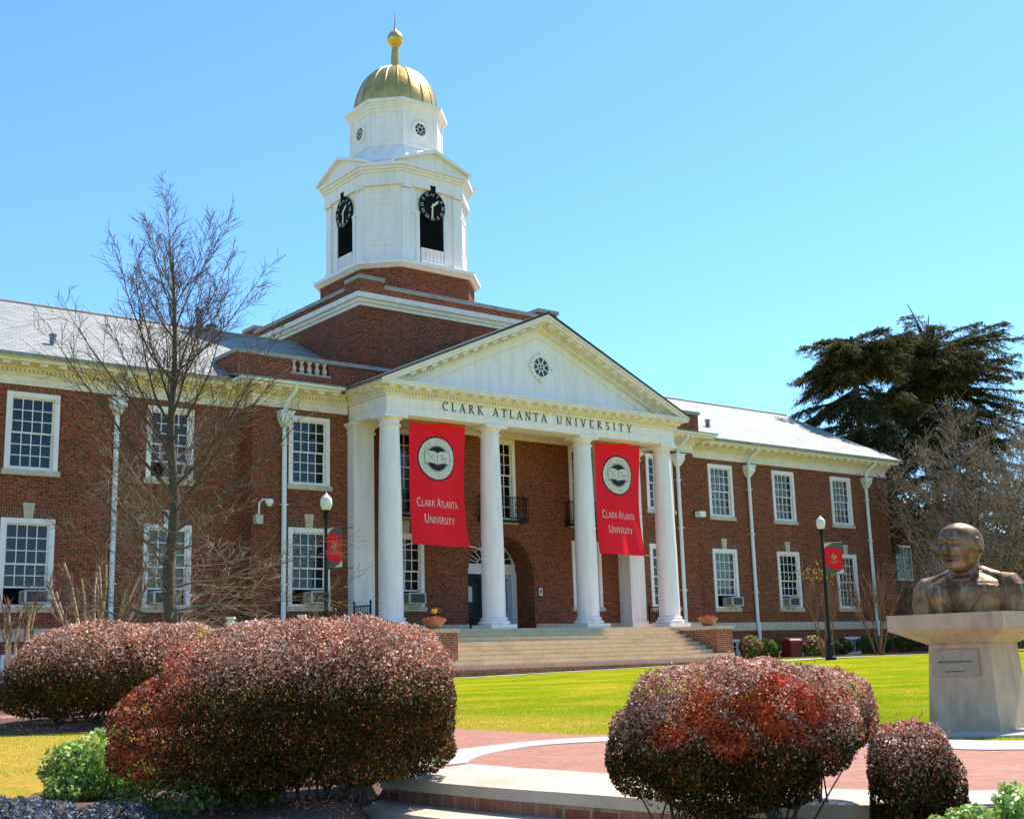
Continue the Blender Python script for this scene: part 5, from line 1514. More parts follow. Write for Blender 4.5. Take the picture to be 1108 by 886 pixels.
# flower bowls on the cheek walls
def bowl(x, y, z, label):
    t = thing('flower_bowl', (x, y, z), label, 'planter', 'terracotta flower bowls')
    m_ = MB(); m_.lathe([(0.17, 0.0), (0.19, 0.02), (0.27, 0.12), (0.36, 0.24), (0.395, 0.27), (0.40, 0.315), (0.37, 0.318), (0.35, 0.28), (0.1, 0.25), (0.02, 0.25)], (x, y, z), 28)
    m_.build('bowl', MT['terracotta'], t, smooth=True)
    n = 420; a = rng.uniform(0, 2 * math.pi, n); r_ = 0.37 * np.sqrt(rng.uniform(0, 1, n))
    C = np.stack([x + r_ * np.cos(a), y + r_ * np.sin(a), z + 0.30 + 0.13 * rng.uniform(0, 1, n) * (1.1 - r_ / 0.45)], 1)
    N = unit(rng.normal(size=(n, 3)) * 0.5 + np.array([0, -0.3, 0.9])); T = tangents(N)
    g = rng.uniform(size=n) < 0.22
    colr = np.where(g[:, None], np.array([0.07, 0.14, 0.02]), np.array([0.60, 0.05, 0.03]) * rng.uniform(0.8, 1.25, (n, 1)))
    quad_cloud('flowers', MT['petal'], C, N, T, rng.uniform(0.06, 0.1, n), rng.uniform(0.05, 0.09, n), colr, t)
    return t
b0 = bowl(6.42, -2.25, -0.05, 'terracotta bowl of red flowers on the right cheek wall')
b1 = copy_tree(b0); b1.location = (-6.45, -2.25, -0.05); b1['label'] = 'terracotta bowl of red and yellow flowers on the left cheek wall, above the big shrub'
n = 26; C = np.stack([-6.42 + rng.normal(0, 0.05, n), -2.25 + rng.normal(0, 0.05, n), -0.05 + rng.uniform(0.52, 0.66, n)], 1); N = rand_dirs(n); 
tall = quad_cloud('yellow_flowers', MT['petal'], C, N, tangents(N), np.full(n, 0.07), np.full(n, 0.06), np.tile(np.array([[0.75, 0.42, 0.03]]), (n, 1)), None, b1.location)
tall.parent = b1; tall.location = (0, 0, 0)

# iron railings at the ends of the porch
def railing(sg, label):
    x = sg * 7.1; t = thing('iron_railing', (x, 1.0, 0), label, 'railing', 'black iron railings on the porch')
    m_ = MB()
    for z in (0.12, 0.86): m_.tube([(x, 0.62, z), (x, 1.58, z)], 0.022, 6)
    y = 0.62
    while y < 1.6: m_.box(x - 0.011, x + 0.011, y - 0.011, y + 0.011, 0.004, 0.86); y += 0.12
    m_.build('bars', MT['black'], t)
    m_ = MB()
    for yc in (0.86, 1.1, 1.34):
        m_.tube([(x, yc + 0.1 * math.cos(R(a)), 0.5 + 0.13 * math.sin(R(a))) for a in range(0, 361, 30)], 0.014, 5)
    m_.build('scroll', MT['black'], t)
    m_ = MB()
    for y in (0.56, 1.64): m_.lathe([(0.03, 0), (0.03, 0.95), (0.045, 0.96), (0.04, 1.02), (0.0, 1.05)], (x, y, 0.003), 8)
    m_.build('posts', MT['black'], t)
    return t
r0 = railing(-1, 'black iron railing at the left end of the porch, beside the big pilaster')
r1 = copy_tree(r0); r1.location = (7.1, 1.0, 0); r1['label'] = 'black iron railing at the right end of the porch, behind the rightmost column'

# waste bin, white sign
t = thing('waste_bin', (16.1, 1.75, -1.42), 'square dark red waste bin among the round green shrubs', 'bin')
m_ = MB(); m_.box(15.7, 16.5, 1.4, 2.1, -1.42, -0.72)
m_.box(15.68, 16.52, 1.38, 2.12, -0.72, -0.62); m_.build('body', MT['redbin'], t)
m_ = MB()
for k in range(9): m_.box(15.73 + 0.085 * k, 15.775 + 0.085 * k, 1.375, 1.399, -1.4, -0.73)
m_.build('slats', MT['redbin'], t)
m_ = MB(); m_.frustum([(15.66, 1.36, -0.618), (16.54, 1.36, -0.618), (16.54, 2.14, -0.618), (15.66, 2.14, -0.618)], [(15.8, 1.5, -0.54), (16.4, 1.5, -0.54), (16.4, 2.0, -0.54), (15.8, 2.0, -0.54)]); m_.build('lid', MT['redbin'], t)
p0 = W(-6.94, 30.4); d0 = rt
t = thing('lawn_sign', (p0.x, p0.y, gz(p0.x, p0.y)), 'white lawn sign with dark lettering, its post showing between the two left shrubs', 'sign')
def sp(a, d, z): return (p0.x + rt.x * a - math.sin(YAW) * d, p0.y + rt.y * a - math.cos(YAW) * d, z)
def sbox(mb, a0, a1, d0_, d1_, z0, z1):
    q = lambda z: [sp(a0, d0_, z), sp(a1, d0_, z), sp(a1, d1_, z), sp(a0, d1_, z)]
    mb.frustum(q(z0), q(z1))
zt_ = 0.10
for a in (0.0, 1.72):
    m_ = MB(); sbox(m_, a - 0.07, a + 0.07, -0.07, 0.07, gz(p0.x, p0.y) - 0.1, zt_); sbox(m_, a - 0.10, a + 0.10, -0.10, 0.10, zt_, zt_ + 0.05); m_.build('post', MT['signwhite'], t)
m_ = MB(); sbox(m_, 0.07, 1.65, -0.03, 0.03, -0.95, zt_ - 0.08); m_.build('board', MT['signwhite'], t)
m_ = MB()
for text, wid, zz in (('CLARK ATLANTA', 1.38, -0.22), ('UNIVERSITY', 1.0, -0.50)):
    k_ = wid / text_width(text, 0.15, True, 0.1, 0.2)
    put_text(m_, text, 0.15, lambda x, z, d: sp(0.86 - wid / 2 + x * k_, 0.031 + d, zz + z), True, 0.1, 0.2, 0.004)
m_.build('lettering', MT['letter'], t)

# ------------------------------------------------------------------ bust on its pedestal
TH = R(45)
pc_u, pc_s = 4.43, 12.375
PB = W(pc_u, pc_s, -1.80)
lx = (rt * math.cos(TH) - Vector((math.sin(YAW), math.cos(YAW), 0)) * math.sin(TH)).normalized()
ly = Vector((0, 0, 1)).cross(lx)
def PX(z):
    m = Matrix((lx, ly, Vector((0, 0, 1)))).transposed().to_4x4(); m.translation = Vector((PB.x, PB.y, z)); return m
t = thing('stone_pedestal', (PB.x, PB.y, -1.79), 'tapering grey concrete pedestal with overhanging top slab and bronze plaque', 'pedestal')
def rect(hx, hy, z): return [(-hx, -hy, z), (hx, -hy, z), (hx, hy, z), (-hx, hy, z)]
m_ = MB(PX(0)); m_.frustum(rect(0.352, 0.352, -1.789), rect(0.305, 0.305, -0.99)); m_.build('shaft', MT['pedestal'], t)
m_ = MB(PX(0)); m_.frustum(rect(0.307, 0.307, -0.988), rect(0.578, 0.578, -0.85)); m_.frustum(rect(0.58, 0.58, -0.849), rect(0.58, 0.58, -0.70)); m_.build('top_slab', MT['pedestal'], t)
m_ = MB(); m_.prism_z([tuple(W(pc_u + 1.15 * math.cos(2 * math.pi * i / 28) , pc_s - 0.12 + 0.92 * math.sin(2 * math.pi * i / 28))[:2]) for i in range(28)], -1.9, -1.789)
tag(m_.build('pedestal_pad', MT['concrete'], loc=(0, 0, 0)), kind='structure')
tl = math.atan2(0.047, 0.80)
mp_ = PX(0) @ Matrix.Translation((-0.035, -0.318, -1.165)) @ Matrix.Rotation(-tl, 4, 'X')
m_ = MB(mp_); m_.box(-0.235, 0.235, -0.022, 0.02, -0.125, 0.125); pq = m_.build('plaque', MT['plaque'], t)
m_ = MB(mp_)
for text, z, sz, wid, ox in (('WILLIAM EDWARD BURGHARDT DUBOIS', 0.005, 0.013, 0.33, 0), ('CLARK ATLANTA UNIVERSITY', -0.085, 0.011, 0.2, 0)):
    w0 = text_width(text, sz, False, 0.08)
    put_text(m_, text, sz, lambda x, zz, d: (ox - wid / 2 + x * wid / w0, -0.0225 - d, z + zz), False, 0.08, None, 0.002)
m_.build('plaque_lettering', MT['plaqueline'], pq)

def make_bust():
    b = MB()
    # trunk: loft of rounded sections
    secs = [(0.00, 0.355, 0.205, 0.0), (0.10, 0.375, 0.22, 0.0), (0.20, 0.385, 0.23, 0.0), (0.28, 0.375, 0.22, 0.005), (0.34, 0.34, 0.195, 0.015), (0.39, 0.27, 0.165, 0.025), (0.43, 0.19, 0.14, 0.025), (0.47, 0.135, 0.125, 0.015)]
    n = 40; vs = []
    for z, w, d, y in secs:
        for i in range(n):
            a = 2 * math.pi * i / n; c_, s_ = math.cos(a), math.sin(a)
            e = 0.72
            vs.append((w * math.copysign(abs(c_) ** e, c_), y + d * math.copysign(abs(s_) ** e, s_), z))
    fs = [(j * n + i, j * n + (i + 1) % n, (j + 1) * n + (i + 1) % n, (j + 1) * n + i) for j in range(len(secs) - 1) for i in range(n)]
    fs += [tuple(range(n))[::-1], tuple((len(secs) - 1) * n + i for i in range(n))]
    b.add(vs, fs)
    for s_ in (-1, 1):   # upper arms, cut at the base
        b.tube([(s_ * 0.30, 0.02, 0.375), (s_ * 0.385, 0.015, 0.335), (s_ * 0.425, 0.005, 0.26), (s_ * 0.435, -0.005, 0.14), (s_ * 0.435, -0.01, 0.0)], [0.07, 0.108, 0.122, 0.125, 0.122], 20)
        b.tube([(s_ * 0.12, 0.03, 0.455), (s_ * 0.22, 0.02, 0.405), (s_ * 0.33, 0.015, 0.37)], [0.07, 0.07, 0.06], 14)
    b.tube([(0, 0.02, 0.38), (0, 0.0, 0.50), (0, -0.03, 0.62)], [0.145, 0.128, 0.125], 20)     # neck
    # collar of the coat round the neck
    b.tube([(s * 0.0 + 0.155 * math.cos(R(a)), 0.02 + 0.145 * math.sin(R(a)), 0.455 + 0.05 * math.sin(R(a))) for s in (1,) for a in range(-25, 206, 15)], 0.032, 10)
    def chest(x, z):   # front surface of the trunk
        for (za, wa, da, ya), (zb, wb, db, yb) in zip(secs, secs[1:]):
            if za <= z <= zb:
                k = (z - za) / (zb - za); w, d, y = wa + (wb - wa) * k, da + (db - da) * k, ya + (yb - ya) * k
                q = min(0.999, abs(x / w)); c_ = q ** (1 / 0.72); s_ = math.sqrt(max(0, 1 - c_ * c_)); return y - d * s_ ** 0.72
        return 0
    def patch(xl, xr, z0, z1, o0, o1, nz=14, nx=6):
        vs, fs = [], []
        for d in (o0, o1):
            for j in range(nz + 1):
                z = z0 + (z1 - z0) * j / nz; a, c_ = xl(z), xr(z)
                for i in range(nx + 1):
                    x = a + (c_ - a) * i / nx; vs.append((x, chest(x, z) - d, z))
        K = (nz + 1) * (nx + 1)
        for j in range(nz):
            for i in range(nx):
                q = j * (nx + 1) + i; fs += [(q, q + 1, q + nx + 2, q + nx + 1), (K + q, K + q + nx + 1, K + q + nx + 2, K + q + 1)]
        for j in range(nz):
            for i in (0, nx): q = j * (nx + 1) + i; fs.append((q, q + nx + 1, K + q + nx + 1, K + q))
        for i in range(nx):
            for j in (0, nz): q = j * (nx + 1) + i; fs.append((q, q + 1, K + q + 1, K + q))
        b.add(vs, fs)
    for s_ in (-1, 1):   # lapels, with a notch, and the coat fronts
        patch(lambda z: s_ * (0.03 + 0.28 * z), lambda z: s_ * (0.07 + 0.30 * z + 0.10 * math.sin(min(1, z / 0.31) * math.pi * 0.55)), 0.02, 0.31, -0.03, 0.026)
        patch(lambda z: s_ * (0.10 + 0.05 * (z - 0.3) / 0.13), lambda z: s_ * (0.185 - 0.03 * (z - 0.33) / 0.1), 0.325, 0.43, -0.03, 0.03, 8)
        patch(lambda z: s_ * (0.02 + 0.25 * z), lambda z: s_ * 0.30, 0.0, 0.30, -0.03, 0.008)
        patch(lambda z: s_ * 0.006, lambda z: s_ * (0.05 + 0.24 * z), 0.01, 0.25, -0.03, 0.000, 10)
        # bow tie
        yk = -0.165
        b.frustum([(s_ * 0.012, yk - 0.02, 0.352), (s_ * 0.012, yk - 0.02, 0.378), (s_ * 0.10, yk + 0.0, 0.392), (s_ * 0.10, yk + 0.0, 0.338)], [(s_ * 0.012, yk + 0.05, 0.352), (s_ * 0.012, yk + 0.05, 0.378), (s_ * 0.10, yk + 0.07, 0.392), (s_ * 0.10, yk + 0.07, 0.338)])
    b.sphere((0, -0.18, 0.365), (0.022, 0.022, 0.02), 12, 8)
    b.v = [(x_, y_, z_ * 0.86) for x_, y_, z_ in b.v]
    # head: displaced ellipsoid, turned to its right (towards the left of the picture) and lowered a little
    nu, nv = 120, 90; H = MB(); H.sphere((0, 0, 0), 1.0, nu, nv)
    P = np.array(H.v); X, Y, Z = P.T
    w = np.where(Z > 0, 0.176, 0.176 * (1 - 0.10 * np.clip(-Z, 0, 1) ** 1.4)); dep_ = np.where(Y < 0, 0.205, 0.235)
    x = X * w * (1 + 0.05 * np.exp(-((Z - 0.35) / 0.4) ** 2)); y = Y * dep_; z = Z * np.where(Z > 0, 0.222, 0.262)
    rad_ = np.hypot(X, Y); sq = np.where(rad_ > 1e-6, np.minimum(1.13, (np.maximum(rad_, 1e-6) ** -0.30)), 1.0); x = x * sq; y = y * sq
    jaw = np.clip(-Z - 0.2, 0, 1); y = np.where(Y < 0, y * (1 - 0.02 * jaw), y * (1 - 0.55 * jaw))
    fr = np.clip(-Y * 1.25, 0, 1) ** 0.8
    g = lambda v, c_, s_: np.exp(-((v - c_) / s_) ** 2)
    ax = np.abs(x)
    bridge = np.clip((0.06 - z) / 0.13, 0, 1) * (z < 0.06) * np.clip((z + 0.088) / 0.022, 0, 1)
    dy = 0.088 * g(x, 0, 0.024 + 0.016 * np.clip((0.02 - z) / 0.1, 0, 1)) * bridge
    dy += 0.026 * g(ax, 0.036, 0.016) * g(z, -0.072, 0.016)
    dy -= 0.042 * g(ax, 0.074, 0.038) * g(z, 0.028, 0.026)
    dy += 0.026 * g(ax, 0.074, 0.025) * g(z, 0.026, 0.015)
    dy -= 0.012 * g(ax, 0.074, 0.028) * g(z, 0.008, 0.006)
    dy += 0.024 * g(z, 0.066, 0.019) * np.exp(-(x / 0.125) ** 4) * (1 - 0.5 * g(x, 0, 0.02))
    dy += 0.016 * g(ax, 0.105, 0.03) * g(z, -0.03, 0.03)
    dy -= 0.010 * g(ax, 0.075, 0.02) * g(z, -0.095, 0.03)
    dy += 0.036 * g(z, -0.110 - 0.14 * ax, 0.017) * np.exp(-(x / 0.09) ** 4)
    dy -= 0.024 * g(z, -0.142, 0.008) * np.exp(-(x / 0.06) ** 4)
    dy += 0.014 * g(z, -0.154, 0.010) * np.exp(-(x / 0.05) ** 4)
    dy += 0.045 * g(z, -0.205, 0.032) * np.exp(-(x / 0.06) ** 4)
    dy -= 0.006 * g(z, 0.12, 0.006) * np.exp(-(x / 0.10) ** 4) + 0.005 * g(z, 0.145, 0.005) * np.exp(-(x / 0.09) ** 4)
    y = y - dy * fr * 1.15
    hair = np.clip((Y + 0.05) * 4, 0, 1) * np.clip((0.80 - Z) * 5, 0, 1) * np.clip((Z + 0.35) * 5, 0, 1)
    hn = 0.010 + 0.004 * np.sin(x * 160) * np.sin(z * 150 + y * 90)
    x = x * (1 + hair * hn / 0.18); y = y + hair * hn * np.sign(Y) * np.abs(Y)
    beard = np.clip((-Z - 0.42) * 4, 0, 1) * np.clip(-Y * 2 + 0.4, 0, 1)
    y = y - beard * (0.010 + 0.004 * np.sin(x * 210 + z * 60) * np.sin(z * 170)); x = x * (1 + 0.03 * beard)
    q = np.stack([x * 1.06, y, z], 1)
    MH = Matrix.Translation((-0.005, -0.085, 0.638)) @ Matrix.Rotation(R(-14), 4, 'Z') @ Matrix.Rotation(R(1), 4, 'X')
    H2 = MB(MH); H2.add([tuple(v) for v in q], H.f)
    for s_ in (-1, 1):
        H2.tube([(s_ * (0.184 + 0.022 * math.sin(R(k * 22))), 0.035 + 0.038 * math.cos(R(k * 26 + 40)), -0.005 + 0.066 * math.sin(R(-70 + k * 22))) for k in range(8)], 0.015, 8)
        H2.sphere((s_ * 0.178, 0.03, -0.01), (0.022, 0.036, 0.058), 12, 10)
    b.add(H2.v, H2.f)
    return b
bb_ = make_bust()
me = bpy.data.meshes.new('bust_raw'); me.from_pydata(bb_.v, [], bb_.f)
bm = bmesh.new(); bm.from_mesh(me); bmesh.ops.recalc_face_normals(bm, faces=bm.faces); bm.to_mesh(me); bm.free()
tmp = bpy.data.objects.new('bust_raw', me); COL.objects.link(tmp)
rm = tmp.modifiers.new('r', 'REMESH'); rm.mode = 'VOXEL'; rm.voxel_size = 0.0052
smo = tmp.modifiers.new('s', 'SMOOTH'); smo.factor = 0.5; smo.iterations = 1
dg = bpy.context.evaluated_depsgraph_get(); dg.update()
bmesh_done = bpy.data.meshes.new_from_object(tmp.evaluated_get(dg))
bpy.data.objects.remove(tmp, do_unlink=True)
bmesh_done.name = 'bronze_bust'; bmesh_done.materials.clear(); bmesh_done.materials.append(MT['bronze'])
bmesh_done.polygons.foreach_set('use_smooth', [True] * len(bmesh_done.polygons))
bust = bpy.data.objects.new('bronze_bust', bmesh_done); COL.objects.link(bust)
BM_ = PX(-0.699) @ Matrix.Translation((0.0, 0.02, 0)) @ Matrix.Rotation(R(3), 4, 'Z')
bust.matrix_world = BM_ @ Matrix.Scale(1.0, 4)
bust.scale = (1.03, 1.03, 1.03)
tag(bust, 'dark bronze bust of a balding man with moustache, goatee, coat and bow tie', 'bust')

# ------------------------------------------------------------------ planting
def lobed_noise(D, k):
    return (np.sin(D[:, 0] * 5.1 + k) * np.sin(D[:, 1] * 4.7 + 2 * k) + np.sin(D[:, 2] * 6.3 + k * 3) * np.sin(D[:, 0] * 7.7 - k)) * 0.5
def shrub(name, label, cat, group, lobes, base, n, leaf, colour, mat='leaf', stems=14, inner=0.25, bump_=0.05, low=0.7, stem_mat='stem', spread=0.8, sparse_low=0.0, updir=0.35, core=0.0, shoots=0, boxy=0.0):
    """lobes: (u, s, z, ru, rs, rz) in the photographer's ground frame"""
    u0 = np.mean([l[0] for l in lobes]); s0 = np.mean([l[1] for l in lobes])
    root = thing(name, W(u0, s0, base), label, cat, group)
    vol = np.array([l[3] * l[4] + l[4] * l[5] + l[3] * l[5] for l in lobes]); vol = vol / vol.sum()
    Cs, Ns = [], []
    for li, l in enumerate(lobes):
        m = int(n * vol[li] * 1.25)
        D = rand_dirs(m)
        D[:, 2] = np.where(D[:, 2] < -0.2, D[:, 2] * rng.uniform(0.3, 1, m), D[:, 2]); D = unit(D)
        rr = np.where(rng.uniform(size=m) < inner, rng.uniform(0.55, 0.95, m), 1 - np.abs(rng.normal(0, 0.05, m))) * (1 + bump_ * lobed_noise(D, li + 1.7)) + rng.normal(0, 0.012, m)
        if boxy: rr = rr / (np.abs(D) ** boxy).sum(1) ** (1 / boxy) * 0.95
        A = np.array([l[3], l[4], l[5]])
        p = D * A * rr[:, None]
        p[:, 2] = np.where(p[:, 2] < 0, p[:, 2] * low / max(0.3, 1), p[:, 2])
        p += np.array(l[:3])
        keep = np.ones(m, bool)
        for lj, k in enumerate(lobes):
            if lj == li: continue
            e = (((p - np.array(k[:3])) / np.array(k[3:])) ** 2).sum(1)
            keep &= ~((e < 0.62) & (rng.uniform(size=m) > 0.34))
        keep &= p[:, 2] > base + 0.02
        w_ = 2.6 / (leaf * 5)
        cl = np.sin(p[:, 0] * w_ + 1.3 * np.sin(p[:, 2] * w_ * 0.8)) * np.sin(p[:, 1] * w_ + 1.1 * np.sin(p[:, 0] * w_ * 0.7)) * np.sin(p[:, 2] * w_ * 1.2 + np.sin(p[:, 1] * w_ * 0.9))
        keep &= ~((cl > 0.30) & (rr > 0.86) & (rng.uniform(size=m) < 0.8))
        nn = unit(D / A)
        Cs.append(p[keep]); Ns.append(nn[keep])
    C = np.concatenate(Cs); SN = np.concatenate(Ns)
    if sparse_low:
        zl = min(l[2] for l in lobes); keep = (C[:, 2] > zl - 0.02) | (rng.uniform(size=len(C)) > sparse_low); C, SN = C[keep], SN[keep]
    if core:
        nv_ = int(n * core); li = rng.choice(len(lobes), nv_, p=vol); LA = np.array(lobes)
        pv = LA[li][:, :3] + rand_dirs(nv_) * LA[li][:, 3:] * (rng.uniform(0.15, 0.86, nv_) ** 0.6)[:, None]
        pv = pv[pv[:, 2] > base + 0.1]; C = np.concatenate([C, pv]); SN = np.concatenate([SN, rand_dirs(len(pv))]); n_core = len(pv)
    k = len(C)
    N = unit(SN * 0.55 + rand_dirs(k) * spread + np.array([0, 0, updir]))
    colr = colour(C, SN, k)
    if core: colr[k - n_core:] = col_pick(n_core, LOW_OLIVE_SHADE[:3], (3, 2, 2))  # inner leaves coloured dark, as the shaded inside of the bush
    w2 = 1.7 / (leaf * 6)
    colr = colr * (1 + 0.30 * np.sin(C[:, 0] * w2 + 2 * np.sin(C[:, 2] * w2 * 0.7)) * np.sin(C[:, 2] * w2 + 1.7 * np.sin(C[:, 1] * w2 * 0.8)))[:, None]
    cu, ss_ = math.cos(YAW), math.sin(YAW)
    def toW(a): return np.stack([a[:, 0] * cu + a[:, 1] * ss_, -a[:, 0] * ss_ + a[:, 1] * cu, a[:, 2]], 1)
    Cw = toW(C) + np.array([CAM.x, CAM.y, 0]); Nw = toW(N)
    quad_cloud('foliage', MT[mat], Cw, Nw, tangents(Nw), leaf * rng.uniform(0.55, 1.45, k), leaf * 0.6 * rng.uniform(0.6, 1.4, k), colr, root)
    if shoots: add_shoots(root, lobes, leaf, shoots, colour, stem_mat, mat)
    if stems:
        m_ = MB()
        for i in range(stems):
            l = lobes[i % len(lobes)]
            bu, bs = l[0] + rng.uniform(-0.22, 0.22) * l[3], l[1] + rng.uniform(-0.3, 0.3) * l[4]
            for b in range(3):
                tu, ts, tz = l[0] + rng.uniform(-0.8, 0.8) * l[3], l[1] + rng.uniform(-0.8, 0.8) * l[4], l[2] + rng.uniform(-0.25, 0.5) * l[5]
                mu, ms, mz = (bu * 0.55 + tu * 0.45 + rng.normal(0, 0.03), bs * 0.55 + ts * 0.45, base + (tz - base) * 0.5)
                r0 = leaf * 0.42
                m_.tube([W(bu, bs, base - 0.05), W((bu + mu) / 2 + rng.normal(0, 0.02), (bs + ms) / 2, (base + mz) / 2), W(mu, ms, mz), W(tu, ts, tz)], [r0, r0 * 0.8, r0 * 0.6, r0 * 0.3], 5)
        m_.build('stems', MT[stem_mat], root, smooth=True)
    return root

def add_shoots(root, lobes, leaf, cnt, colour, stem_mat, mat):
    """stray shoots that stand out of the clipped surface"""
    m_ = MB(); P, Nn, Tt = [], [], []
    for i in range(cnt):
        l = lobes[i % len(lobes)]; d = rand_dirs(1)[0]; d[2] = abs(d[2]) * 0.8 + 0.1; d = d / np.linalg.norm(d)
        p = np.array(l[:3]) + d * np.array(l[3:]) * 0.96
        inside = any((((p - np.array(k[:3])) / np.array(k[3:])) ** 2).sum() < 0.9 for k in lobes if k is not l)
        if inside: continue
        g = d * 0.6 + np.array([0, 0, 0.7]) + rng.normal(0, 0.25, 3); g = g / np.linalg.norm(g); L = leaf * rng.uniform(1.6, 4.2)
        m_.tube([W(*(p - g * L * 0.3)), W(*(p + g * L))], [leaf * 0.06, leaf * 0.03], 4)
        for q in range(6):
            t = rng.uniform(0.35, 1.02); P.append(p + g * L * t + rng.normal(0, leaf * 0.16, 3)); Nn.append(rand_dirs(1)[0]); Tt.append(g + rng.normal(0, 0.5, 3))
    if not P: return
    P = np.array(P); Nn = unit(np.array(Nn)); Tt = unit(np.array(Tt)); Tt = unit(Tt - Nn * (Nn * Tt).sum(1, keepdims=True)); k = len(P)
    cu, su = math.cos(YAW), math.sin(YAW)
    toW = lambda a: np.stack([a[:, 0] * cu + a[:, 1] * su, -a[:, 0] * su + a[:, 1] * cu, a[:, 2]], 1)
    quad_cloud('shoot_leaves', MT[mat], toW(P) + np.array([CAM.x, CAM.y, 0]), toW(Nn), toW(Tt), leaf * rng.uniform(0.6, 1.2, k), leaf * 0.5 * rng.uniform(0.6, 1.2, k), colour(P, Nn, k), root)
    tag(m_.build('stray_shoots', MT[stem_mat], root), kind='stuff')

def col_pick(k, choices, w):
    idx = rng.choice(len(choices), size=k, p=np.array(w) / sum(w)); return np.array(choices)[idx] * rng.uniform(0.75, 1.3, (k, 1))
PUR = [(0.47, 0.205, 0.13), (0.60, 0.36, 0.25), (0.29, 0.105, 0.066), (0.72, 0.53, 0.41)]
LOW_OLIVE_SHADE = [(0.06, 0.036, 0.010), (0.06, 0.056, 0.009), (0.075, 0.030, 0.012), (0.18, 0.15, 0.02)]  # olive lower leaves, darkened further for the shade on the flanks
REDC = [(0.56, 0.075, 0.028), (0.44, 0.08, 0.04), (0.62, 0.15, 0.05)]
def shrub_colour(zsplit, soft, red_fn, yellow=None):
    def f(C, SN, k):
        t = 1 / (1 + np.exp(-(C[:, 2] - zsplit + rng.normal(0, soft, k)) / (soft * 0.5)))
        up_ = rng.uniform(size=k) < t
        c = np.where(up_[:, None], col_pick(k, PUR, (4, 3, 3, 2)), col_pick(k, LOW_OLIVE_SHADE, (5, 4, 3, 0.6)))
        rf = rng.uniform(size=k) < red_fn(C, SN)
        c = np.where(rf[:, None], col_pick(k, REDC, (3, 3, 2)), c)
        if yellow is not None:
            yl = (np.hypot(C[:, 0] - yellow[0], (C[:, 2] - yellow[1]) * 1.3) < yellow[2]) & (rng.uniform(size=k) < 0.6)
            c = np.where(yl[:, None], col_pick(k, [(0.50, 0.45, 0.05), (0.42, 0.40, 0.06)], (1, 1)), c)
        return c
    return f
MS = 'maroon shrubs by the plaza'
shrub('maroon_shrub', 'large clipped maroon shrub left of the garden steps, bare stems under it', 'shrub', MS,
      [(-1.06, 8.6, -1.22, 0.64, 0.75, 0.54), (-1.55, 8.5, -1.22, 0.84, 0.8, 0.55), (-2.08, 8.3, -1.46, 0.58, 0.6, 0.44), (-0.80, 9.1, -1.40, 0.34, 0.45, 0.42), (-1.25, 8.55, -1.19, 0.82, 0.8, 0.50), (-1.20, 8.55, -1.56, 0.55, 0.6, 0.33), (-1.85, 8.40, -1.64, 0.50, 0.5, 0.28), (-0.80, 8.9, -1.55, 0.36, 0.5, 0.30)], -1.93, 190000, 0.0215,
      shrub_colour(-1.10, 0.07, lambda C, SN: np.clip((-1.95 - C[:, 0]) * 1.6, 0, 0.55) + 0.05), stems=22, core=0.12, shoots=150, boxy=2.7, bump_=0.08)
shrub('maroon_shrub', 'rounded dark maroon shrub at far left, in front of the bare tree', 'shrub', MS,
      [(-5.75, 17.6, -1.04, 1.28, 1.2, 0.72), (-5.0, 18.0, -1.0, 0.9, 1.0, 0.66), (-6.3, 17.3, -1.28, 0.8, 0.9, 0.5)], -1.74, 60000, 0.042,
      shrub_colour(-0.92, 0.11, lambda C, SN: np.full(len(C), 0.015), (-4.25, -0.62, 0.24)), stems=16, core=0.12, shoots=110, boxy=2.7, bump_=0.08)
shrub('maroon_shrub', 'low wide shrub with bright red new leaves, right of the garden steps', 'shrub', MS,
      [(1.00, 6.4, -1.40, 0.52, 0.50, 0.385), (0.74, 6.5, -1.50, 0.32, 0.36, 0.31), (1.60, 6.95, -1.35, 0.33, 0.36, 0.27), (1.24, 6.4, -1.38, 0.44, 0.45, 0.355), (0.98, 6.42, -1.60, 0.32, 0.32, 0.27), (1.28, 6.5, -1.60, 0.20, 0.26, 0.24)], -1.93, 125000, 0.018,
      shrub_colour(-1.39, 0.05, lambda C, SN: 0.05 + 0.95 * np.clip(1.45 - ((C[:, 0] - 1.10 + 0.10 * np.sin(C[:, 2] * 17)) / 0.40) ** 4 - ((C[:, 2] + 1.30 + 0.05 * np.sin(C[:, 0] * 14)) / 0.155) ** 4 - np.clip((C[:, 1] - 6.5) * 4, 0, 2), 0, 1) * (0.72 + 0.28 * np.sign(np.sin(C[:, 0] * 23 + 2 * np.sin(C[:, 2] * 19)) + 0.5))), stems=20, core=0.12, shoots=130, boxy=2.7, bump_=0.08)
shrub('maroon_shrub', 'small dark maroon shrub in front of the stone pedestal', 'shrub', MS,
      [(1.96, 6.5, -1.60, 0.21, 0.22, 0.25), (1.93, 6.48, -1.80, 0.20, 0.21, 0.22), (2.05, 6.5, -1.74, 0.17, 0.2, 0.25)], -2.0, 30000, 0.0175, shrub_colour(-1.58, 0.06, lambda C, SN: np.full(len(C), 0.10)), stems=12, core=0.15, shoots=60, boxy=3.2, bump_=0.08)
def green_colour(ch, w): return lambda C, SN, k: col_pick(k, ch, w)
GRN = [(0.22, 0.36, 0.06), (0.30, 0.44, 0.10), (0.14, 0.24, 0.04), (0.42, 0.48, 0.11)]
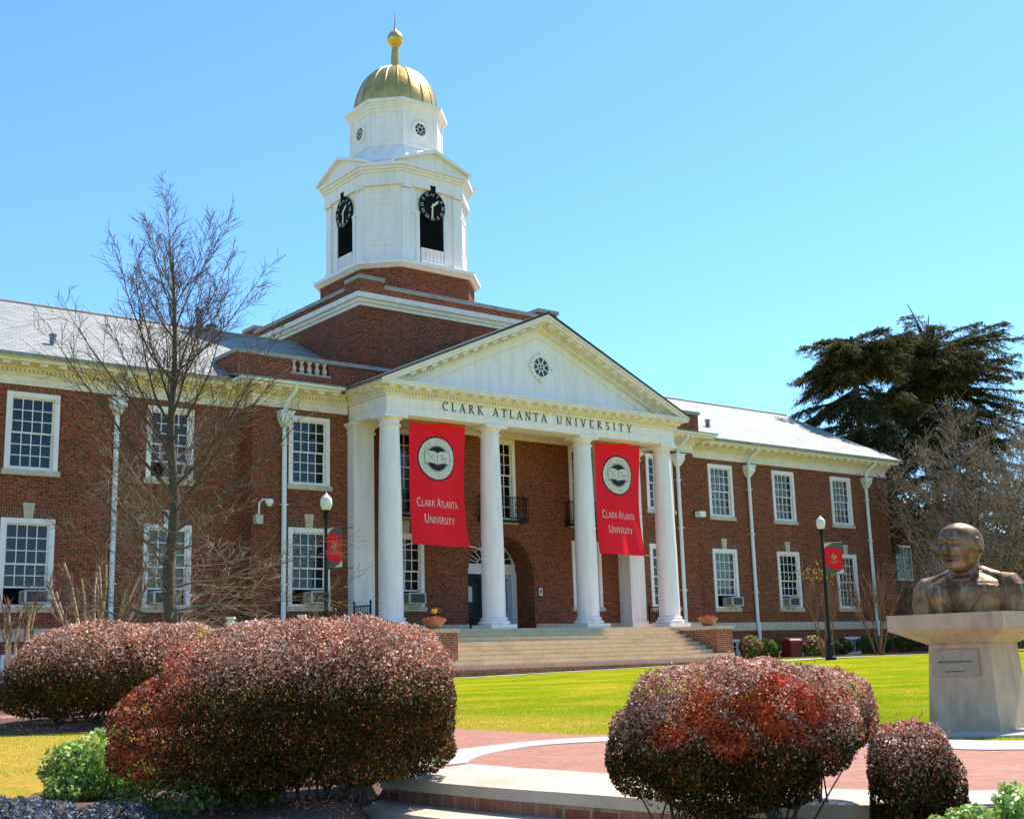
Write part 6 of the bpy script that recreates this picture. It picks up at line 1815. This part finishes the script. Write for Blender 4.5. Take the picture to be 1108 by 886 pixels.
shrub('leafy_shrub', 'loose bright green leafy shrub at lower left by the lawn', 'shrub', None,
      [(-2.93, 8.95, -1.62, 0.2, 0.3, 0.22), (-3.15, 9.1, -1.68, 0.24, 0.3, 0.2), (-2.72, 9.0, -1.72, 0.16, 0.25, 0.2), (-2.85, 9.0, -1.52, 0.10, 0.15, 0.14), (-3.05, 8.8, -1.78, 0.2, 0.25, 0.14)], -1.95, 3600, 0.048,
      green_colour(GRN, (4, 3, 2, 2)), 'softleaf', 10, 0.5, 0.12, spread=0.9, updir=0.5)
shrub('leafy_shrub', 'bright green young shrub at the lower right corner before the kerb', 'shrub', None,
      [(2.03, 5.85, -1.79, 0.14, 0.18, 0.09), (2.22, 5.9, -1.73, 0.08, 0.12, 0.12), (1.86, 5.75, -1.80, 0.10, 0.13, 0.07), (2.42, 5.95, -1.79, 0.10, 0.14, 0.07)], -1.95, 1500, 0.036,
      green_colour(GRN, (3, 4, 1, 3)), 'softleaf', 8, 0.5, 0.15, spread=0.9, updir=0.5)
shrub('groundcover_shrub', 'grey blue-leaved shrub at the lower left corner', 'shrub', None,
      [(-2.85, 7.35, -1.86, 0.35, 0.35, 0.16), (-2.4, 7.5, -1.88, 0.28, 0.3, 0.13), (-3.2, 7.6, -1.85, 0.3, 0.3, 0.15), (-2.6, 7.0, -1.95, 0.35, 0.3, 0.14), (-2.15, 7.3, -1.95, 0.2, 0.25, 0.1)], -2.12, 15000, 0.030,
      green_colour([(0.14, 0.165, 0.20), (0.09, 0.10, 0.12), (0.22, 0.24, 0.26), (0.14, 0.10, 0.07)], (4, 3, 2, 2)), 'leaf', 10, 0.5, 0.2, spread=0.9)
shrub('weedy_groundcover', 'patchy green groundcover under the large maroon shrub', 'plant', None,
      [(-2.15, 7.9, -1.78, 0.30, 0.3, 0.18), (-1.75, 8.3, -1.80, 0.22, 0.3, 0.12), (-2.45, 8.2, -1.80, 0.2, 0.25, 0.14)], -1.95, 1500, 0.034,
      green_colour([(0.10, 0.16, 0.02), (0.18, 0.22, 0.03), (0.06, 0.09, 0.015)], (3, 2, 3)), 'softleaf', 0, 0.6, 0.2, spread=0.9, updir=0.5)

# hedge line before the right wing
def hedge(x, y, r_, h, label, colours, wts, n=2600, group='round clipped shrubs by the right wing', flowers=False):
    z = gz(x, y); u, s = US(x, y)
    o = shrub('round_shrub' if not flowers else 'flowering_shrub', label, 'shrub', group, [(u, s, z + h * 0.55, r_, r_, h * 0.47)], z, n, 0.075, green_colour(colours, wts), 'leaf', 0, 0.2, 0.06, 0.95)
    if flowers:
        k = 44; D = rand_dirs(k); D[:, 1] = -np.abs(D[:, 1]) * 0.9; D[:, 2] = np.abs(D[:, 2]) * 0.8 - 0.25; D = unit(D)
        C = np.stack([x + D[:, 0] * r_ * 1.03, y + D[:, 1] * r_ * 1.03, z + h * 0.55 + D[:, 2] * h * 0.5], 1)
        quad_cloud('blossoms', MT['petal'], C, unit(D + 0.3 * rand_dirs(k)), tangents(D), np.full(k, 0.13), np.full(k, 0.12), col_pick(k, [(0.75, 0.16, 0.16), (0.8, 0.3, 0.25)], (2, 1)), o)
    return o
GB = [(0.10, 0.18, 0.02), (0.15, 0.25, 0.03), (0.07, 0.12, 0.015), (0.20, 0.28, 0.04)]
GSHADE = [(0.045, 0.075, 0.02), (0.06, 0.10, 0.025), (0.03, 0.05, 0.014)]  # same ball shrubs, leaf greens darkened where the row lies in shade
hedge(12.75, 1.2, 0.52, 1.0, 'green shrub with pink flowers beside the brick cheek wall', GB, (3, 3, 2, 2), 2600, 'pink flowering shrubs', True)
hedge(14.05, 1.4, 0.47, 0.86, 'bright green ball shrub between the flowering shrub and the red bin', GB, (3, 3, 2, 2))
hedge(15.15, 2.0, 0.42, 0.82, 'small bright green ball shrub just left of the red bin', GB, (3, 3, 2, 2))
hedge(17.2, 1.4, 0.56, 0.95, 'green shrub with pale pink flowers just right of the red bin', GB, (3, 3, 2, 2), 2600, 'pink flowering shrubs', True)
hedge(18.55, 1.4, 0.55, 0.82, 'shade-tinted green ball shrub left of the right street lamp base', GSHADE, (3, 2, 3))
hedge(19.85, 1.6, 0.45, 0.8, 'shade-tinted green ball shrub just behind the right street lamp base', GSHADE, (3, 2, 3))
hedge(21.5, 1.4, 0.62, 0.92, 'broad shade-tinted green ball shrub right of the street lamp, left of the bare myrtle', GSHADE, (3, 2, 3))
hedge(22.9, 1.6, 0.5, 0.9, 'shade-tinted green ball shrub at the foot of the right bare myrtle', GSHADE, (3, 2, 3))
hedge(24.4, 1.4, 0.6, 0.95, 'shade-tinted green ball shrub under the last downspout of the right wing', GSHADE, (3, 2, 3))
hedge(26.2, 1.2, 0.75, 1.0, 'shade-tinted green ball shrub at the corner of the right wing, behind the pedestal slab', GSHADE, (3, 2, 3))

# bare trees and shrubs ------------------------------------------------------------
def branch_path(p, d, L, n, up_bias, jit):
    pts = [Vector(p)]; d = Vector(d).normalized()
    for i in range(n):
        d = (d + Vector((rng.normal(0, jit), rng.normal(0, jit), rng.normal(0, jit) + up_bias))).normalized()
        pts.append(pts[-1] + d * (L / n))
    return pts
def perp_dir(d, ang, az):
    d = Vector(d).normalized(); u = d.cross(Vector((0.2, 0.13, 0.97)) if abs(d.z) < 0.95 else Vector((1, 0, 0))).normalized(); w = d.cross(u)
    return (d * math.cos(ang) + (u * math.cos(az) + w * math.sin(az)) * math.sin(ang)).normalized()
def at_path(pts, t):
    k = min(len(pts) - 2, int(t * (len(pts) - 1))); f_ = t * (len(pts) - 1) - k
    return pts[k].lerp(pts[k + 1], f_), (pts[k + 1] - pts[k])

def bare_tree():
    x, y = W(-7.22, 26.3)[:2]; z0 = gz(x, y)
    t = thing('bare_tree', (x, y, z0), 'tall leafless tree with upright trunk before the left wing', 'tree')
    trunk = MB(); H = 10.0
    tp_ = [Vector((x + 0.05 * math.sin(k * 1.3) - 0.012 * k, y + 0.05 * math.cos(k * 1.7), z0 - 0.1 + H * k / 14)) for k in range(15)]
    tr = [0.150 * (1 - k / 14) ** 0.85 + 0.008 for k in range(15)]; tr[0] = 0.20
    trunk.tube(tp_, tr, 12); trunk.build('trunk', MT['bark'], t, smooth=True)
    lim, tw, tl_ = MB(), MB(), MB()
    nb = 44
    for i in range(nb):
        f_ = i / nb; low = f_ < 0.34
        tt = (0.13 + 0.24 * f_ / 0.34) if low else 0.36 + 0.55 * ((f_ - 0.34) / 0.66) ** 1.0
        p, d = at_path(tp_, tt)
        az = i * 2.399 + rng.normal(0, 0.3)
        if low: ang, L, ub, r0 = R(rng.uniform(60, 90)), rng.uniform(2.6, 4.3), rng.uniform(-0.01, 0.06), rng.uniform(0.018, 0.032)
        else:
            ang = R(57 - 29 * (tt - 0.36) / 0.55 + rng.normal(0, 6)); L = (4.7 - 2.6 * (tt - 0.36) / 0.55) * rng.uniform(0.85, 1.15); ub = 0.075; r0 = 0.048 * (1 - 0.68 * (tt - 0.36) / 0.55)
        main = branch_path(p, perp_dir((0, 0, 1), ang, az), L, 9, ub, 0.065)
        lim.tube(main, [r0 * (1 - 0.90 * (k / 9) ** 0.8) for k in range(10)], 6)
        ns = 21 if not low else 15
        for j in range(ns):
            t2 = 0.10 + 0.88 * j / ns + rng.uniform(-0.03, 0.03)
            q, d2 = at_path(main, min(0.99, t2)); L2 = L * (0.33 if not low else 0.30) * (1.15 - t2 * 0.75) * rng.uniform(0.6, 1.35)
            sec = branch_path(q, perp_dir(d2, R(rng.uniform(24, 50)), rng.uniform(0, 6.28)), L2, 5, 0.07 if not low else 0.01, 0.09)
            mesh_ = tl_ if low else tw; r2 = max(0.0042, min(0.012, r0 * 0.30 * (1 - t2 * 0.6))); mesh_.tube(sec, [r2 * (1 - 0.65 * k / 5) for k in range(6)], 4)
            for m in range(6 if not low else 7):
                t3 = 0.15 + 0.8 * m / 7
                q3, d3 = at_path(sec, min(0.99, t3)); L3 = L2 * 0.5 * rng.uniform(0.5, 1.25)
                mesh_.tube(branch_path(q3, perp_dir(d3, R(rng.uniform(20, 55)), rng.uniform(0, 6.28)), L3, 3, 0.05, 0.12), [0.006, 0.0055, 0.0045, 0.0035], 3)
    lim.build('limbs', MT['bark'], t, smooth=True); tw.build('twigs', MT['treetwig'], t, recalc=False); tl_.build('lower_twigs', MT['midtwig'], t, recalc=False)
    return t
bare_tree()

def pollard(px_u, s, H, nst, spread_, label, rmat, seed, rs=0.028, fr=(0.55, 0.68), tl=(0.18, 0.42)):
    x, y = W(px_u, s)[:2]; z0 = gz(x, y)
    t = thing('bare_myrtle', (x, y, z0), label, 'shrub', 'leafless crape myrtles')
    st, tw = MB(), MB()
    for i in range(nst):
        a = 6.28 * i / nst + rng.uniform(-0.3, 0.3); tilt = R(rng.uniform(6, spread_))
        d = Vector((math.cos(a) * math.sin(tilt), math.sin(a) * math.sin(tilt), math.cos(tilt)))
        L = H * rng.uniform(*fr); pth = branch_path((x + 0.12 * math.cos(a), y + 0.12 * math.sin(a), z0 - 0.05), d, L, 6, 0.03, 0.06)
        st.tube(pth, [rs * (1 - 0.4 * k / 6) for k in range(7)], 6)
        for m in range(9):
            q, d2 = at_path(pth, 0.55 + 0.44 * m / 9)
            L2 = H * rng.uniform(*tl); p2 = branch_path(q, perp_dir(d2, R(rng.uniform(8, 32)), rng.uniform(0, 6.28)), L2, 4, 0.08, 0.06)
            tw.tube(p2, [rs * 0.42, rs * 0.36, rs * 0.3, rs * 0.25, rs * 0.16], 4)
            for w_ in range(3):
                q3, d3 = at_path(p2, 0.3 + 0.22 * w_); p3 = branch_path(q3, perp_dir(d3, R(rng.uniform(15, 40)), rng.uniform(0, 6.28)), L2 * 0.5, 3, 0.06, 0.08)
                tw.tube(p3, [rs * 0.22, rs * 0.18, rs * 0.15, rs * 0.1], 3)
    st.build('stems', MT[rmat], t, smooth=True); tw.build('twigs', MT['redtwig'], t, recalc=False)
    return t
pollard(-11.75, 29.8, 2.9, 6, 15, 'short leafless crape myrtle at the far left edge', 'paletwig', 1, 0.042, (0.72, 0.86), (0.08, 0.2))
pollard(-10.8, 32.2, 3.95, 13, 27, 'leafless pale-stemmed crape myrtle against the left downspout', 'paletwig', 2, 0.046, (0.74, 0.9), (0.08, 0.2))
pollard(12.55, 52.0, 3.9, 6, 20, 'leafless crape myrtle just right of the right street lamp', 'redtwig', 3, 0.034)
pollard(15.9, 56.0, 4.3, 7, 18, 'leafless crape myrtle before the last downspout of the right wing', 'redtwig', 4, 0.04)
# a few last yellow leaves on the myrtle by the lamp
n = 130; c = W(12.5, 51.9)
C = np.stack([c.x + rng.normal(0, 0.55, n), c.y + rng.normal(0, 0.45, n), gz(c.x, c.y) + rng.normal(3.45, 0.28, n)], 1); N = rand_dirs(n)
ylv = quad_cloud('yellow_leaves', MT['softleaf'], C, N, tangents(N), np.full(n, 0.10), np.full(n, 0.07), col_pick(n, [(0.42, 0.33, 0.03), (0.3, 0.28, 0.03)], (1, 1)), None, (c.x, c.y, 0))
par = [o for o in COL.objects if o.name.startswith('bare_myrtle') and 'just right of the right' in o.get('label', '')][0]
ylv.parent = par; ylv.location = Vector((c.x, c.y, 0)) - par.location

def twiggy(u, s, H, wid, label):
    x, y = W(u, s)[:2]; z0 = -1.42
    t = thing('twiggy_tree', (x, y, z0), label, 'tree')
    st, tw = MB(), MB()
    for i in range(12):
        a = 6.28 * i / 12 + rng.uniform(-0.3, 0.3); tilt = R(rng.uniform(6, 40))
        d = Vector((math.cos(a) * math.sin(tilt), math.sin(a) * math.sin(tilt), math.cos(tilt)))
        L = H * rng.uniform(0.72, 0.98); r0 = rng.uniform(0.07, 0.12)
        pth = branch_path((x + 0.2 * math.cos(a), y + 0.2 * math.sin(a), z0), d, L, 9, 0.02, 0.09)
        st.tube(pth, [r0 * (1 - 0.85 * k / 9) for k in range(10)], 7)
        for j in range(23):
            t2 = 0.10 + 0.88 * j / 23; q, d2 = at_path(pth, t2); L2 = wid * (0.95 - 0.62 * t2) * rng.uniform(0.6, 1.2)
            b2 = branch_path(q, perp_dir(d2, R(rng.uniform(35, 75)), rng.uniform(0, 6.28)), L2, 6, 0.03, 0.14)
            r2 = r0 * 0.34 * (1 - 0.6 * t2); st.tube(b2, [max(0.007, r2 * (1 - 0.8 * k / 6)) for k in range(7)], 4)
            for m in range(10):
                q3, d3 = at_path(b2, 0.12 + 0.85 * m / 10); L3 = L2 * 0.42 * rng.uniform(0.5, 1.2)
                b3 = branch_path(q3, perp_dir(d3, R(rng.uniform(25, 65)), rng.uniform(0, 6.28)), L3, 4, 0.02, 0.18)
                tw.tube(b3, [0.013, 0.012, 0.011, 0.009, 0.007], 3)
                for w_ in range(3):
                    q4, d4 = at_path(b3, 0.25 + 0.25 * w_); b4 = branch_path(q4, perp_dir(d4, R(rng.uniform(25, 60)), rng.uniform(0, 6.28)), L3 * 0.55, 2, 0.0, 0.2)
                    tw.tube(b4, [0.010, 0.009, 0.007], 3)
    st.build('limbs', MT['bark'], t, smooth=True); tw.build('twigs', MT['twig'], t, recalc=False)
    return t
twiggy(23.4, 62.0, 12.8, 5.6, 'broad leafless twiggy tree behind the bronze bust, at the end of the right wing')

# cedars ---------------------------------------------------------------------------
def cedar(x, y, H, specs, label, lean, dead=0):
    z0 = -1.42
    t = thing('cedar_tree', (x, y, z0), label, 'tree', 'dark cedars beyond the right wing')
    tr = MB(); n = 12
    tp_ = [Vector((x + lean * (k / n) ** 1.3, y, z0 + H * k / n)) for k in range(n + 1)]
    tr.tube(tp_, [0.42 * (1 - 0.72 * k / n) for k in range(n + 1)], 10)
    tr.build('trunk', MT['bark'], t, smooth=True)
    lim = MB(); Cs, Ns, Ts, Ls = [], [], [], []
    for (h0, h1, cnt, la, lb, pitch, az0, az1) in specs:
        for i in range(cnt):
            h = rng.uniform(h0, h1); p, _ = at_path(tp_, min(0.99, (h - z0) / H)); L = rng.uniform(la, lb)
            az = R(rng.uniform(az0, az1)); pt = R(pitch + rng.normal(0, 7))
            d = Vector((math.cos(az) * math.cos(pt), math.sin(az) * math.cos(pt), math.sin(pt)))
            pth = branch_path(p, d, L, 8, -0.035, 0.07)
            lim.tube(pth, [0.11 * (1 - 0.85 * k / 8) * (L / 5) ** 0.5 + 0.012 for k in range(9)], 5)
            hz = Vector((-math.sin(az), math.cos(az), 0))
            for m in range(24):
                t2 = 0.22 + 0.78 * m / 24; q, d2 = at_path(pth, min(0.99, t2)); side = rng.choice((-1, 1)); L2 = (0.38 * L * (1.1 - 0.8 * t2) + 0.25) * rng.uniform(0.5, 1.1)
                dd = (d2.normalized() * 0.75 + hz * side * rng.uniform(0.4, 1.0) + Vector((0, 0, rng.uniform(-0.28, 0.1)))).normalized()
                k = 30; tt = rng.uniform(0.0, 1, k)
                P = np.array(q) + np.outer(tt * L2, np.array(dd)) + rng.normal(0, 0.10, (k, 3)) * np.array([1, 1, 0.55]) - np.outer(tt ** 2 * 0.28 * L2, [0, 0, 1])
                Cs.append(P); Ns.append(unit(np.array([0, 0, 1.0]) + rng.normal(0, 0.55, (k, 3)))); Ts.append(unit(np.array(dd) + rng.normal(0, 0.45, (k, 3)))); Ls.append(rng.uniform(0.20, 0.42, k))
    if dead:
        for a, L in ((0.0, 3.1), (0.42, 2.3), (0.15, 1.7), (-0.25, 1.3)):
            b = tp_[-1] + Vector((a * 0.8, 0, -0.1)); lim.tube(branch_path(b, Vector((math.sin(a) * 0.6, 0.1, math.cos(a))), L, 5, 0, 0.05), [0.075, 0.068, 0.06, 0.05, 0.04, 0.025], 6)
    lim.build('limbs', MT['bark'], t, smooth=True)
    C, N, T, L = np.concatenate(Cs), np.concatenate(Ns), np.concatenate(Ts), np.concatenate(Ls)
    N = unit(N - T * (N * T).sum(1, keepdims=True)); k = len(C)
    quad_cloud('foliage', MT['needle'], C, N, T, L, L * rng.uniform(0.13, 0.24, k), col_pick(k, [(0.058, 0.060, 0.026), (0.090, 0.088, 0.038), (0.135, 0.108, 0.05), (0.16, 0.14, 0.05)], (3, 3, 2, 1)), t, droop=0.15)
    return t
cedar(31.6, 7.9, 18.6, [(15.0, 17.0, 46, 2.2, 4.2, 4, 0, 360), (13.2, 15.2, 22, 2.8, 4.2, -8, 0, 360), (9.0, 12.2, 26, 3.0, 4.9, -16, 70, 290), (5, 9.4, 40, 3.2, 5.6, -12, 0, 360)], 'dark cedar with drooping layered boughs, the left one of two behind the roof end', -0.4)
cedar(40.0, 8.8, 19.6, [(15.8, 18.2, 84, 3.2, 6.8, 3, 0, 360), (12.6, 16.0, 30, 2.8, 5.6, -8, 30, 330), (12.6, 15.8, 24, 4.0, 7.5, -6, -80, 60), (5, 12.6, 60, 3.2, 6.0, -8, 0, 360)], 'flat-topped dark cedar with broken dead spire, right of the roof end', 0.3, 1)
def broad_evergreen(u, s, z, ru, rz, label):
    return shrub('evergreen_tree', label, 'tree', 'evergreens far behind the right wing', [(u, s, z, ru, ru * 0.8, rz), (u - ru * 0.5, s + 1, z - rz * 0.2, ru * 0.7, ru * 0.6, rz * 0.7), (u + ru * 0.55, s - 1, z - rz * 0.25, ru * 0.7, ru * 0.6, rz * 0.7)], -1.4, 12000, 0.42,
                 green_colour([(0.03, 0.042, 0.016), (0.05, 0.06, 0.022), (0.04, 0.045, 0.02)], (3, 2, 2)), 'needle', 8, 0.3, 0.14, 0.95, 'bark')
broad_evergreen(27.5, 96, 6.0, 6.5, 6.0, 'dark bushy evergreen far behind the roof end, below the left cedar')
broad_evergreen(38, 100, 6.5, 7, 6.2, 'dark bushy evergreen at the right edge, behind the twiggy tree')

# brick annex behind the twiggy tree
t = thing('brick_annex', (40, 12, -1.42), 'low brick building coloured dark as shade behind the twiggy tree', 'building')
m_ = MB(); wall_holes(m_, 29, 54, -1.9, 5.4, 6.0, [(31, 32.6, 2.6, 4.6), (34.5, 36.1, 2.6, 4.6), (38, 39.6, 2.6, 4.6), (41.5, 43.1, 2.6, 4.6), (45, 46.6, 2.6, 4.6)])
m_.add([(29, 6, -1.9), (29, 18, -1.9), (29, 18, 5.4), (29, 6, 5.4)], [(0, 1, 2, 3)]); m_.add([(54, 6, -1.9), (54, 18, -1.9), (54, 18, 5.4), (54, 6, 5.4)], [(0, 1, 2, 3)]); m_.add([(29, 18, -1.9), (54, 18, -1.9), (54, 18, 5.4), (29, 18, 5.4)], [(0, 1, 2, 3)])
m_.build('wall', MT['shadebrick'], t, recalc=False)
m_ = MB(); m_.box(28.8, 54.2, 5.8, 18.2, 5.402, 5.7); m_.build('roof', MT['shaderoof'], t)
m_ = MB(); m_.box(29.3, 53.7, 7.0, 7.1, -1.8, 5.3); m_.build('unlit_backing', MT['dark'], t)  # dark sheet again, for unlit rooms behind the annex panes
for xa in (31, 34.5, 38, 41.5, 45):
    m_ = MB(); a, b = xa + 0.003, xa + 1.597
    for q in ((a, a + 0.08, 2.603, 4.597), (b - 0.08, b, 2.603, 4.597), (a + 0.08, b - 0.08, 2.603, 2.68), (a + 0.08, b - 0.08, 4.52, 4.597), (xa + 0.78, xa + 0.82, 2.68, 4.52)): m_.box(q[0], q[1], 6.06, 6.12, q[2], q[3])
    for k in (1, 2): m_.box(a + 0.08, b - 0.08, 6.07, 6.11, 2.6 + 0.66 * k, 2.63 + 0.66 * k)
    w_ = m_.build('window', MT['white'], t)
    m_ = MB(); m_.add([(a, 6.09, 2.61), (b, 6.09, 2.61), (b, 6.09, 4.59), (a, 6.09, 4.59)], [(0, 1, 2, 3)]); m_.build('pane', MT['glass'], w_, recalc=False)

# grass blades on the nearer lawn
def blades(n, test, smin, smax, name):
    s = np.sqrt(rng.uniform(smin ** 2, smax ** 2, n * 3)); u = rng.uniform(-0.46, 0.46, n * 3) * s
    keep = np.array([test(a, b) for a, b in zip(u, s)]) & (rng.uniform(size=n * 3) < np.clip((smax - s) / (smax - 12), 0, 1)); u, s = u[keep][:n], s[keep][:n]; k = len(u)
    x = CAM.x + u * math.cos(YAW) + s * math.sin(YAW); y = CAM.y - u * math.sin(YAW) + s * math.cos(YAW)
    z = np.array([gz(a, b) for a, b in zip(x, y)])
    L = rng.uniform(0.010, 0.024, k)
    T = unit(np.stack([rng.normal(0, 0.45, k), rng.normal(0, 0.45, k), np.ones(k)], 1)); N = tangents(T)
    C = np.stack([x, y, z], 1) + T * (L * 0.42)[:, None]
    dry = (np.sin(x * 0.9 + 1.1 * y) + np.sin(y * 1.7 - 0.6 * x) + rng.normal(0, 0.8, k) + 2.2 * np.clip(1 - np.hypot(x + 26, y + 24) / 9, 0, 1) * 1.4) > 1.0
    colr = 1.25 * np.where(dry[:, None], col_pick(k, [(0.60, 0.43, 0.07), (0.52, 0.40, 0.055)], (1, 1)), col_pick(k, [(0.30, 0.38, 0.015), (0.38, 0.42, 0.018), (0.25, 0.33, 0.012)], (2, 2, 1)))
    return tag(quad_cloud(name, MT['grass'], C, N, T, L, L * 0.0 + 0.005 + s * 0.0003, colr, None, (0, 0, 0)), 'short green and straw coloured grass of the lawn', 'grass', kind='stuff')
def pip(poly, u, s):
    c = False; j = len(poly) - 1
    for i in range(len(poly)):
        (xi, yi), (xj, yj) = poly[i], poly[j]
        if (yi > s) != (yj > s) and u < (xj - xi) * (s - yi) / (yj - yi) + xi: c = not c
        j = i
    return c
PLZ = E0 + OUT[::-1]
PTH = [(0.9, 12.4), (-1.05, 11.0), (-2.2, 12.1), (-4.5, 15.1), (-7.4, 19.1), (-9.2, 21.9), (-13, 28), (-15, 33), (-11.2, 28.7), (-8.5, 24.7), (-5.2, 20.7), (-2.5, 17.4), (-0.6, 14.85), (0, 14.1), (0.95, 13.1)]
def on_lawn(u, s):
    if pip(PLZ, u, s) or pip(PTH, u, s): return False
    if s < 12.3 and -4.05 < u < 2: return False
    if s < 11 and u > 1.5 and s < edge_s(u) + 0.3: return False
    if math.hypot((u + 6.6) / 2.6, (s - 18.2) / 1.9) < 1: return False
    x, y = W(u, s)[:2]
    if math.hypot(u - pc_u, s - pc_s) < 0.75: return False
    return y < -4.6 and not (x > 0 and y > -9.8 and s > 44)
blades(50000, on_lawn, 8, 26, 'grass')
